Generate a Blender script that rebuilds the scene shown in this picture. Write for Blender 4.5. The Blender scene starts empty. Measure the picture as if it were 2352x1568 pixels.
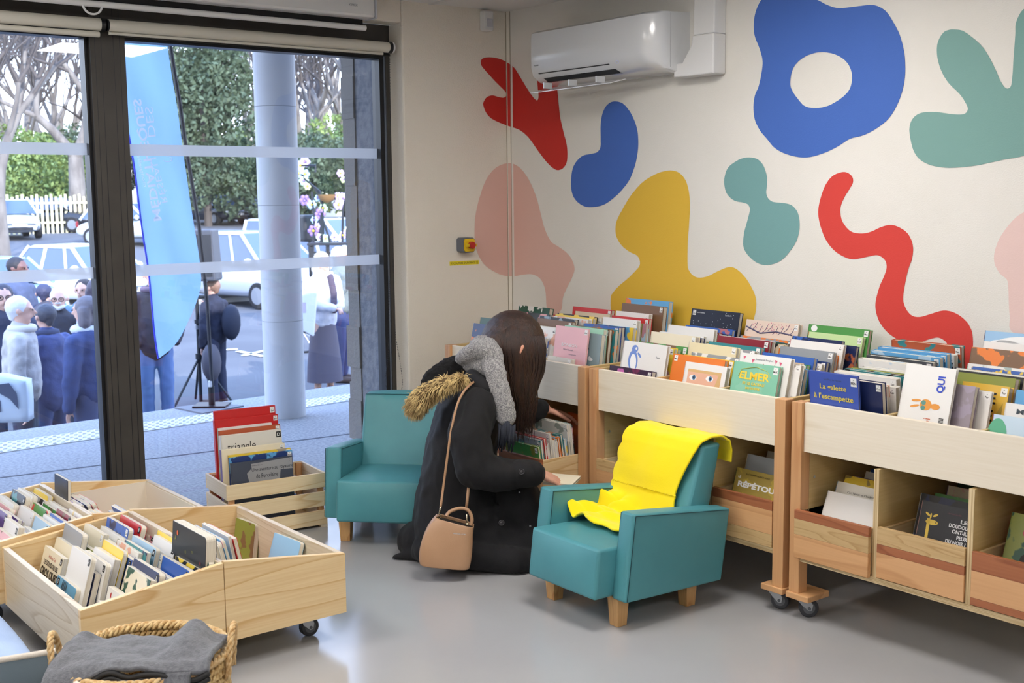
import bpy, math, random
import numpy as np
from mathutils import Vector, Matrix, noise as mnoise
SC = bpy.context.scene
COL = SC.collection
PI = math.pi
# ---------------------------------------------------------------- camera
CAM = Vector((4.74, -3.6588, 1.40))
FPX = 2732.52
YAW, PIT, ROL = math.radians(52.24912), math.radians(7.02205), math.radians(-0.56943)
RND = random.Random(1)
_f = Vector((-math.sin(YAW)*math.cos(PIT), math.cos(YAW)*math.cos(PIT), -math.sin(PIT)))
_r0 = Vector((math.cos(YAW), math.sin(YAW), 0)); _u0 = _r0.cross(_f)
_r = _r0*math.cos(ROL)+_u0*math.sin(ROL); _u = -_r0*math.sin(ROL)+_u0*math.cos(ROL)
cd = bpy.data.cameras.new('camera'); cam = bpy.data.objects.new('camera', cd); COL.objects.link(cam)
cd.sensor_width = 36; cd.lens = FPX/2352*36; cd.clip_start = .05; cd.clip_end = 400
cd.dof.use_dof = True; cd.dof.focus_distance = 4.3; cd.dof.aperture_fstop = 7.1
M = Matrix((( _r.x, _u.x, -_f.x, CAM.x), (_r.y, _u.y, -_f.y, CAM.y), (_r.z, _u.z, -_f.z, CAM.z), (0,0,0,1)))
cam.matrix_world = M
SC.camera = cam
# ---------------------------------------------------------------- light and exposure
SC.view_settings.view_transform = 'Standard'
SC.view_settings.look = 'None'
SC.view_settings.gamma = 1
SC.view_settings.exposure = 0.0
SC.cycles.max_bounces = 8; SC.cycles.transparent_max_bounces = 16
SC.cycles.caustics_reflective = False; SC.cycles.caustics_refractive = False
SC.cycles.sample_clamp_indirect = 4.0
wd = bpy.data.worlds.new('sky'); SC.world = wd; wd.use_nodes = True
nt = wd.node_tree; bg = nt.nodes['Background']
tc = nt.nodes.new('ShaderNodeTexCoord'); sx = nt.nodes.new('ShaderNodeSeparateXYZ')
rp = nt.nodes.new('ShaderNodeValToRGB')
nt.links.new(tc.outputs['Generated'], sx.inputs[0]); nt.links.new(sx.outputs['Z'], rp.inputs[0])
rp.color_ramp.elements[0].position = 0.0; rp.color_ramp.elements[0].color = (.88, .93, 1.0, 1)
rp.color_ramp.elements[1].position = .6; rp.color_ramp.elements[1].color = (.42, .60, 1.0, 1)
nt.links.new(rp.outputs[0], bg.inputs['Color']); bg.inputs['Strength'].default_value = 5.2
sd = bpy.data.lights.new('sun', 'SUN'); sun = bpy.data.objects.new('sun', sd); COL.objects.link(sun)
sd.energy = 7; sd.color = (1, .93, .84); sd.angle = math.radians(.6)
sun.rotation_euler = Vector((-.87, .16, -.46)).to_track_quat('-Z', 'Y').to_euler()
PANEL_POWER = 24.0      # radiance of the ceiling LED panels
# ---------------------------------------------------------------- pixel rays of the photograph -> places
def ray(px, py):
    return (_f + _r*((px-1176)/FPX) - _u*((py-784)/FPX))
def at_x(px, py, X): d = ray(px, py); return CAM + d*((X-CAM.x)/d.x)
def at_y(px, py, Y): d = ray(px, py); return CAM + d*((Y-CAM.y)/d.y)
def at_z(px, py, Z=0.0): d = ray(px, py); return CAM + d*((Z-CAM.z)/d.z)
def at_d(px, py, D): return CAM + ray(px, py)*D
# ---------------------------------------------------------------- colour and materials
def lin(c): c = c/255.0; return c/12.92 if c <= .04045 else ((c+.055)/1.055)**2.4
def rgb(r, g, b): return (lin(r), lin(g), lin(b), 1)
MATS = {}
def mat(name, col=(200,200,200), rough=.6, metal=0, bump=0, bscale=60, spec=.5, var=None, vscale=5, coat=0, detail=4, sheen=0, stretch=None, trans=0, emit=None, est=1):
    """principled material; var = second colour mixed by noise, bump = noise bump"""
    if name in MATS: return MATS[name]
    m = bpy.data.materials.new(name); m.use_nodes = True; MATS[name] = m
    nt = m.node_tree; b = nt.nodes['Principled BSDF']
    b.inputs['Base Color'].default_value = rgb(*col); b.inputs['Roughness'].default_value = rough
    b.inputs['Metallic'].default_value = metal; b.inputs['Specular IOR Level'].default_value = spec
    b.inputs['Coat Weight'].default_value = coat; b.inputs['Coat Roughness'].default_value = .12
    if sheen: b.inputs['Sheen Weight'].default_value = sheen
    if trans: b.inputs['Transmission Weight'].default_value = trans
    if emit:
        b.inputs['Emission Color'].default_value = (*emit, 1); b.inputs['Emission Strength'].default_value = est
    tc = nt.nodes.new('ShaderNodeTexCoord'); mp = nt.nodes.new('ShaderNodeMapping')
    nt.links.new(tc.outputs['Object'], mp.inputs[0])
    if stretch: mp.inputs['Scale'].default_value = stretch
    if var:
        n = nt.nodes.new('ShaderNodeTexNoise'); n.inputs['Scale'].default_value = vscale; n.inputs['Detail'].default_value = detail
        r = nt.nodes.new('ShaderNodeValToRGB'); r.color_ramp.elements[0].position = .38; r.color_ramp.elements[1].position = .62
        r.color_ramp.elements[0].color = rgb(*col); r.color_ramp.elements[1].color = rgb(*var)
        nt.links.new(mp.outputs[0], n.inputs['Vector']); nt.links.new(n.outputs['Fac'], r.inputs[0]); nt.links.new(r.outputs[0], b.inputs['Base Color'])
    if bump:
        n = nt.nodes.new('ShaderNodeTexNoise'); n.inputs['Scale'].default_value = bscale; n.inputs['Detail'].default_value = 3
        bp = nt.nodes.new('ShaderNodeBump'); bp.inputs['Strength'].default_value = min(1, bump); bp.inputs['Distance'].default_value = .004
        nt.links.new(mp.outputs[0], n.inputs['Vector']); nt.links.new(n.outputs['Fac'], bp.inputs['Height']); nt.links.new(bp.outputs[0], b.inputs['Normal'])
    return m
def wood(name, c1, c2, axis=0, rings=9, rough=.45, knots=True, gscale=1.0, knotcol=(96,58,28), distort=1.0):
    """sawn timber: grain lines along an axis, growth rings bent by noise, a few knots"""
    if name in MATS: return MATS[name]
    m = bpy.data.materials.new(name); m.use_nodes = True; MATS[name] = m
    nt = m.node_tree; N = nt.nodes.new; L = nt.links.new; b = nt.nodes['Principled BSDF']; b.inputs['Roughness'].default_value = rough
    tc = N('ShaderNodeTexCoord'); mp = N('ShaderNodeMapping'); L(tc.outputs['Object'], mp.inputs[0])
    s = [rings]*3; s[axis] = rings*.10
    mp.inputs['Scale'].default_value = s
    n = N('ShaderNodeTexNoise'); n.inputs['Scale'].default_value = gscale; n.inputs['Detail'].default_value = 1.5; L(mp.outputs[0], n.inputs['Vector'])
    mu = N('ShaderNodeMath'); mu.operation = 'MULTIPLY'; mu.inputs[1].default_value = 9*distort; L(n.outputs['Fac'], mu.inputs[0])
    fr = N('ShaderNodeMath'); fr.operation = 'FRACT'; L(mu.outputs[0], fr.inputs[0])
    r1 = N('ShaderNodeValToRGB'); e = r1.color_ramp.elements; e[0].position = 0; e[0].color = (0,0,0,1); e[1].position = .8; e[1].color = (.25,.25,.25,1)
    x = e.new(.95); x.color = (1,1,1,1); x = e.new(1.0); x.color = (.1,.1,.1,1)
    L(fr.outputs[0], r1.inputs[0])
    mp2 = N('ShaderNodeMapping'); L(tc.outputs['Object'], mp2.inputs[0]); s2 = [160]*3; s2[axis] = 5; mp2.inputs['Scale'].default_value = s2
    n2 = N('ShaderNodeTexNoise'); n2.inputs['Scale'].default_value = 1; n2.inputs['Detail'].default_value = 2; L(mp2.outputs[0], n2.inputs['Vector'])
    mx = N('ShaderNodeMix'); mx.data_type = 'RGBA'; mx.inputs[0].default_value = .5; L(r1.outputs[0], mx.inputs[6]); L(n2.outputs['Fac'], mx.inputs[7])
    cr = N('ShaderNodeValToRGB'); cr.color_ramp.elements[0].position = .12; cr.color_ramp.elements[0].color = rgb(*c1); cr.color_ramp.elements[1].position = .75; cr.color_ramp.elements[1].color = rgb(*c2)
    L(mx.outputs[2], cr.inputs[0]); out = cr.outputs[0]
    if knots:
        mp3 = N('ShaderNodeMapping'); L(tc.outputs['Object'], mp3.inputs[0]); s3 = [6.5]*3; s3[axis] = 3.6; mp3.inputs['Scale'].default_value = s3
        v = N('ShaderNodeTexVoronoi'); v.inputs['Scale'].default_value = 1; L(mp3.outputs[0], v.inputs['Vector'])
        r3 = N('ShaderNodeValToRGB'); q = r3.color_ramp.elements; q[0].position = .045; q[0].color = (1,1,1,1); q[1].position = .075; q[1].color = (0,0,0,1)
        L(v.outputs['Distance'], r3.inputs[0])
        m2 = N('ShaderNodeMix'); m2.data_type = 'RGBA'; L(r3.outputs[0], m2.inputs[0]); L(out, m2.inputs[6]); m2.inputs[7].default_value = rgb(*knotcol); out = m2.outputs[2]
    L(out, b.inputs['Base Color'])
    return m
def glass_mat(name, tint=(.93,.96,1,1), refl=1.0):
    if name in MATS: return MATS[name]
    m = bpy.data.materials.new(name); m.use_nodes = True; MATS[name] = m
    nt = m.node_tree; nt.nodes.remove(nt.nodes['Principled BSDF']); N = nt.nodes.new; L = nt.links.new
    t = N('ShaderNodeBsdfTransparent'); t.inputs[0].default_value = tint
    g = N('ShaderNodeBsdfGlossy'); g.inputs['Roughness'].default_value = .0
    fr = N('ShaderNodeFresnel'); fr.inputs[0].default_value = 1.5
    mu = N('ShaderNodeMath'); mu.operation = 'MULTIPLY'; mu.inputs[1].default_value = refl; L(fr.outputs[0], mu.inputs[0])
    mx = N('ShaderNodeMixShader'); L(mu.outputs[0], mx.inputs[0]); L(t.outputs[0], mx.inputs[1]); L(g.outputs[0], mx.inputs[2])
    L(mx.outputs[0], nt.nodes['Material Output'].inputs[0]); return m
def film_mat(name, col, a=.85):
    m = bpy.data.materials.new(name); m.use_nodes = True; nt = m.node_tree; N = nt.nodes.new; L = nt.links.new
    nt.nodes.remove(nt.nodes['Principled BSDF'])
    d = N('ShaderNodeBsdfDiffuse'); d.inputs[0].default_value = rgb(*col); t = N('ShaderNodeBsdfTranslucent'); t.inputs[0].default_value = rgb(*col)
    x = N('ShaderNodeMixShader'); x.inputs[0].default_value = a; L(d.outputs[0], x.inputs[1]); L(t.outputs[0], x.inputs[2])
    tr = N('ShaderNodeBsdfTransparent'); y = N('ShaderNodeMixShader'); y.inputs[0].default_value = .26; L(x.outputs[0], y.inputs[1]); L(tr.outputs[0], y.inputs[2])
    L(y.outputs[0], nt.nodes['Material Output'].inputs[0]); return m
def attr_mat(name, rough=.45, art=True, spec=.5):
    """colour from the mesh's own 'Col' attribute, art blotches in 'Col2'"""
    m = bpy.data.materials.new(name); m.use_nodes = True; nt = m.node_tree; N = nt.nodes.new; L = nt.links.new
    b = nt.nodes['Principled BSDF']; b.inputs['Roughness'].default_value = rough; b.inputs['Specular IOR Level'].default_value = spec
    a = N('ShaderNodeAttribute'); a.attribute_name = 'Col'
    if art:
        a2 = N('ShaderNodeAttribute'); a2.attribute_name = 'Col2'
        tc = N('ShaderNodeTexCoord'); oi = N('ShaderNodeObjectInfo')
        ad = N('ShaderNodeVectorMath'); ad.operation = 'ADD'; L(tc.outputs['Object'], ad.inputs[0])
        sc = N('ShaderNodeVectorMath'); sc.operation = 'SCALE'; sc.inputs[3].default_value = 9; cb = N('ShaderNodeCombineXYZ')
        L(oi.outputs['Random'], cb.inputs[0]); L(oi.outputs['Random'], cb.inputs[2]); L(cb.outputs[0], sc.inputs[0]); L(sc.outputs[0], ad.inputs[1])
        n = N('ShaderNodeTexNoise'); n.inputs['Scale'].default_value = 17; n.inputs['Detail'].default_value = 2.5; L(ad.outputs[0], n.inputs['Vector'])
        r = N('ShaderNodeValToRGB'); r.color_ramp.elements[0].position = .54; r.color_ramp.elements[1].position = .57; r.color_ramp.elements[0].color = (0,0,0,1)
        L(n.outputs['Fac'], r.inputs[0]); mu = N('ShaderNodeMath'); mu.operation = 'MULTIPLY'; L(r.outputs[0], mu.inputs[0]); L(a2.outputs['Alpha'], mu.inputs[1])
        mx = N('ShaderNodeMix'); mx.data_type = 'RGBA'; L(mu.outputs[0], mx.inputs[0]); L(a.outputs['Color'], mx.inputs[6]); L(a2.outputs['Color'], mx.inputs[7])
        L(mx.outputs[2], b.inputs['Base Color'])
    else: L(a.outputs['Color'], b.inputs['Base Color'])
    return m
# ---------------------------------------------------------------- mesh builder
class MB:
    def __init__(s): s.v = []; s.f = []; s.m = []; s.c = []; s.c2 = []; s.cur = 0; s.col = None; s.col2 = None; s.xf = None
    def add(s, vs, fs, mi=None):
        o = len(s.v); s.v += [tuple(s.xf @ Vector(p)) if s.xf else tuple(p) for p in vs]
        for f in fs: s.f.append(tuple(i+o for i in f)); s.m.append(s.cur if mi is None else mi); s.c.append(s.col); s.c2.append(s.col2)
        return s
    def box(s, x0, x1, y0, y1, z0, z1, mi=None):
        v = [(x0,y0,z0),(x1,y0,z0),(x1,y1,z0),(x0,y1,z0),(x0,y0,z1),(x1,y0,z1),(x1,y1,z1),(x0,y1,z1)]
        return s.add(v, [(0,3,2,1),(4,5,6,7),(0,1,5,4),(1,2,6,5),(2,3,7,6),(3,0,4,7)], mi)
    def prism(s, pts, a, b, axis=2, mi=None):
        """polygon pts (2d) extruded between a and b along axis"""
        n = len(pts)
        def p3(p, h): return (h,p[0],p[1]) if axis == 0 else ((p[0],h,p[1]) if axis == 1 else (p[0],p[1],h))
        v = [p3(p,a) for p in pts]+[p3(p,b) for p in pts]
        fs = [tuple(range(n-1,-1,-1)), tuple(range(n,2*n))]+[(i,(i+1)%n,(i+1)%n+n,i+n) for i in range(n)]
        return s.add(v, fs, mi)
    def tube(s, path, r, n=8, cap=True, flat=1.0, mi=None, up=None, closed=False):
        P = [Vector(p) for p in path]; R = r if isinstance(r, (list,tuple)) else [r]*len(P)
        vs = []; prev = None; m = len(P)
        for i, p in enumerate(P):
            if closed: t = P[(i+1)%m]-P[(i-1)%m]
            else: t = P[min(i+1,m-1)]-P[max(i-1,0)]
            if t.length < 1e-9: t = Vector((0,0,1))
            t.normalize()
            if prev is None:
                a = Vector(up) if up else (Vector((0,0,1)) if abs(t.z) < .9 else Vector((1,0,0)))
                a = (a-t*a.dot(t)).normalized()
            else: a = (prev-t*prev.dot(t)).normalized() if (prev-t*prev.dot(t)).length > 1e-6 else prev
            prev = a; b = t.cross(a)
            for k in range(n):
                q = 2*PI*k/n; vs.append(p+a*math.cos(q)*R[i]*flat+b*math.sin(q)*R[i])
        fs = []
        for i in range(m if closed else m-1):
            j = (i+1) % m
            for k in range(n): fs.append((i*n+k, i*n+(k+1)%n, j*n+(k+1)%n, j*n+k))
        if cap and not closed: fs.append(tuple(range(n-1,-1,-1))); fs.append(tuple(range((m-1)*n, m*n)))
        return s.add(vs, fs, mi)
    def cyl(s, p0, p1, r, n=16, mi=None, r1=None): return s.tube([p0,p1], [r, r if r1 is None else r1], n, mi=mi)
    def lathe(s, prof, c=(0,0,0), n=24, sx=1, sy=1, mi=None):
        vs = []; fs = []; m = len(prof)
        for (r, z) in prof:
            for k in range(n): q = 2*PI*k/n; vs.append((c[0]+r*sx*math.cos(q), c[1]+r*sy*math.sin(q), c[2]+z))
        for i in range(m-1):
            for k in range(n): fs.append((i*n+k, i*n+(k+1)%n, (i+1)*n+(k+1)%n, (i+1)*n+k))
        return s.add(vs, fs, mi)
    def ball(s, c, r, sc=(1,1,1), n=14, rot=None, mi=None):
        vs = []; fs = []; h = n//2; c = Vector(c)
        for i in range(h+1):
            a = PI*i/h
            for k in range(n):
                q = 2*PI*k/n; p = Vector((r*sc[0]*math.sin(a)*math.cos(q), r*sc[1]*math.sin(a)*math.sin(q), r*sc[2]*math.cos(a)))
                if rot: p = rot @ p
                vs.append(c+p)
        for i in range(h):
            for k in range(n): fs.append((i*n+k, (i+1)*n+k, (i+1)*n+(k+1)%n, i*n+(k+1)%n))
        return s.add(vs, fs, mi)
    def cap(s, p0, r0, p1, r1, n=12, flat=1.0, up=None):
        """tapered capsule, closed"""
        p0 = Vector(p0); p1 = Vector(p1); d = p1-p0; L = max(d.length, 1e-6); d = d/L; path = []; rr = []
        for a in (90,60,30): path.append(p0-d*r0*math.sin(math.radians(a))); rr.append(max(r0*math.cos(math.radians(a)), 1e-4))
        path += [p0, p1]; rr += [r0, r1]
        for a in (30,60,90): path.append(p1+d*r1*math.sin(math.radians(a))); rr.append(max(r1*math.cos(math.radians(a)), 1e-4))
        return s.tube(path, rr, n, flat=flat, up=up)
    def chain(s, pts, n=12, flat=1.0, up=None):
        for (a, ra), (b, rb) in zip(pts[:-1], pts[1:]): s.cap(a, ra, b, rb, n, flat, up)
        return s
    def mesh(s, name):
        me = bpy.data.meshes.new(name); me.from_pydata(s.v, [], s.f); 
        if any(s.m): me.polygons.foreach_set('material_index', s.m)
        for an, cc in (('Col', s.c), ('Col2', s.c2)):
            if any(c is not None for c in cc):
                at = me.color_attributes.new(an, 'FLOAT_COLOR', 'CORNER'); arr = []
                for f, c in zip(s.f, cc): arr += list(c or (0,0,0,0))*len(f)
                at.data.foreach_set('color', arr)
        me.update(); return me
def setp(o, label=None, cat=None, group=None, kind=None):
    if label: o['label'] = label
    if cat: o['category'] = cat
    if group: o['group'] = group
    if kind: o['kind'] = kind
    return o
def link(name, me, mats, parent=None, smooth=False, bevel=0, angle=40, loc=None):
    o = bpy.data.objects.new(name, me); COL.objects.link(o)
    for m in (mats if isinstance(mats, (list,tuple)) else [mats]):
        if len(me.materials) < (len(mats) if isinstance(mats, (list,tuple)) else 1): me.materials.append(m)
    if parent is not None: o.parent = parent
    if loc is not None: o.location = loc
    if smooth is not False:
        me.polygons.foreach_set('use_smooth', [True]*len(me.polygons))
        if smooth != 'all':
            try: me.set_sharp_from_angle(angle=math.radians(angle))
            except Exception: pass
    if bevel:
        b = o.modifiers.new('bevel', 'BEVEL'); b.width = bevel; b.segments = 2; b.limit_method = 'ANGLE'; b.angle_limit = math.radians(35)
    return o
def obj(name, mb, mats, parent=None, **k): return link(name, mb.mesh(name), mats, parent, **k)
def thing(name, label, cat, loc=(0,0,0), rz=0, group=None):
    o = bpy.data.objects.new(name, None); COL.objects.link(o); o.location = loc; o.rotation_euler = (0,0,rz); o.empty_display_size = .1
    return setp(o, label, cat, group)
def fuse(mb, voxel, smooth=4, name='m', disp=None, dec=None, adapt=0):
    """one continuous skin around the overlapping pieces of mb"""
    me = mb.mesh(name); o = bpy.data.objects.new('tmp', me); COL.objects.link(o)
    r = o.modifiers.new('r', 'REMESH'); r.mode = 'VOXEL'; r.voxel_size = voxel; r.adaptivity = adapt
    if smooth: q = o.modifiers.new('s', 'SMOOTH'); q.iterations = smooth; q.factor = .5
    if dec: q = o.modifiers.new('d', 'DECIMATE'); q.ratio = dec
    dg = bpy.context.evaluated_depsgraph_get(); out = bpy.data.meshes.new_from_object(o.evaluated_get(dg)); out.name = name
    bpy.data.objects.remove(o); bpy.data.meshes.remove(me)
    if disp:
        for v in out.vertices:
            d = disp(v.co, v.normal); v.co += v.normal*d
    out.polygons.foreach_set('use_smooth', [True]*len(out.polygons))
    return out
_tx = {}
def text_data(s, bold=0.0, space=1.0, shear=0.0):
    k = (s, bold, space, shear)
    if k in _tx: return _tx[k]
    c = bpy.data.curves.new('t', 'FONT'); c.body = s; c.size = 1; c.align_x = 'LEFT'; c.resolution_u = 3; c.offset = bold; c.space_character = space; c.shear = shear; c.space_line = .95
    o = bpy.data.objects.new('t', c); COL.objects.link(o)
    dg = bpy.context.evaluated_depsgraph_get(); me = bpy.data.meshes.new_from_object(o.evaluated_get(dg))
    vs = [tuple(v.co) for v in me.vertices]; fs = [tuple(p.vertices) for p in me.polygons]
    bpy.data.objects.remove(o); bpy.data.curves.remove(c); bpy.data.meshes.remove(me)
    _tx[k] = (vs, fs); return vs, fs
def put_text(mb, s, o, ux, uy, width=None, height=None, mi=0, bold=0, space=1, shear=0, center=True):
    """lay lettering on a plane: o = centre, ux/uy = reading and up directions; scaled to width"""
    vs, fs = text_data(s, bold, space, shear)
    if not vs: return
    x0 = min(v[0] for v in vs); x1 = max(v[0] for v in vs); y0 = min(v[1] for v in vs); y1 = max(v[1] for v in vs)
    k = width/(x1-x0) if width else height/(y1-y0); ky = k if not (width and height) else height/(y1-y0)
    ux = Vector(ux).normalized(); uy = Vector(uy).normalized(); o = Vector(o); cx = (x0+x1)/2 if center else x0; cy = (y0+y1)/2
    mb.add([o+ux*((v[0]-cx)*k)+uy*((v[1]-cy)*ky) for v in vs], fs, mi)
def crom(pts, n=6, closed=True):
    """smooth curve through points"""
    P = [np.array(p, float) for p in pts]; m = len(P); out = []
    for i in range(m if closed else m-1):
        if closed: a,b,c,d = P[(i-1)%m],P[i],P[(i+1)%m],P[(i+2)%m]
        else: a,b,c,d = P[max(i-1,0)],P[i],P[i+1],P[min(i+2,m-1)]
        for k in range(n):
            t = k/n; out.append(.5*((2*b)+(-a+c)*t+(2*a-5*b+4*c-d)*t*t+(-a+3*b-3*c+d)*t**3))
    if not closed: out.append(P[-1])
    return out
def fill_poly(loops3):
    """triangulated face set for outlines (first outer, others holes), 3d points"""
    import bmesh
    bm = bmesh.new(); es = []
    for lp in loops3:
        vs = [bm.verts.new(p) for p in lp]
        for i in range(len(vs)): es.append(bm.edges.new((vs[i], vs[(i+1)%len(vs)])))
    bmesh.ops.triangle_fill(bm, edges=es, use_beauty=True)
    bm.verts.index_update(); V = [tuple(v.co) for v in bm.verts]; F = [tuple(v.index for v in f.verts) for f in bm.faces]; bm.free()
    return V, F
def nz(p, s=1.0, o=0.0): return mnoise.noise(Vector((p[0]*s+o, p[1]*s+o*.7, p[2]*s-o)))
# ================================================================ ROOM
HC = 2.29
m_wall = mat('wall_plaster', (232,229,223), .85, bump=.25, bscale=220, var=(230,227,220), vscale=3)
m_wallw = mat('wall_window_side', (238,232,220), .85, bump=.6, bscale=150, var=(236,229,217), vscale=3)
m_ceil = mat('ceiling_tile', (226,226,224), .9, bump=.3, bscale=300)
m_floor = mat('floor_vinyl', (170,170,172), .15, spec=.5, var=(166,166,169), vscale=2.2, bump=.02, bscale=500)
m_alu = mat('dark_aluminium', (62,59,56), .5, metal=.25, var=(68,65,61), vscale=7)
m_gasket = mat('black_gasket', (16,18,24), .4)
m_black = mat('black_cloth', (20,20,24), .9)
m_white = mat('white_plastic', (232,232,232), .35)
m_blind = mat('blind_fabric', (214,210,198), .8, bump=.1, bscale=400)
RX, RY = 9.0, -8.2
def structure(name, mb, m, **k): o = obj(name, mb, m, **k); o['kind'] = 'structure'; return o
structure('floor', MB().box(-.2, RX, RY, 0, -.12, 0), m_floor)
c = MB().box(-.11, RX, RY, 0, HC, HC+.08); structure('ceiling', c, m_ceil)
g = MB()
for i in range(1, 15):
    g.box(i*.6-.012, i*.6+.012, RY, 0, HC-.004, HC)
for i in range(0, 14): g.box(0, RX, -i*.6-.45-.012, -i*.6-.45+.012, HC-.0045, HC)
structure('trim_2', g, mat('ceiling_grid', (214,214,212), .5))
WY = -.613                                        # right-hand edge of the window opening
TOPZ = 2.19
WY0 = -3.9
w = MB().box(-.5, 0, WY, .2, -.1, HC+.08).box(-.5, 0, RY, WY0, -.1, HC+.08).box(-.11, 0, WY0, WY, TOPZ, HC+.08)
o = structure('wall_left', w, m_wallw, bevel=.008)
structure('wall_right', MB().box(0, RX, 0, .2, -.1, HC+.08), m_wall)
structure('wall_back', MB().box(RX, RX+.2, RY, .2, -.1, HC+.08), m_wall)
structure('wall_front', MB().box(-.2, RX+.2, RY-.2, RY, -.1, HC+.08), m_wall)
# the boxed corner strip
ca, cb = .008, .022
structure('trim_1', MB().prism([(0,-ca),(cb,0),(0,0)], 0, HC, 2), m_wallw)
gl = MB().box(0, .0018, -ca-.0025, -ca, 0, HC).box(cb, cb+.0025, -.0018, 0, 0, HC)
structure('trim_3', gl, mat('corner_gap', (150,140,118), .9))
# ---------------------------------------------------------------- the painted shapes
_A = lambda L: [(1000+.3189*x, .3189*y) for x, y in L]
_B = lambda L: [(1650+.31895*x, .31895*y) for x, y in L]
_C = lambda L: [(1000+.34014*x, 350+.34014*y) for x, y in L]
_D = lambda L: [(1600+.31973*x, 350+.31973*y) for x, y in L]
RED=_A([(327,460),(335,425),(380,412),(450,420),(510,445),(565,485),(605,545),(650,620),(690,680),(715,712),(733,722),(742,705),(742,670),(737,630),(738,560),(780,530),(850,540),(872,600),(878,650),(885,720),(900,850),(925,960),(945,1040),(951,1110),(945,1170),(920,1210),(885,1225),(850,1212),(800,1165),(735,1080),(675,995),(620,945),(580,925),(520,905),(455,880),(400,850),(365,810),(347,765),(347,735),(370,700),(410,687),(455,698),(490,703),(510,690),(507,665),(480,635),(430,585),(380,530),(345,490)])
BLUEC=_A([(1300,730),(1350,745),(1395,795),(1430,860),(1455,940),(1461,1030),(1455,1110),(1435,1200),(1400,1290),(1350,1360),(1290,1420),(1210,1475),(1120,1492),(1060,1480),(1010,1440),(985,1390),(976,1320),(985,1230),(1010,1170),(1060,1122),(1120,1108),(1165,1095),(1188,1060),(1190,1000),(1190,900),(1200,830),(1225,770),(1260,738)])
PINK=_C([(490,72),(530,78),(575,108),(620,165),(660,245),(690,330),(715,430),(740,520),(780,600),(830,635),(890,680),(925,730),(939,790),(920,850),(885,920),(860,985),(850,1060),(800,1110),(755,1060),(745,950),(730,890),(700,845),(650,822),(590,825),(530,835),(460,830),(390,800),(330,755),(290,690),(268,610),(265,500),(275,400),(300,300),(335,200),(380,130),(430,90)])
YEL=_C([(1600,122),(1650,140),(1690,190),(1713,270),(1718,380),(1712,500),(1704,620),(1703,750),(1712,795),(1740,830),(1780,845),(1840,835),(1910,800),(1980,774),(2030,785),(2090,840),(2140,920),(2165,990),(2165,1060),(2150,1120),(2120,1220),(1700,1260),(1250,1200),(1190,1080),(1185,980),(1200,945),(1240,900),(1300,850),(1350,800),(1378,765),(1380,730),(1360,695),(1310,670),(1260,630),(1225,575),(1216,520),(1225,460),(1260,390),(1320,290),(1400,200),(1490,145),(1550,126)])
TEALS=_D([(385,36),(440,50),(480,95),(503,165),(505,230),(500,290),(515,330),(550,355),(620,362),(680,378),(720,420),(738,480),(738,560),(715,640),(670,710),(620,765),(560,798),(490,808),(430,790),(375,745),(340,690),(335,630),(345,560),(370,470),(382,410),(370,375),(335,360),(270,345),(220,300),(200,240),(200,180),(225,110),(280,65),(330,42)])
SNAKE=_D([(1040,142),(1085,146),(1118,175),(1123,215),(1100,260),(1060,325),(1035,390),(1033,440),(1050,500),(1105,565),(1180,582),(1250,570),(1320,538),(1390,520),(1450,535),(1510,575),(1545,635),(1555,700),(1545,770),(1520,840),(1500,930),(1485,1020),(1487,1080),(1515,1140),(1555,1175),(1610,1180),(1680,1160),(1760,1137),(1820,1140),(1880,1165),(1930,1205),(1960,1245),(1980,1300),(1985,1400),(1970,1520),(1890,1570),(1810,1520),(1808,1410),(1790,1360),(1740,1330),(1690,1335),(1610,1360),(1530,1368),(1450,1345),(1370,1290),(1310,1210),(1285,1120),(1290,1050),(1315,960),(1350,880),(1365,820),(1350,770),(1300,738),(1230,748),(1130,767),(1060,750),(990,705),(930,630),(890,530),(873,430),(890,330),(925,235),(975,170)])
RING=_B([(330,-20),(290,30),(262,110),(254,190),(262,260),(300,360),(318,440),(310,530),(290,620),(262,690),(252,770),(262,860),(300,940),(350,1000),(400,1060),(470,1102),(560,1128),(640,1133),(720,1115),(800,1085),(870,1048),(950,998),(1040,975),(1130,930),(1220,860),(1280,770),(1320,670),(1343,560),(1345,450),(1335,360),(1305,250),(1260,160),(1210,85),(1150,45),(1090,36),(1000,45),(870,58),(790,38),(720,3),(640,-25),(500,-40),(400,-40)])
HOLE=_B([(755,376),(830,388),(900,425),(945,480),(962,550),(950,630),(910,685),(850,730),(780,765),(700,778),(625,765),(575,715),(530,650),(518,600),(528,520),(560,460),(620,410),(690,382)])
TEALB=_B([(1700,212),(1760,222),(1830,270),(1900,335),(1950,410),(2000,510),(2030,580),(2060,625),(2085,637),(2108,615),(2118,540),(2125,420),(2138,250),(2140,180),(2165,110),(2205,60),(2300,0),(2420,0),(2480,200),(2500,700),(2400,1040),(2205,1120),(2060,1148),(1960,1170),(1850,1192),(1700,1207),(1600,1203),(1510,1182),(1440,1138),(1400,1070),(1380,980),(1376,920),(1395,860),(1440,820),(1500,807),(1580,808),(1700,823),(1770,820),(1795,790),(1785,750),(1740,680),(1660,600),(1610,520),(1580,430),(1573,350),(1585,290),(1620,235),(1660,215)])
PINKR=_D([(2352,430),(2290,470),(2220,550),(2165,640),(2137,740),(2145,810),(2180,870),(2230,915),(2240,980),(2243,1080),(2250,1180),(2270,1290),(2500,1350),(2600,1200),(2620,800),(2560,500),(2450,400)])
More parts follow.
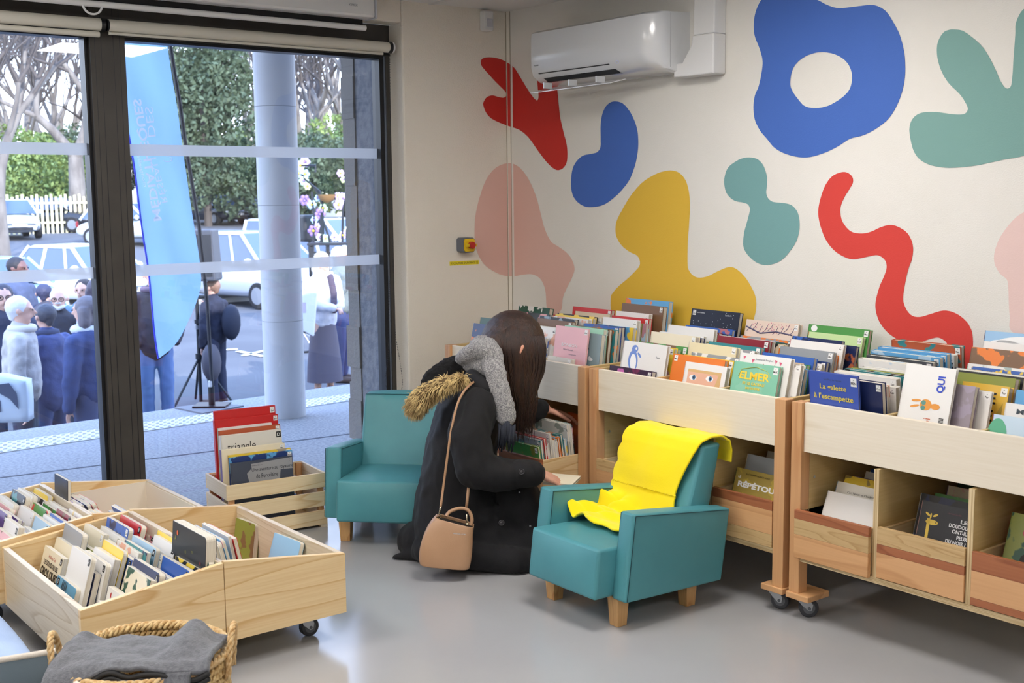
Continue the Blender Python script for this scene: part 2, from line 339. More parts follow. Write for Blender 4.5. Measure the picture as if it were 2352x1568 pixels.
def clipx(poly, f, keep):
    """half-plane clip: keep points where keep*f(p) >= 0"""
    out = []; n = len(poly)
    for i in range(n):
        a, b = poly[i], poly[(i+1)%n]; fa, fb = f(a)*keep, f(b)*keep
        if fa >= 0: out.append(a)
        if (fa >= 0) != (fb >= 0): t = fa/(fa-fb); out.append((a[0]+(b[0]-a[0])*t, a[1]+(b[1]-a[1])*t))
    return out
L1 = lambda p: p[0]-(1164.2+.0085*(p[1]-28.7)); L2 = lambda p: p[0]-(1175.6+.0097*(p[1]-28.7))
nch = Vector((ca, -cb, 0)).normalized()
def at_ch(px, py):
    d = ray(px, py); q = Vector((0,-ca,0)); s = (q-CAM).dot(nch)/d.dot(nch); return CAM+d*s+nch*.0012
def mural(poly, hole, m, label, parent):
    P = [tuple(p) for p in crom(poly, 5)]
    loops = []
    if hole: loops = [[at_y(x, y, -.0012) for x, y in P], [at_y(x, y, -.0012) for x, y in crom(hole, 5)]]; parts = [loops]
    elif min(p[0] for p in P) < 1164:
        parts = [[[at_y(x, y, -.0012) for x, y in clipx(P, L2, 1)]], [[at_x(x, y, .0012) for x, y in clipx(P, L1, -1)]], [[at_ch(x, y) for x, y in clipx(clipx(P, L1, 1), L2, -1)]]]
    else: parts = [[[at_y(x, y, -.0012) for x, y in P]]]
    mb = MB()
    for lp in parts: V, F = fill_poly(lp); mb.add(V, F)
    o = obj('painted_shape', mb, m, parent); o['label'] = label; return o
wr = bpy.data.objects['wall_right']
k = dict(rough=.75, bump=.12, bscale=220)
mural(RED, None, mat('paint_red', (196,44,36), **k), 'red forked shape wrapping the corner under the air conditioner', wr)
mural(BLUEC, None, mat('paint_blue', (66,106,188), **k), 'blue comma shape', wr)
mural(PINK, None, mat('paint_pink', (222,182,170), **k), 'pink bell shape wrapping the corner', wr)
mural(YEL, None, mat('paint_yellow', (226,184,62), **k), 'large yellow shape', wr)
mural(TEALS, None, mat('paint_teal', (116,162,162), **k), 'small teal two-lobed shape', wr)
mural(SNAKE, None, mat('paint_coral', (212,64,56), **k), 'red winding snake shape', wr)
mural(RING, HOLE, MATS['paint_blue'], 'big blue ring', wr)
mural(TEALB, None, mat('paint_teal2', (122,164,158), **k), 'large teal branching shape', wr)
mural(PINKR, None, mat('paint_pink2', (231,202,196), **k), 'pale pink shape', wr)
# ---------------------------------------------------------------- window wall
XF = -.11; XG = -.16
m_glass = glass_mat('window_glass', refl=1.0)
m_film = film_mat('frosted_film', (252,253,255), .8)
yl = at_x(204, 82, XF).y; yr = at_x(284.4, 88, XF).y     # broad mullion between the two windows
gr = at_x(860.5, 130, XG).y                              # right edge of the glass
gz = at_x(860, 131, XG).z
def window(n, y0, y1, sash_r):
    fr = MB()
    fr.box(-.20, XF, y0, y1, gz, TOPZ)                                  # head
    fr.box(-.20, XF, y0, y1, -.02, .04)                                 # sill rail
    fr.box(XF-.004, XF+.012, y0, y1, gz+.018, gz+.03)
    fr.box(XF-.004, XF+.006, y0, y1, gz+.004, gz+.008)
    if sash_r: fr.box(-.20, XF, gr+.03, WY, .04, gz)
    o = structure('window_%d' % n, fr, m_alu)
    gs = MB()
    if sash_r: gs.box(-.19, XF-.012, gr, gr+.03, .04, gz)
    else: gs.box(-.19, XF-.02, y1-.018, y1, .04, gz)
    gs.box(-.19, XF-.01, y0, y1, gz-.012, gz)
    obj('window_gasket', gs, m_gasket, o)
    if sash_r:
        s = MB().box(XF-.03, XF-.008, gr+.022, gr+.030, .04, gz); obj('sash_edge', s, mat('bare_aluminium', (150,160,180), .3, metal=.8), o)
    yy1 = gr+.004 if sash_r else y1-.012
    p = MB().box(XG-.003, XG, y0, yy1, .03, gz); obj('glass_pane', p, m_glass, o)
    for z, nm in ((1.10, 'lower'), (1.60, 'upper')):
        b = MB().box(XG+.0004, XG+.0012, y0, yy1, z-.0235, z+.0235)
        q = obj('film_band', b, m_film, o); q['label'] = nm+' frosted band'
    return o
window(1, WY0, yl+.003, False); window(2, yr-.003, WY, True)
mu = MB().box(-.2, XF+.008, yl, yr, 0, TOPZ)
wdt = yr-yl
for t in (.13, .31, .66, .84): mu.box(XF+.006, XF+.0086, yl+wdt*t-.0012, yl+wdt*t+.0012, 0, TOPZ, 1)
o = structure('trim_4', mu, [m_alu, m_gasket])
# ---------------------------------------------------------------- roller blinds in the recess
def blind(y0, y1, label, chain, bar):
    t = thing('roller_blind', label, 'blind', (-.052, (y0+y1)/2, 2.082), group='roller blinds over the windows')
    c = t.location; h = (y1-y0)/2
    obj('fabric_roll', MB().cyl((0,-h,0), (0,h,0), .0245, 20), m_blind, t, smooth=True)
    obj('bottom_bar', MB().cyl((.004,-h,-.039 if bar else -.031), (.004,h+(-.006 if bar else -.03),-.039 if bar else -.031), .0115 if bar else .006, 10), m_blind, t, smooth=True)
    obj('end_bracket', MB().cyl((0,h,0), (0,h+.016,0), .0275, 18), m_gasket, t, smooth=True); obj('end_bracket', MB().cyl((0,-h-.006,0), (0,-h,0), .024, 18), m_gasket, t, smooth=True)
    if chain:
        obj('chain_wheel_cover', MB().cyl((0,h+.016,0), (0,h+.026,0), .026, 18), m_white, t, smooth=True)
        pts = [(x-c.x, y-c.y, z-c.z) for x, y, z in [tuple(at_y(*p, c.y+h+.02)) for p in []]]
        bm_ = MB(); path = []
        f = lambda px, py: at_d(px, py, 5.0)
        A = [(895,118),(897,300),(900,480),(904,640),(908,760),(917,820),(923,860),(924,885),(920,900),(911,908),(902,906),(891,898),(886,885),(884,870),(888,845),(892,800),(894,640)]
        P = []
        for px, py in A:
            d = ray(px, py); s = (-.03-CAM.x)/d.x; q = CAM+d*s; P.append(np.array(q))
        Q = crom(P, 30, closed=False); last = None; n = 0
        for q in Q:
            if last is None or np.linalg.norm(q-last) > .0068:
                bm_.ball((q[0]-c.x, q[1]-c.y, q[2]-c.z), .0023, n=6); last = q; n += 1
        obj('bead_chain', bm_, m_gasket, t)
    return t
ye = at_x(892, 104, -.05).y
ym = at_x(241, 50, -.05).y
blind(ym+.012, ye-.002, 'cream rolled-up blind over the right-hand window, with black bead chain', True, False)
blind(WY0, ym-.02, 'cream rolled-up blind over the left-hand window, its bottom bar hanging lower', False, True)
# projection screen case on the wall above
t = thing('projection_screen', 'white cased projection screen above the windows, pulled down a little on black cloth', 'projection screen', (.05, -2.2, 2.2))
pe = at_x(866, 20, .06); zt = pe.z
def L_(p): return (p[0]-.05, p[1]+2.2, p[2]-2.2)
b0 = at_x(859, 43, .09); 
case = MB().box(-.045, .055, -1.7, b0.y+2.2, b0.z-2.2, b0.z-2.2+.1); obj('case', case, m_white, t, bevel=.012)
obj('case_end', MB().box(-.046, .056, b0.y+2.2, b0.y+2.2+.012, b0.z-2.2-.002, b0.z-2.2+.1), mat('grey_plastic', (200,203,210), .4), t, bevel=.006)
lg = MB(); put_text(lg, 'KIMEX', L_(at_x(812, 11, .1062)), (0,1,0), (0,0,1), width=.042); obj('maker_lettering', lg, mat('grey_ink', (150,152,158), .5), t)
b1 = at_x(834, 64, .04); b2 = at_x(0, -28, .04)
zb = b1.z
obj('screen_cloth', MB().box(-.012, -.010, -1.7, at_x(833,50,.04).y+2.2, zb-2.2, b0.z-2.2+.02), m_black, t)
obj('bottom_bar', MB().cyl((-.011, -1.7, zb-2.2), (-.011, b1.y+2.2+.012, zb-2.2), .0125, 12), m_white, t, smooth=True)
hc = at_x(212, 5, .045)
pth = [(-.006, hc.y+2.2+.036*math.cos(a), zb-2.2-.006-.034*math.sin(a)) for a in [PI*i/14 for i in range(15)]]
obj('pull_handle', MB().tube(pth, .0045, 6), m_white, t, smooth=True)
# dark board fill above the frame, behind the blinds
# ---------------------------------------------------------------- ceiling lights
lm = bpy.data.materials.new('led_diffuser'); lm.use_nodes = True
e = lm.node_tree.nodes['Principled BSDF']; e.inputs['Base Color'].default_value = (.9,.9,.9,1)
e.inputs['Emission Color'].default_value = (1, .95, .895, 1); e.inputs['Emission Strength'].default_value = PANEL_POWER
n = 0
for (x, y) in ((2.12, -1.15), (5.55, -1.15), (2.9, -3.55), (5.55, -3.55), (2.9, -6.0), (5.55, -6.0), (1.05, -3.05), (1.05, -5.2)):  # the last two panels are added to brighten the left-hand wall
    t = thing('ceiling_light', ['square LED ceiling panel nearest the corner, mirrored in the window glass', 'square LED ceiling panel along the painted wall, behind the camera side', 'square LED ceiling panel over the left of the room', 'square LED ceiling panel over the middle of the room', 'square LED ceiling panel at the far left end', 'square LED ceiling panel at the far right end', 'added LED ceiling panel over the pine book boxes, brightening the left wall', 'added LED ceiling panel by the left end of the windows, brightening that wall'][n], 'ceiling light', (x, y, HC), group='LED ceiling panels'); n += 1
    obj('frame', MB().box(-.33,.33,-.33,-.30,-.012,-.001).box(-.33,.33,.30,.33,-.012,-.001).box(-.33,-.30,-.3,.3,-.012,-.001).box(.30,.33,-.3,.3,-.012,-.001), m_white, t)
    obj('diffuser', MB().box(-.3,.3,-.3,.3,-.008,-.002), lm, t)
# ---------------------------------------------------------------- things on the walls
t = thing('motion_detector', 'small white motion detector under the ceiling beside the corner', 'motion detector', (0, -.13, 2.235))
d0 = at_x(1103, 30, 0); d1 = at_x(1129, 68, 0)
obj('housing', MB().prism([(-.028,-.042),(-.022,-.05),(.022,-.05),(.028,-.042),(.028,.045),(-.028,.045)], 0, .04, 0), m_white, t, bevel=.006)
obj('lens', MB().box(.038, .0425, -.014, .02, -.032, .008), mat('milky_lens', (196,198,206), .3), t, bevel=.003)
t.location = (0, (d0.y+d1.y)/2-.01, (d0.z+d1.z)/2)
sw = at_x(1062, 562, 0)
t = thing('emergency_switch', 'grey and yellow emergency isolator switch with a red knob on the window wall', 'switch', (0, sw.y, sw.z))
h = .036
octo = lambda s, c: [(-s+c,-s),(s-c,-s),(s,-s+c),(s,s-c),(s-c,s),(-s+c,s),(-s,s-c),(-s,-s+c)]
obj('box', MB().prism(octo(h, .009), 0, .055, 0), mat('switch_grey', (98,102,112), .5), t, bevel=.003)
obj('face_plate', MB().prism(octo(.031, .008), .054, .062, 0), mat('switch_yellow', (226,190,30), .4), t, bevel=.001)
obj('collar', MB().cyl((.06,0,0), (.069,0,0), .023, 24).box(.062,.084,-.026,-.014,-.007,.007).box(.062,.084,.014,.026,-.007,.007), MATS['switch_yellow'], t, smooth=True)
obj('knob', MB().cyl((.068,0,0), (.09,0,0), .017, 20), mat('knob_red', (176,30,22), .35), t, smooth=True, bevel=.002)
lb = at_x(1066.5, 603.5, 0); ll = (at_x(1100, 602, 0).y-at_x(1033, 604.5, 0).y)
t = thing('warning_label', 'yellow strip label reading coupure d\'urgence under the emergency switch', 'label', (0, lb.y, lb.z))
obj('strip', MB().box(0, .0012, -ll/2, ll/2, -.010, .010), mat('label_yellow', (232,214,40), .5), t)
tx = MB(); put_text(tx, "COUPURE D'URGENCE", (.0016,0,0), (0,1,0), (0,0,1), width=ll*.76, height=.0095, bold=.012)
for s in (-1, 1):
    yy = s*ll*.44; w_ = .0048
    for a, b, c_, d_ in ((-w_,w_,-.0068,-.0060),(-w_,w_,.0060,.0068),(-w_,-w_+.0008,-.0068,.0068),(w_-.0008,w_,-.0068,.0068)): tx.box(.0013,.0016, yy+a, yy+b, c_, d_)
    tx.add([(.0016,yy-.0018,.005),(.0016,yy+.0018,.001),(.0016,yy+.0002,.0008),(.0016,yy+.0012,-.005),(.0016,yy-.0022,-.0002),(.0016,yy-.0004,.0002)], [(0,4,5,2,1),(5,4,3,2)])
obj('lettering', tx, mat('ink_black', (24,22,20), .5), t)
# ---------------------------------------------------------------- air conditioner
D = .215
p0 = at_y(1217, 74, -D); p1 = at_y(1221, 196, -D); xr = at_y(1523, 19, -D).x
x0 = p0.x; zt = p0.z; zb = p1.z; H_ = zt-zb
x1 = at_y(1577, 10, -.02).x
t = thing('air_conditioner', 'white split air conditioner on the painted wall, its outlet flap open', 'air conditioner', (x0, 0, zb))
Wd = x1-x0
prof = [(0, .02), (0, H_+.01), (-D+.03, H_+.004), (-D+.004, H_-.008), (-D, H_-.03), (-D, .075), (-D+.012, .04), (-D+.05, .014), (-.05, -.004)]
mw = mat('glossy_white', (226,228,231), .16, coat=.7)
rc = .085; sts = [(0, .94), (.008, 1.0), (Wd-rc, 1.0)]+[(Wd-rc+rc*math.sin(a), 1-(rc-rc*math.cos(a))/D) for a in [PI/2*i/7 for i in range(1, 8)]]
V = []; F = []; npf = len(prof)
for (sx_, kf) in sts: V += [(sx_, y*kf, z) for y, z in prof]
for i in range(len(sts)-1):
    for k_ in range(npf): F.append((i*npf+k_, i*npf+(k_+1)%npf, (i+1)*npf+(k_+1)%npf, (i+1)*npf+k_))
F += [tuple(range(npf-1,-1,-1)), tuple(range((len(sts)-1)*npf, len(sts)*npf))]
obj('casing', MB().add(V, F), mw, t, smooth=True, angle=38)
obj('casing_seam', MB().box(Wd-.004, Wd+.0006, -.112, -.110, .02, H_), mat('seam_grey', (168,170,176), .4), t)
xa, xb = .05, Wd*.70
ol = MB().add([(xa,-D+.028,.024),(xb,-D+.028,.024),(xb-.02,-D+.105,.001),(xa+.02,-D+.105,.001)], [(0,1,2,3)])
obj('air_outlet', MB().add([(xa,-D+.006,.050),(xb-.03,-D+.006,.050),(xb,-D+.046,.012),(xa+.02,-D+.046,.012),(xa,-D+.03,.06),(xb-.03,-D+.03,.06),(xb,-D+.09,.012),(xa,-D+.09,.012)], [(0,1,2,3),(7,6,5,4),(0,4,5,1),(1,5,6,2),(2,6,7,3),(3,7,4,0)]), m_gasket, t)
for q in (.12,.3,.5): ol = MB()
for q in (.07, .24, .42): obj('vane', MB().box(q*1.0+.02, q+.027, -D+.002, -D+.05, -.02, .006), mw, t)
fl = MB().add([(.01,-D-.012,-.034),(xb,-D-.012,-.030),(xb,-D+.075,-.010),(.03,-D+.075,-.010),(.01,-D-.012,-.037),(xb,-D-.012,-.033),(xb,-D+.075,-.013),(.03,-D+.075,-.013)], [(0,1,2,3),(7,6,5,4),(0,4,5,1),(1,5,6,2),(2,6,7,3),(3,7,4,0)])
obj('outlet_flap', fl, mw, t)
tx = MB(); put_text(tx, 'TOSHIBA', (.045,-D-.0006,.085), (1,0,0), (0,0,1), width=.034, bold=.02); obj('maker_lettering', tx, mat('logo_grey', (70,72,80), .5), t)
ring = MB().tube([(Wd*.735+.009*math.cos(a), -D+.002, .052+.006*math.sin(a)) for a in [2*PI*i/14 for i in range(14)]], .0012, 5, closed=True); obj('power_button', ring, mat('button_glow', (220,225,255), .3), t)
# conduit trunking
ca0 = at_y(1553, 160, -.06); cr = at_y(1641, 90, -.07).x; cl = at_y(1592, 40, -.07).x
zc = at_y(1642, 168, -.07).z; zs = at_y(1592, 82, -.07).z
t = thing('pipe_trunking', 'white pipe trunking running up the wall from the air conditioner', 'trunking', (cl, 0, zc))
wv = cr-cl
t1 = MB().prism([(ca0.x-cl,0),(wv,0),(wv,zs-zc),(0,zs-zc),(-.004,zs-zc-.035),(-.055,.055),(ca0.x-cl,.055)], -.075, -.002, 1); obj('elbow_cover', t1, m_white, t, bevel=.006)
obj('vertical_duct', MB().box(.002, wv-.002, -.07, 0, zs-zc, HC-zc), m_white, t, bevel=.005)
# ================================================================ BOOK BROWSER UNITS
w_ply = wood('birch_plywood', (234,218,184), (208,184,140), 0, rings=5, knots=False, rough=.5, distort=.5)
w_pale = wood('pale_lacquered_panel', (240,230,212), (224,210,184), 0, rings=4, knots=False, rough=.42, distort=.5)
w_plyv = wood('plywood_side', (214,188,134), (188,156,98), 1, rings=5, knots=False, rough=.5, distort=.5)
w_beech = wood('beech_post', (214,166,118), (192,138,92), 2, rings=9, knots=False, rough=.42, distort=.4)
w_beechx = wood('beech_rail', (218,170,122), (198,148,100), 0, rings=9, knots=False, rough=.42, distort=.4)
w_cherry = wood('cherry_strip', (170,106,70), (142,82,52), 0, rings=9, knots=False, rough=.42)
w_oak = wood('oak_strip', (206,176,128), (178,144,94), 0, rings=16, knots=False, rough=.45, distort=1.2)
w_pine = wood('pine_board_x', (234,210,164), (208,168,112), 0, rings=6, rough=.42)
w_piney = wood('pine_board_y', (236,212,166), (210,170,114), 1, rings=6, rough=.42)
w_edge = mat('plywood_edge', (222,202,160), .6, var=(176,146,100), vscale=1, stretch=(3,3,260))
w_edgev = mat('plywood_edge_upright', (222,202,160), .6, var=(176,146,100), vscale=1, stretch=(260,260,3))
m_steel = mat('zinc_steel', (176,180,186), .3, metal=.9)
m_tyre = mat('grey_rubber', (52,54,60), .5)
m_hub = mat('hub_grey', (90,94,100), .5)
def caster(parent, x, y, ztop, rz, r=.032, brake=True, name='caster'):
    e = bpy.data.objects.new(name, None); COL.objects.link(e); e.parent = parent; e.location = (x, y, 0); e.rotation_euler = (0,0,rz)
    f = MB().box(-.022,.022,-.02,.02, ztop-.004, ztop)
    for s in (-1, 1): f.prism([(-.018,ztop-.004),(.02,ztop-.004),(.034,r+.012),(.030,r-.008),(.018,r-.008),(-.004,r+.012)], s*.0145-.0012, s*.0145+.0012, 1)
    if brake: f.box(.02,.052,-.012,.012, r+.026, r+.03)
    obj('fork', f, m_steel, e, bevel=.0008)
    obj('wheel', MB().cyl((.022,-.0115,r),(.022,.0115,r), r, 22), m_tyre, e, smooth=True, bevel=.003)
    obj('wheel_hub', MB().cyl((.022,-.0122,r),(.022,.0122,r), r*.62, 18).cyl((.022,-.018,r),(.022,.018,r), .005, 8), m_hub, e, smooth=True)
    return e
UX = [(.287,1.257), (1.280,2.250), (2.276,3.246)]
UF = -.600; UB = -.035; UT = .724
UL = ['book browser unit on casters in the corner, with a drawer pulled out', 'middle book browser unit on casters behind the right-hand armchair', 'right-hand book browser unit on casters, three drawers showing']
def trough_z(y): return .575+(y-UF)*.155
def unit(i, hidden=()):
    x0, x1 = UX[i]; t = thing('book_browser', UL[i], 'book trolley', (x0, UF, 0), group='wooden book browser units along the painted wall')
    W = x1-x0; D = UB-UF
    pw = .033; pd = .045
    for nm, a, b in (('post', 0, pw*1.25), ('post', W-pw*1.35, W)):
        obj('post', MB().box(a, b, 0, pd, .086, UT), w_beech, t, bevel=.002)
        obj('post', MB().box(a, b, D-pd, D, .086, UT), w_beech, t, bevel=.002)
    for a, b in ((-.006, .086), (W-.086, W+.006)):
        obj('foot_plate', MB().box(a, b, -.008, .105, .066, .087), w_beechx, t, bevel=.003); obj('foot_plate', MB().box(a, b, D-.11, D, .066, .087), w_beechx, t, bevel=.003)
    a, b = pw*1.25, W-pw*1.35
    p = obj('front_panel', MB().box(a, b, .012, .030, .562, UT-.0), w_pale, t, bevel=.0015)
    obj('top_side_panel', MB().box(.010, .028, pd, D-pd, .56, UT), w_plyv, t, bevel=.0015)
    obj('top_side_panel', MB().box(W-.028, W-.010, pd, D-pd, .56, UT), w_plyv, t, bevel=.0015)
    obj('back_panel', MB().box(a, b, D-.014, D-.002, .20, UT), w_pale, t)
    zf = lambda y: trough_z(y+UF)
    tf = MB().add([(a,.03,zf(.03)-.012),(b,.03,zf(.03)-.012),(b,D-.014,zf(D-.014)-.012),(a,D-.014,zf(D-.014)-.012),(a,.03,zf(.03)),(b,.03,zf(.03)),(b,D-.014,zf(D-.014)),(a,D-.014,zf(D-.014))], [(3,2,1,0),(4,5,6,7),(0,1,5,4),(1,2,6,5),(2,3,7,6),(3,0,4,7)])
    obj('trough_floor', tf, w_ply, t)
    dv = [W/3+.003, 2*W/3-.003]
    for d in dv:
        q = MB().prism([(.03,zf(.03)),(D-.014,zf(D-.014)),(D-.014,UT-.004),(.03,UT-.004)], d-.006, d+.006, 0); obj('trough_divider', q, w_plyv, t)
        obj('lower_divider', MB().box(d-.009, d+.009, .006, D-.014, .215, .555), [w_plyv], t, bevel=.001)
        obj('divider_edge', MB().box(d-.0091, d+.0091, .0045, .0062, .215, .555), w_edgev, t)
    obj('bottom_shelf', MB().box(a, b, .006, D-.014, .196, .215), w_ply, t)
    obj('shelf_edge', MB().box(a, b, .0045, .0062, .196, .215), w_edge, t)
    for s, xx in ((1, a), (-1, b)):
        obj('lower_side_panel', MB().box(min(xx-s*.012, xx), max(xx-s*.012, xx), pd, D-.014, .20, .56), w_plyv, t)
    for zz in (.33, .47): 
        obj('screw_head', MB().cyl((a, .07, zz), (a+.0012, .07, zz), .005, 10), m_steel, t)
    for (xx, rz, br) in ((.045, .9, True), (W-.045, .35, False)):
        caster(t, xx-.012, .03, .066, rz, brake=br); caster(t, xx-.012, D-.05, .066, rz+1.2, brake=False)
    # drawers
    ed = [a+.003, dv[0]-.011, dv[0]+.011, dv[1]-.011, dv[1]+.011, b-.003]
    strips = [[(.215,.265,w_cherry),(.265,.33,w_beechx),(.33,.372,w_oak)], [(.215,.285,w_beechx),(.285,.335,w_cherry),(.335,.376,w_oak)], [(.215,.26,w_oak),(.26,.342,w_beechx),(.342,.374,w_cherry)],
              [(.212,.29,w_beechx),(.29,.342,w_oak),(.342,.372,w_cherry)], [(.218,.298,w_beechx),(.298,.325,w_cherry),(.325,.378,w_oak)], [(.218,.24,w_cherry),(.24,.32,w_beechx),(.32,.376,w_cherry)]]
    for k in range(3):
        u0, u1 = ed[2*k], ed[2*k+1]; pull = {(0,2): .19, (2,0): .012}.get((i,k), 0)
        st = strips[(k+3*(i == 2)) if i != 1 else k]
        if (i,k) == (2,0): u0 = a-.012
        e = bpy.data.objects.new('drawer', None); COL.objects.link(e); e.parent = t; e.location = (0, .010-pull, 0)
        ft = MB()
        for si, (z0, z1, m) in enumerate(st): ft.box(u0, u1, -.012, .004, z0+.0005, z1, si)
        obj('drawer_front', ft, [s[2] for s in st], e, bevel=.001)
        zt = st[-1][1]-.006; L_ = .46
        obj('drawer_side', MB().box(u0+.002, u0+.012, .004, L_, .222, zt), w_piney, e)
        obj('drawer_side', MB().box(u1-.012, u1-.002, .004, L_, .222, zt), w_piney, e)
        obj('drawer_back', MB().box(u0+.012, u1-.012, L_-.010, L_, .222, zt), w_piney, e)
        obj('drawer_base', MB().box(u0+.012, u1-.012, .004, L_-.01, .222, .228), w_ply, e)
    return t
for i in range(3): unit(i)
# ================================================================ ARMCHAIRS
m_teal = mat('teal_leatherette', (74,140,150), .40, var=(78,146,155), vscale=6, bump=.18, bscale=900, spec=.45)
m_seam = mat('dark_seam', (22,66,74), .6)
w_leg = wood('oak_leg', (206,164,110), (176,128,76), 2, rings=14, knots=False, rough=.5)
def pillow_box(sx, sy, sz, bulge, n=10, taper=None):
    """upholstered block: subdivided box with softly bulging faces"""
    mb = MB(); V = []; F = []
    def face(o, u, v, nrm):
        b = len(V); o = Vector(o); u = Vector(u); v = Vector(v); nrm = Vector(nrm)
        for i in range(n+1):
            for j in range(n+1):
                a, c = i/n, j/n; h = bulge*(1-abs(2*a-1)**2.6)*(1-abs(2*c-1)**2.6)
                V.append(o+u*a+v*c+nrm*h)
        for i in range(n):
            for j in range(n): q = b+i*(n+1)+j; F.append((q, q+n+1, q+n+2, q+1))
    X, Y, Z = sx, sy, sz
    face((0,0,0),(0,Y,0),(X,0,0),(0,0,-.3)); face((0,0,Z),(X,0,0),(0,Y,0),(0,0,1)); face((0,0,0),(X,0,0),(0,0,Z),(0,-1,0))
    face((0,Y,0),(0,0,Z),(X,0,0),(0,1,0)); face((0,0,0),(0,0,Z),(0,Y,0),(-1,0,0)); face((X,0,0),(0,Y,0),(0,0,Z),(1,0,0))
    mb.add(V, F); return mb
def weld(me, d=.0005):
    import bmesh
    bm = bmesh.new(); bm.from_mesh(me); bmesh.ops.remove_doubles(bm, verts=bm.verts, dist=d); bm.to_mesh(me); bm.free(); return me
def warp(mb, fn): mb.v = [tuple(fn(*p)) for p in mb.v]; return mb
def armchair(label, loc, rz):
    """child's armchair: faces -y; origin on the floor under its middle"""
    t = thing('armchair', label, 'armchair', loc, rz, group='teal children\'s armchairs')
    def up(mb, name):
        me = mb.mesh(name); weld(me); o = link(name, me, m_teal, t, smooth=True, angle=50); b = o.modifiers.new('b','BEVEL'); b.width = .009; b.segments = 3; b.limit_method = 'ANGLE'; b.angle_limit = math.radians(50); return o
    aw, hw = .067, .243
    for s in (-1, 1):
        mb = pillow_box(aw, .44, .285, .006)
        def f(x, y, z, s=s):
            k = z/.285; yy = y if True else y
            y2 = -.203 + y + .038*k          # raked back as it rises
            return ((-hw if s < 0 else hw-aw)+x, y2, .10-.012*(y/.44)+z*(1-.14*(y/.44)))
        a = up(warp(mb, f), 'armrest')
        xs = (-hw if s < 0 else hw-aw)
        for xx in (xs-.0015, xs+aw+.0015):
            P = [f(0, 0, z)[1:] for z in np.linspace(.004,.279,10)]; P2 = [f(0, y, .285)[1:] for y in np.linspace(.006,.43,10)]
            pts = [(xx, p[0]+.005, p[1]) for p in P]+[(xx, p[0], p[1]-.005) for p in P2]
            obj('seam', MB().tube(pts, .0013, 5), m_seam, a)
    iw = hw-aw
    mb = pillow_box(2*iw-.004, .44, .165, .012)
    seat = up(warp(mb, lambda x, y, z: (-iw+.002+x, -.275+y+.02*(z/.165)*(1-y/.44), .105+z-.02*(y/.44)*(z/.165))), 'seat')
    mb = pillow_box(2*iw-.004, .12, .375, .010)
    back = up(warp(mb, lambda x, y, z: (-iw+.002+x, .085+y*(1-.25*z/.375)+.125*(z/.375), .17+z)), 'backrest')
    obj('seam', MB().box(-iw+.006, iw-.006, .208, .2105, .5435, .5455), m_seam, back)
    for sx in (-1, 1):
        for sy, yy in ((-1, -.165), (1, .15)):
            l = MB(); x_, b_, tp = sx*.165, .020, .026
            l.add([(x_-b_,yy-b_,0),(x_+b_,yy-b_,0),(x_+b_,yy+b_,0),(x_-b_,yy+b_,0),(x_-tp,yy-tp,.102),(x_+tp,yy-tp,.102),(x_+tp,yy+tp,.102),(x_-tp,yy+tp,.102)], [(0,3,2,1),(4,5,6,7),(0,1,5,4),(1,2,6,5),(2,3,7,6),(3,0,4,7)])
            obj('leg', l, w_leg, t, bevel=.002)
    return t
CR = Vector((1.817, -.925, 0)); CRz = math.radians(-1.0)
chairR = armchair('teal children\'s armchair with a yellow blanket thrown over it', CR, CRz)
CL = Vector((.562, -1.058, 0)); CLz = math.radians(44)
chairL = armchair('teal children\'s armchair by the window, behind the kneeling woman', CL, CLz)
# ================================================================ PINE BOOK BOXES ON CASTERS
w_pinew = wood('whitewashed_pine', (226,216,198), (204,190,166), 1, rings=6, rough=.5)
w_pinex2 = wood('window_lit_pine_x', (218,206,184), (186,166,134), 0, rings=7, rough=.45, knotcol=(110,84,62))  # pine greyed to hold the window light that falls on the end boards
def book_box(name, label, x0, x1, y0, ym, y1, zb, ze, zm, m_side, m_end, lit_inside=None):
    """two-compartment box; long sides run along y and rise towards the middle"""
    t = thing(name, label, 'book box', (x0, y0, 0), group='pine book boxes on casters')
    W, L1_, L2_ = x1-x0, ym-y0, y1-y0; th = .018
    def side(xa, xb, nm='long_side'):
        a = obj(nm, MB().prism([(0,zb),(L1_,zb),(L1_,zm),(0,ze)], xa, xb, 0), m_side, t, bevel=.0015)
        b = obj(nm, MB().prism([(L1_+.002,zb),(L2_,zb),(L2_,ze),(L1_+.002,zm+.004)], xa, xb, 0), m_side, t, bevel=.0015)
    side(W-th, W); side(0, th)
    obj('end_board', MB().box(th, W-th, 0, th, zb, ze), m_end, t, bevel=.0015)
    obj('end_board', MB().box(th, W-th, L2_-th, L2_, zb, ze), m_end, t, bevel=.0015)
    obj('middle_board', MB().box(th, W-th, L1_-th*.5, L1_+th*.5, zb, zm), m_end, t, bevel=.0015)
    obj('base_board', MB().box(th, W-th, th, L2_-th, zb, zb+.014), w_ply, t)
    if lit_inside:
        obj('lit_inner_sheet', MB().box(th, th+.003, L1_+.012, L2_-th, zb+.02, ze-.002).box(th+.003, W-th, L2_-th-.003, L2_-th, zb+.02, ze-.006), lit_inside, t)  # pale sheet: window light inside the compartment is put into its colour
    for xx in (.09, W-.11):
        for yy, rz in ((.09,1.4), (L2_-.10,1.55)): caster(t, xx, yy, zb, rz, r=.031)
    return t
BZ = .090; BE = .283; BM = .333
box1 = book_box('book_box', 'front pine book box on casters beside the woven basket', .755, 1.530, -2.676, -2.256, -1.848, BZ, BE, BM, w_piney, w_pinex2)
box2 = book_box('book_box', 'back pine book box near the window glass, behind the front box', .150, .745, -2.80, -2.375, -1.955, BZ, BE, BM, w_piney, w_pinex2, lit_inside=mat('window_lit_ply', (226,218,204), .6))
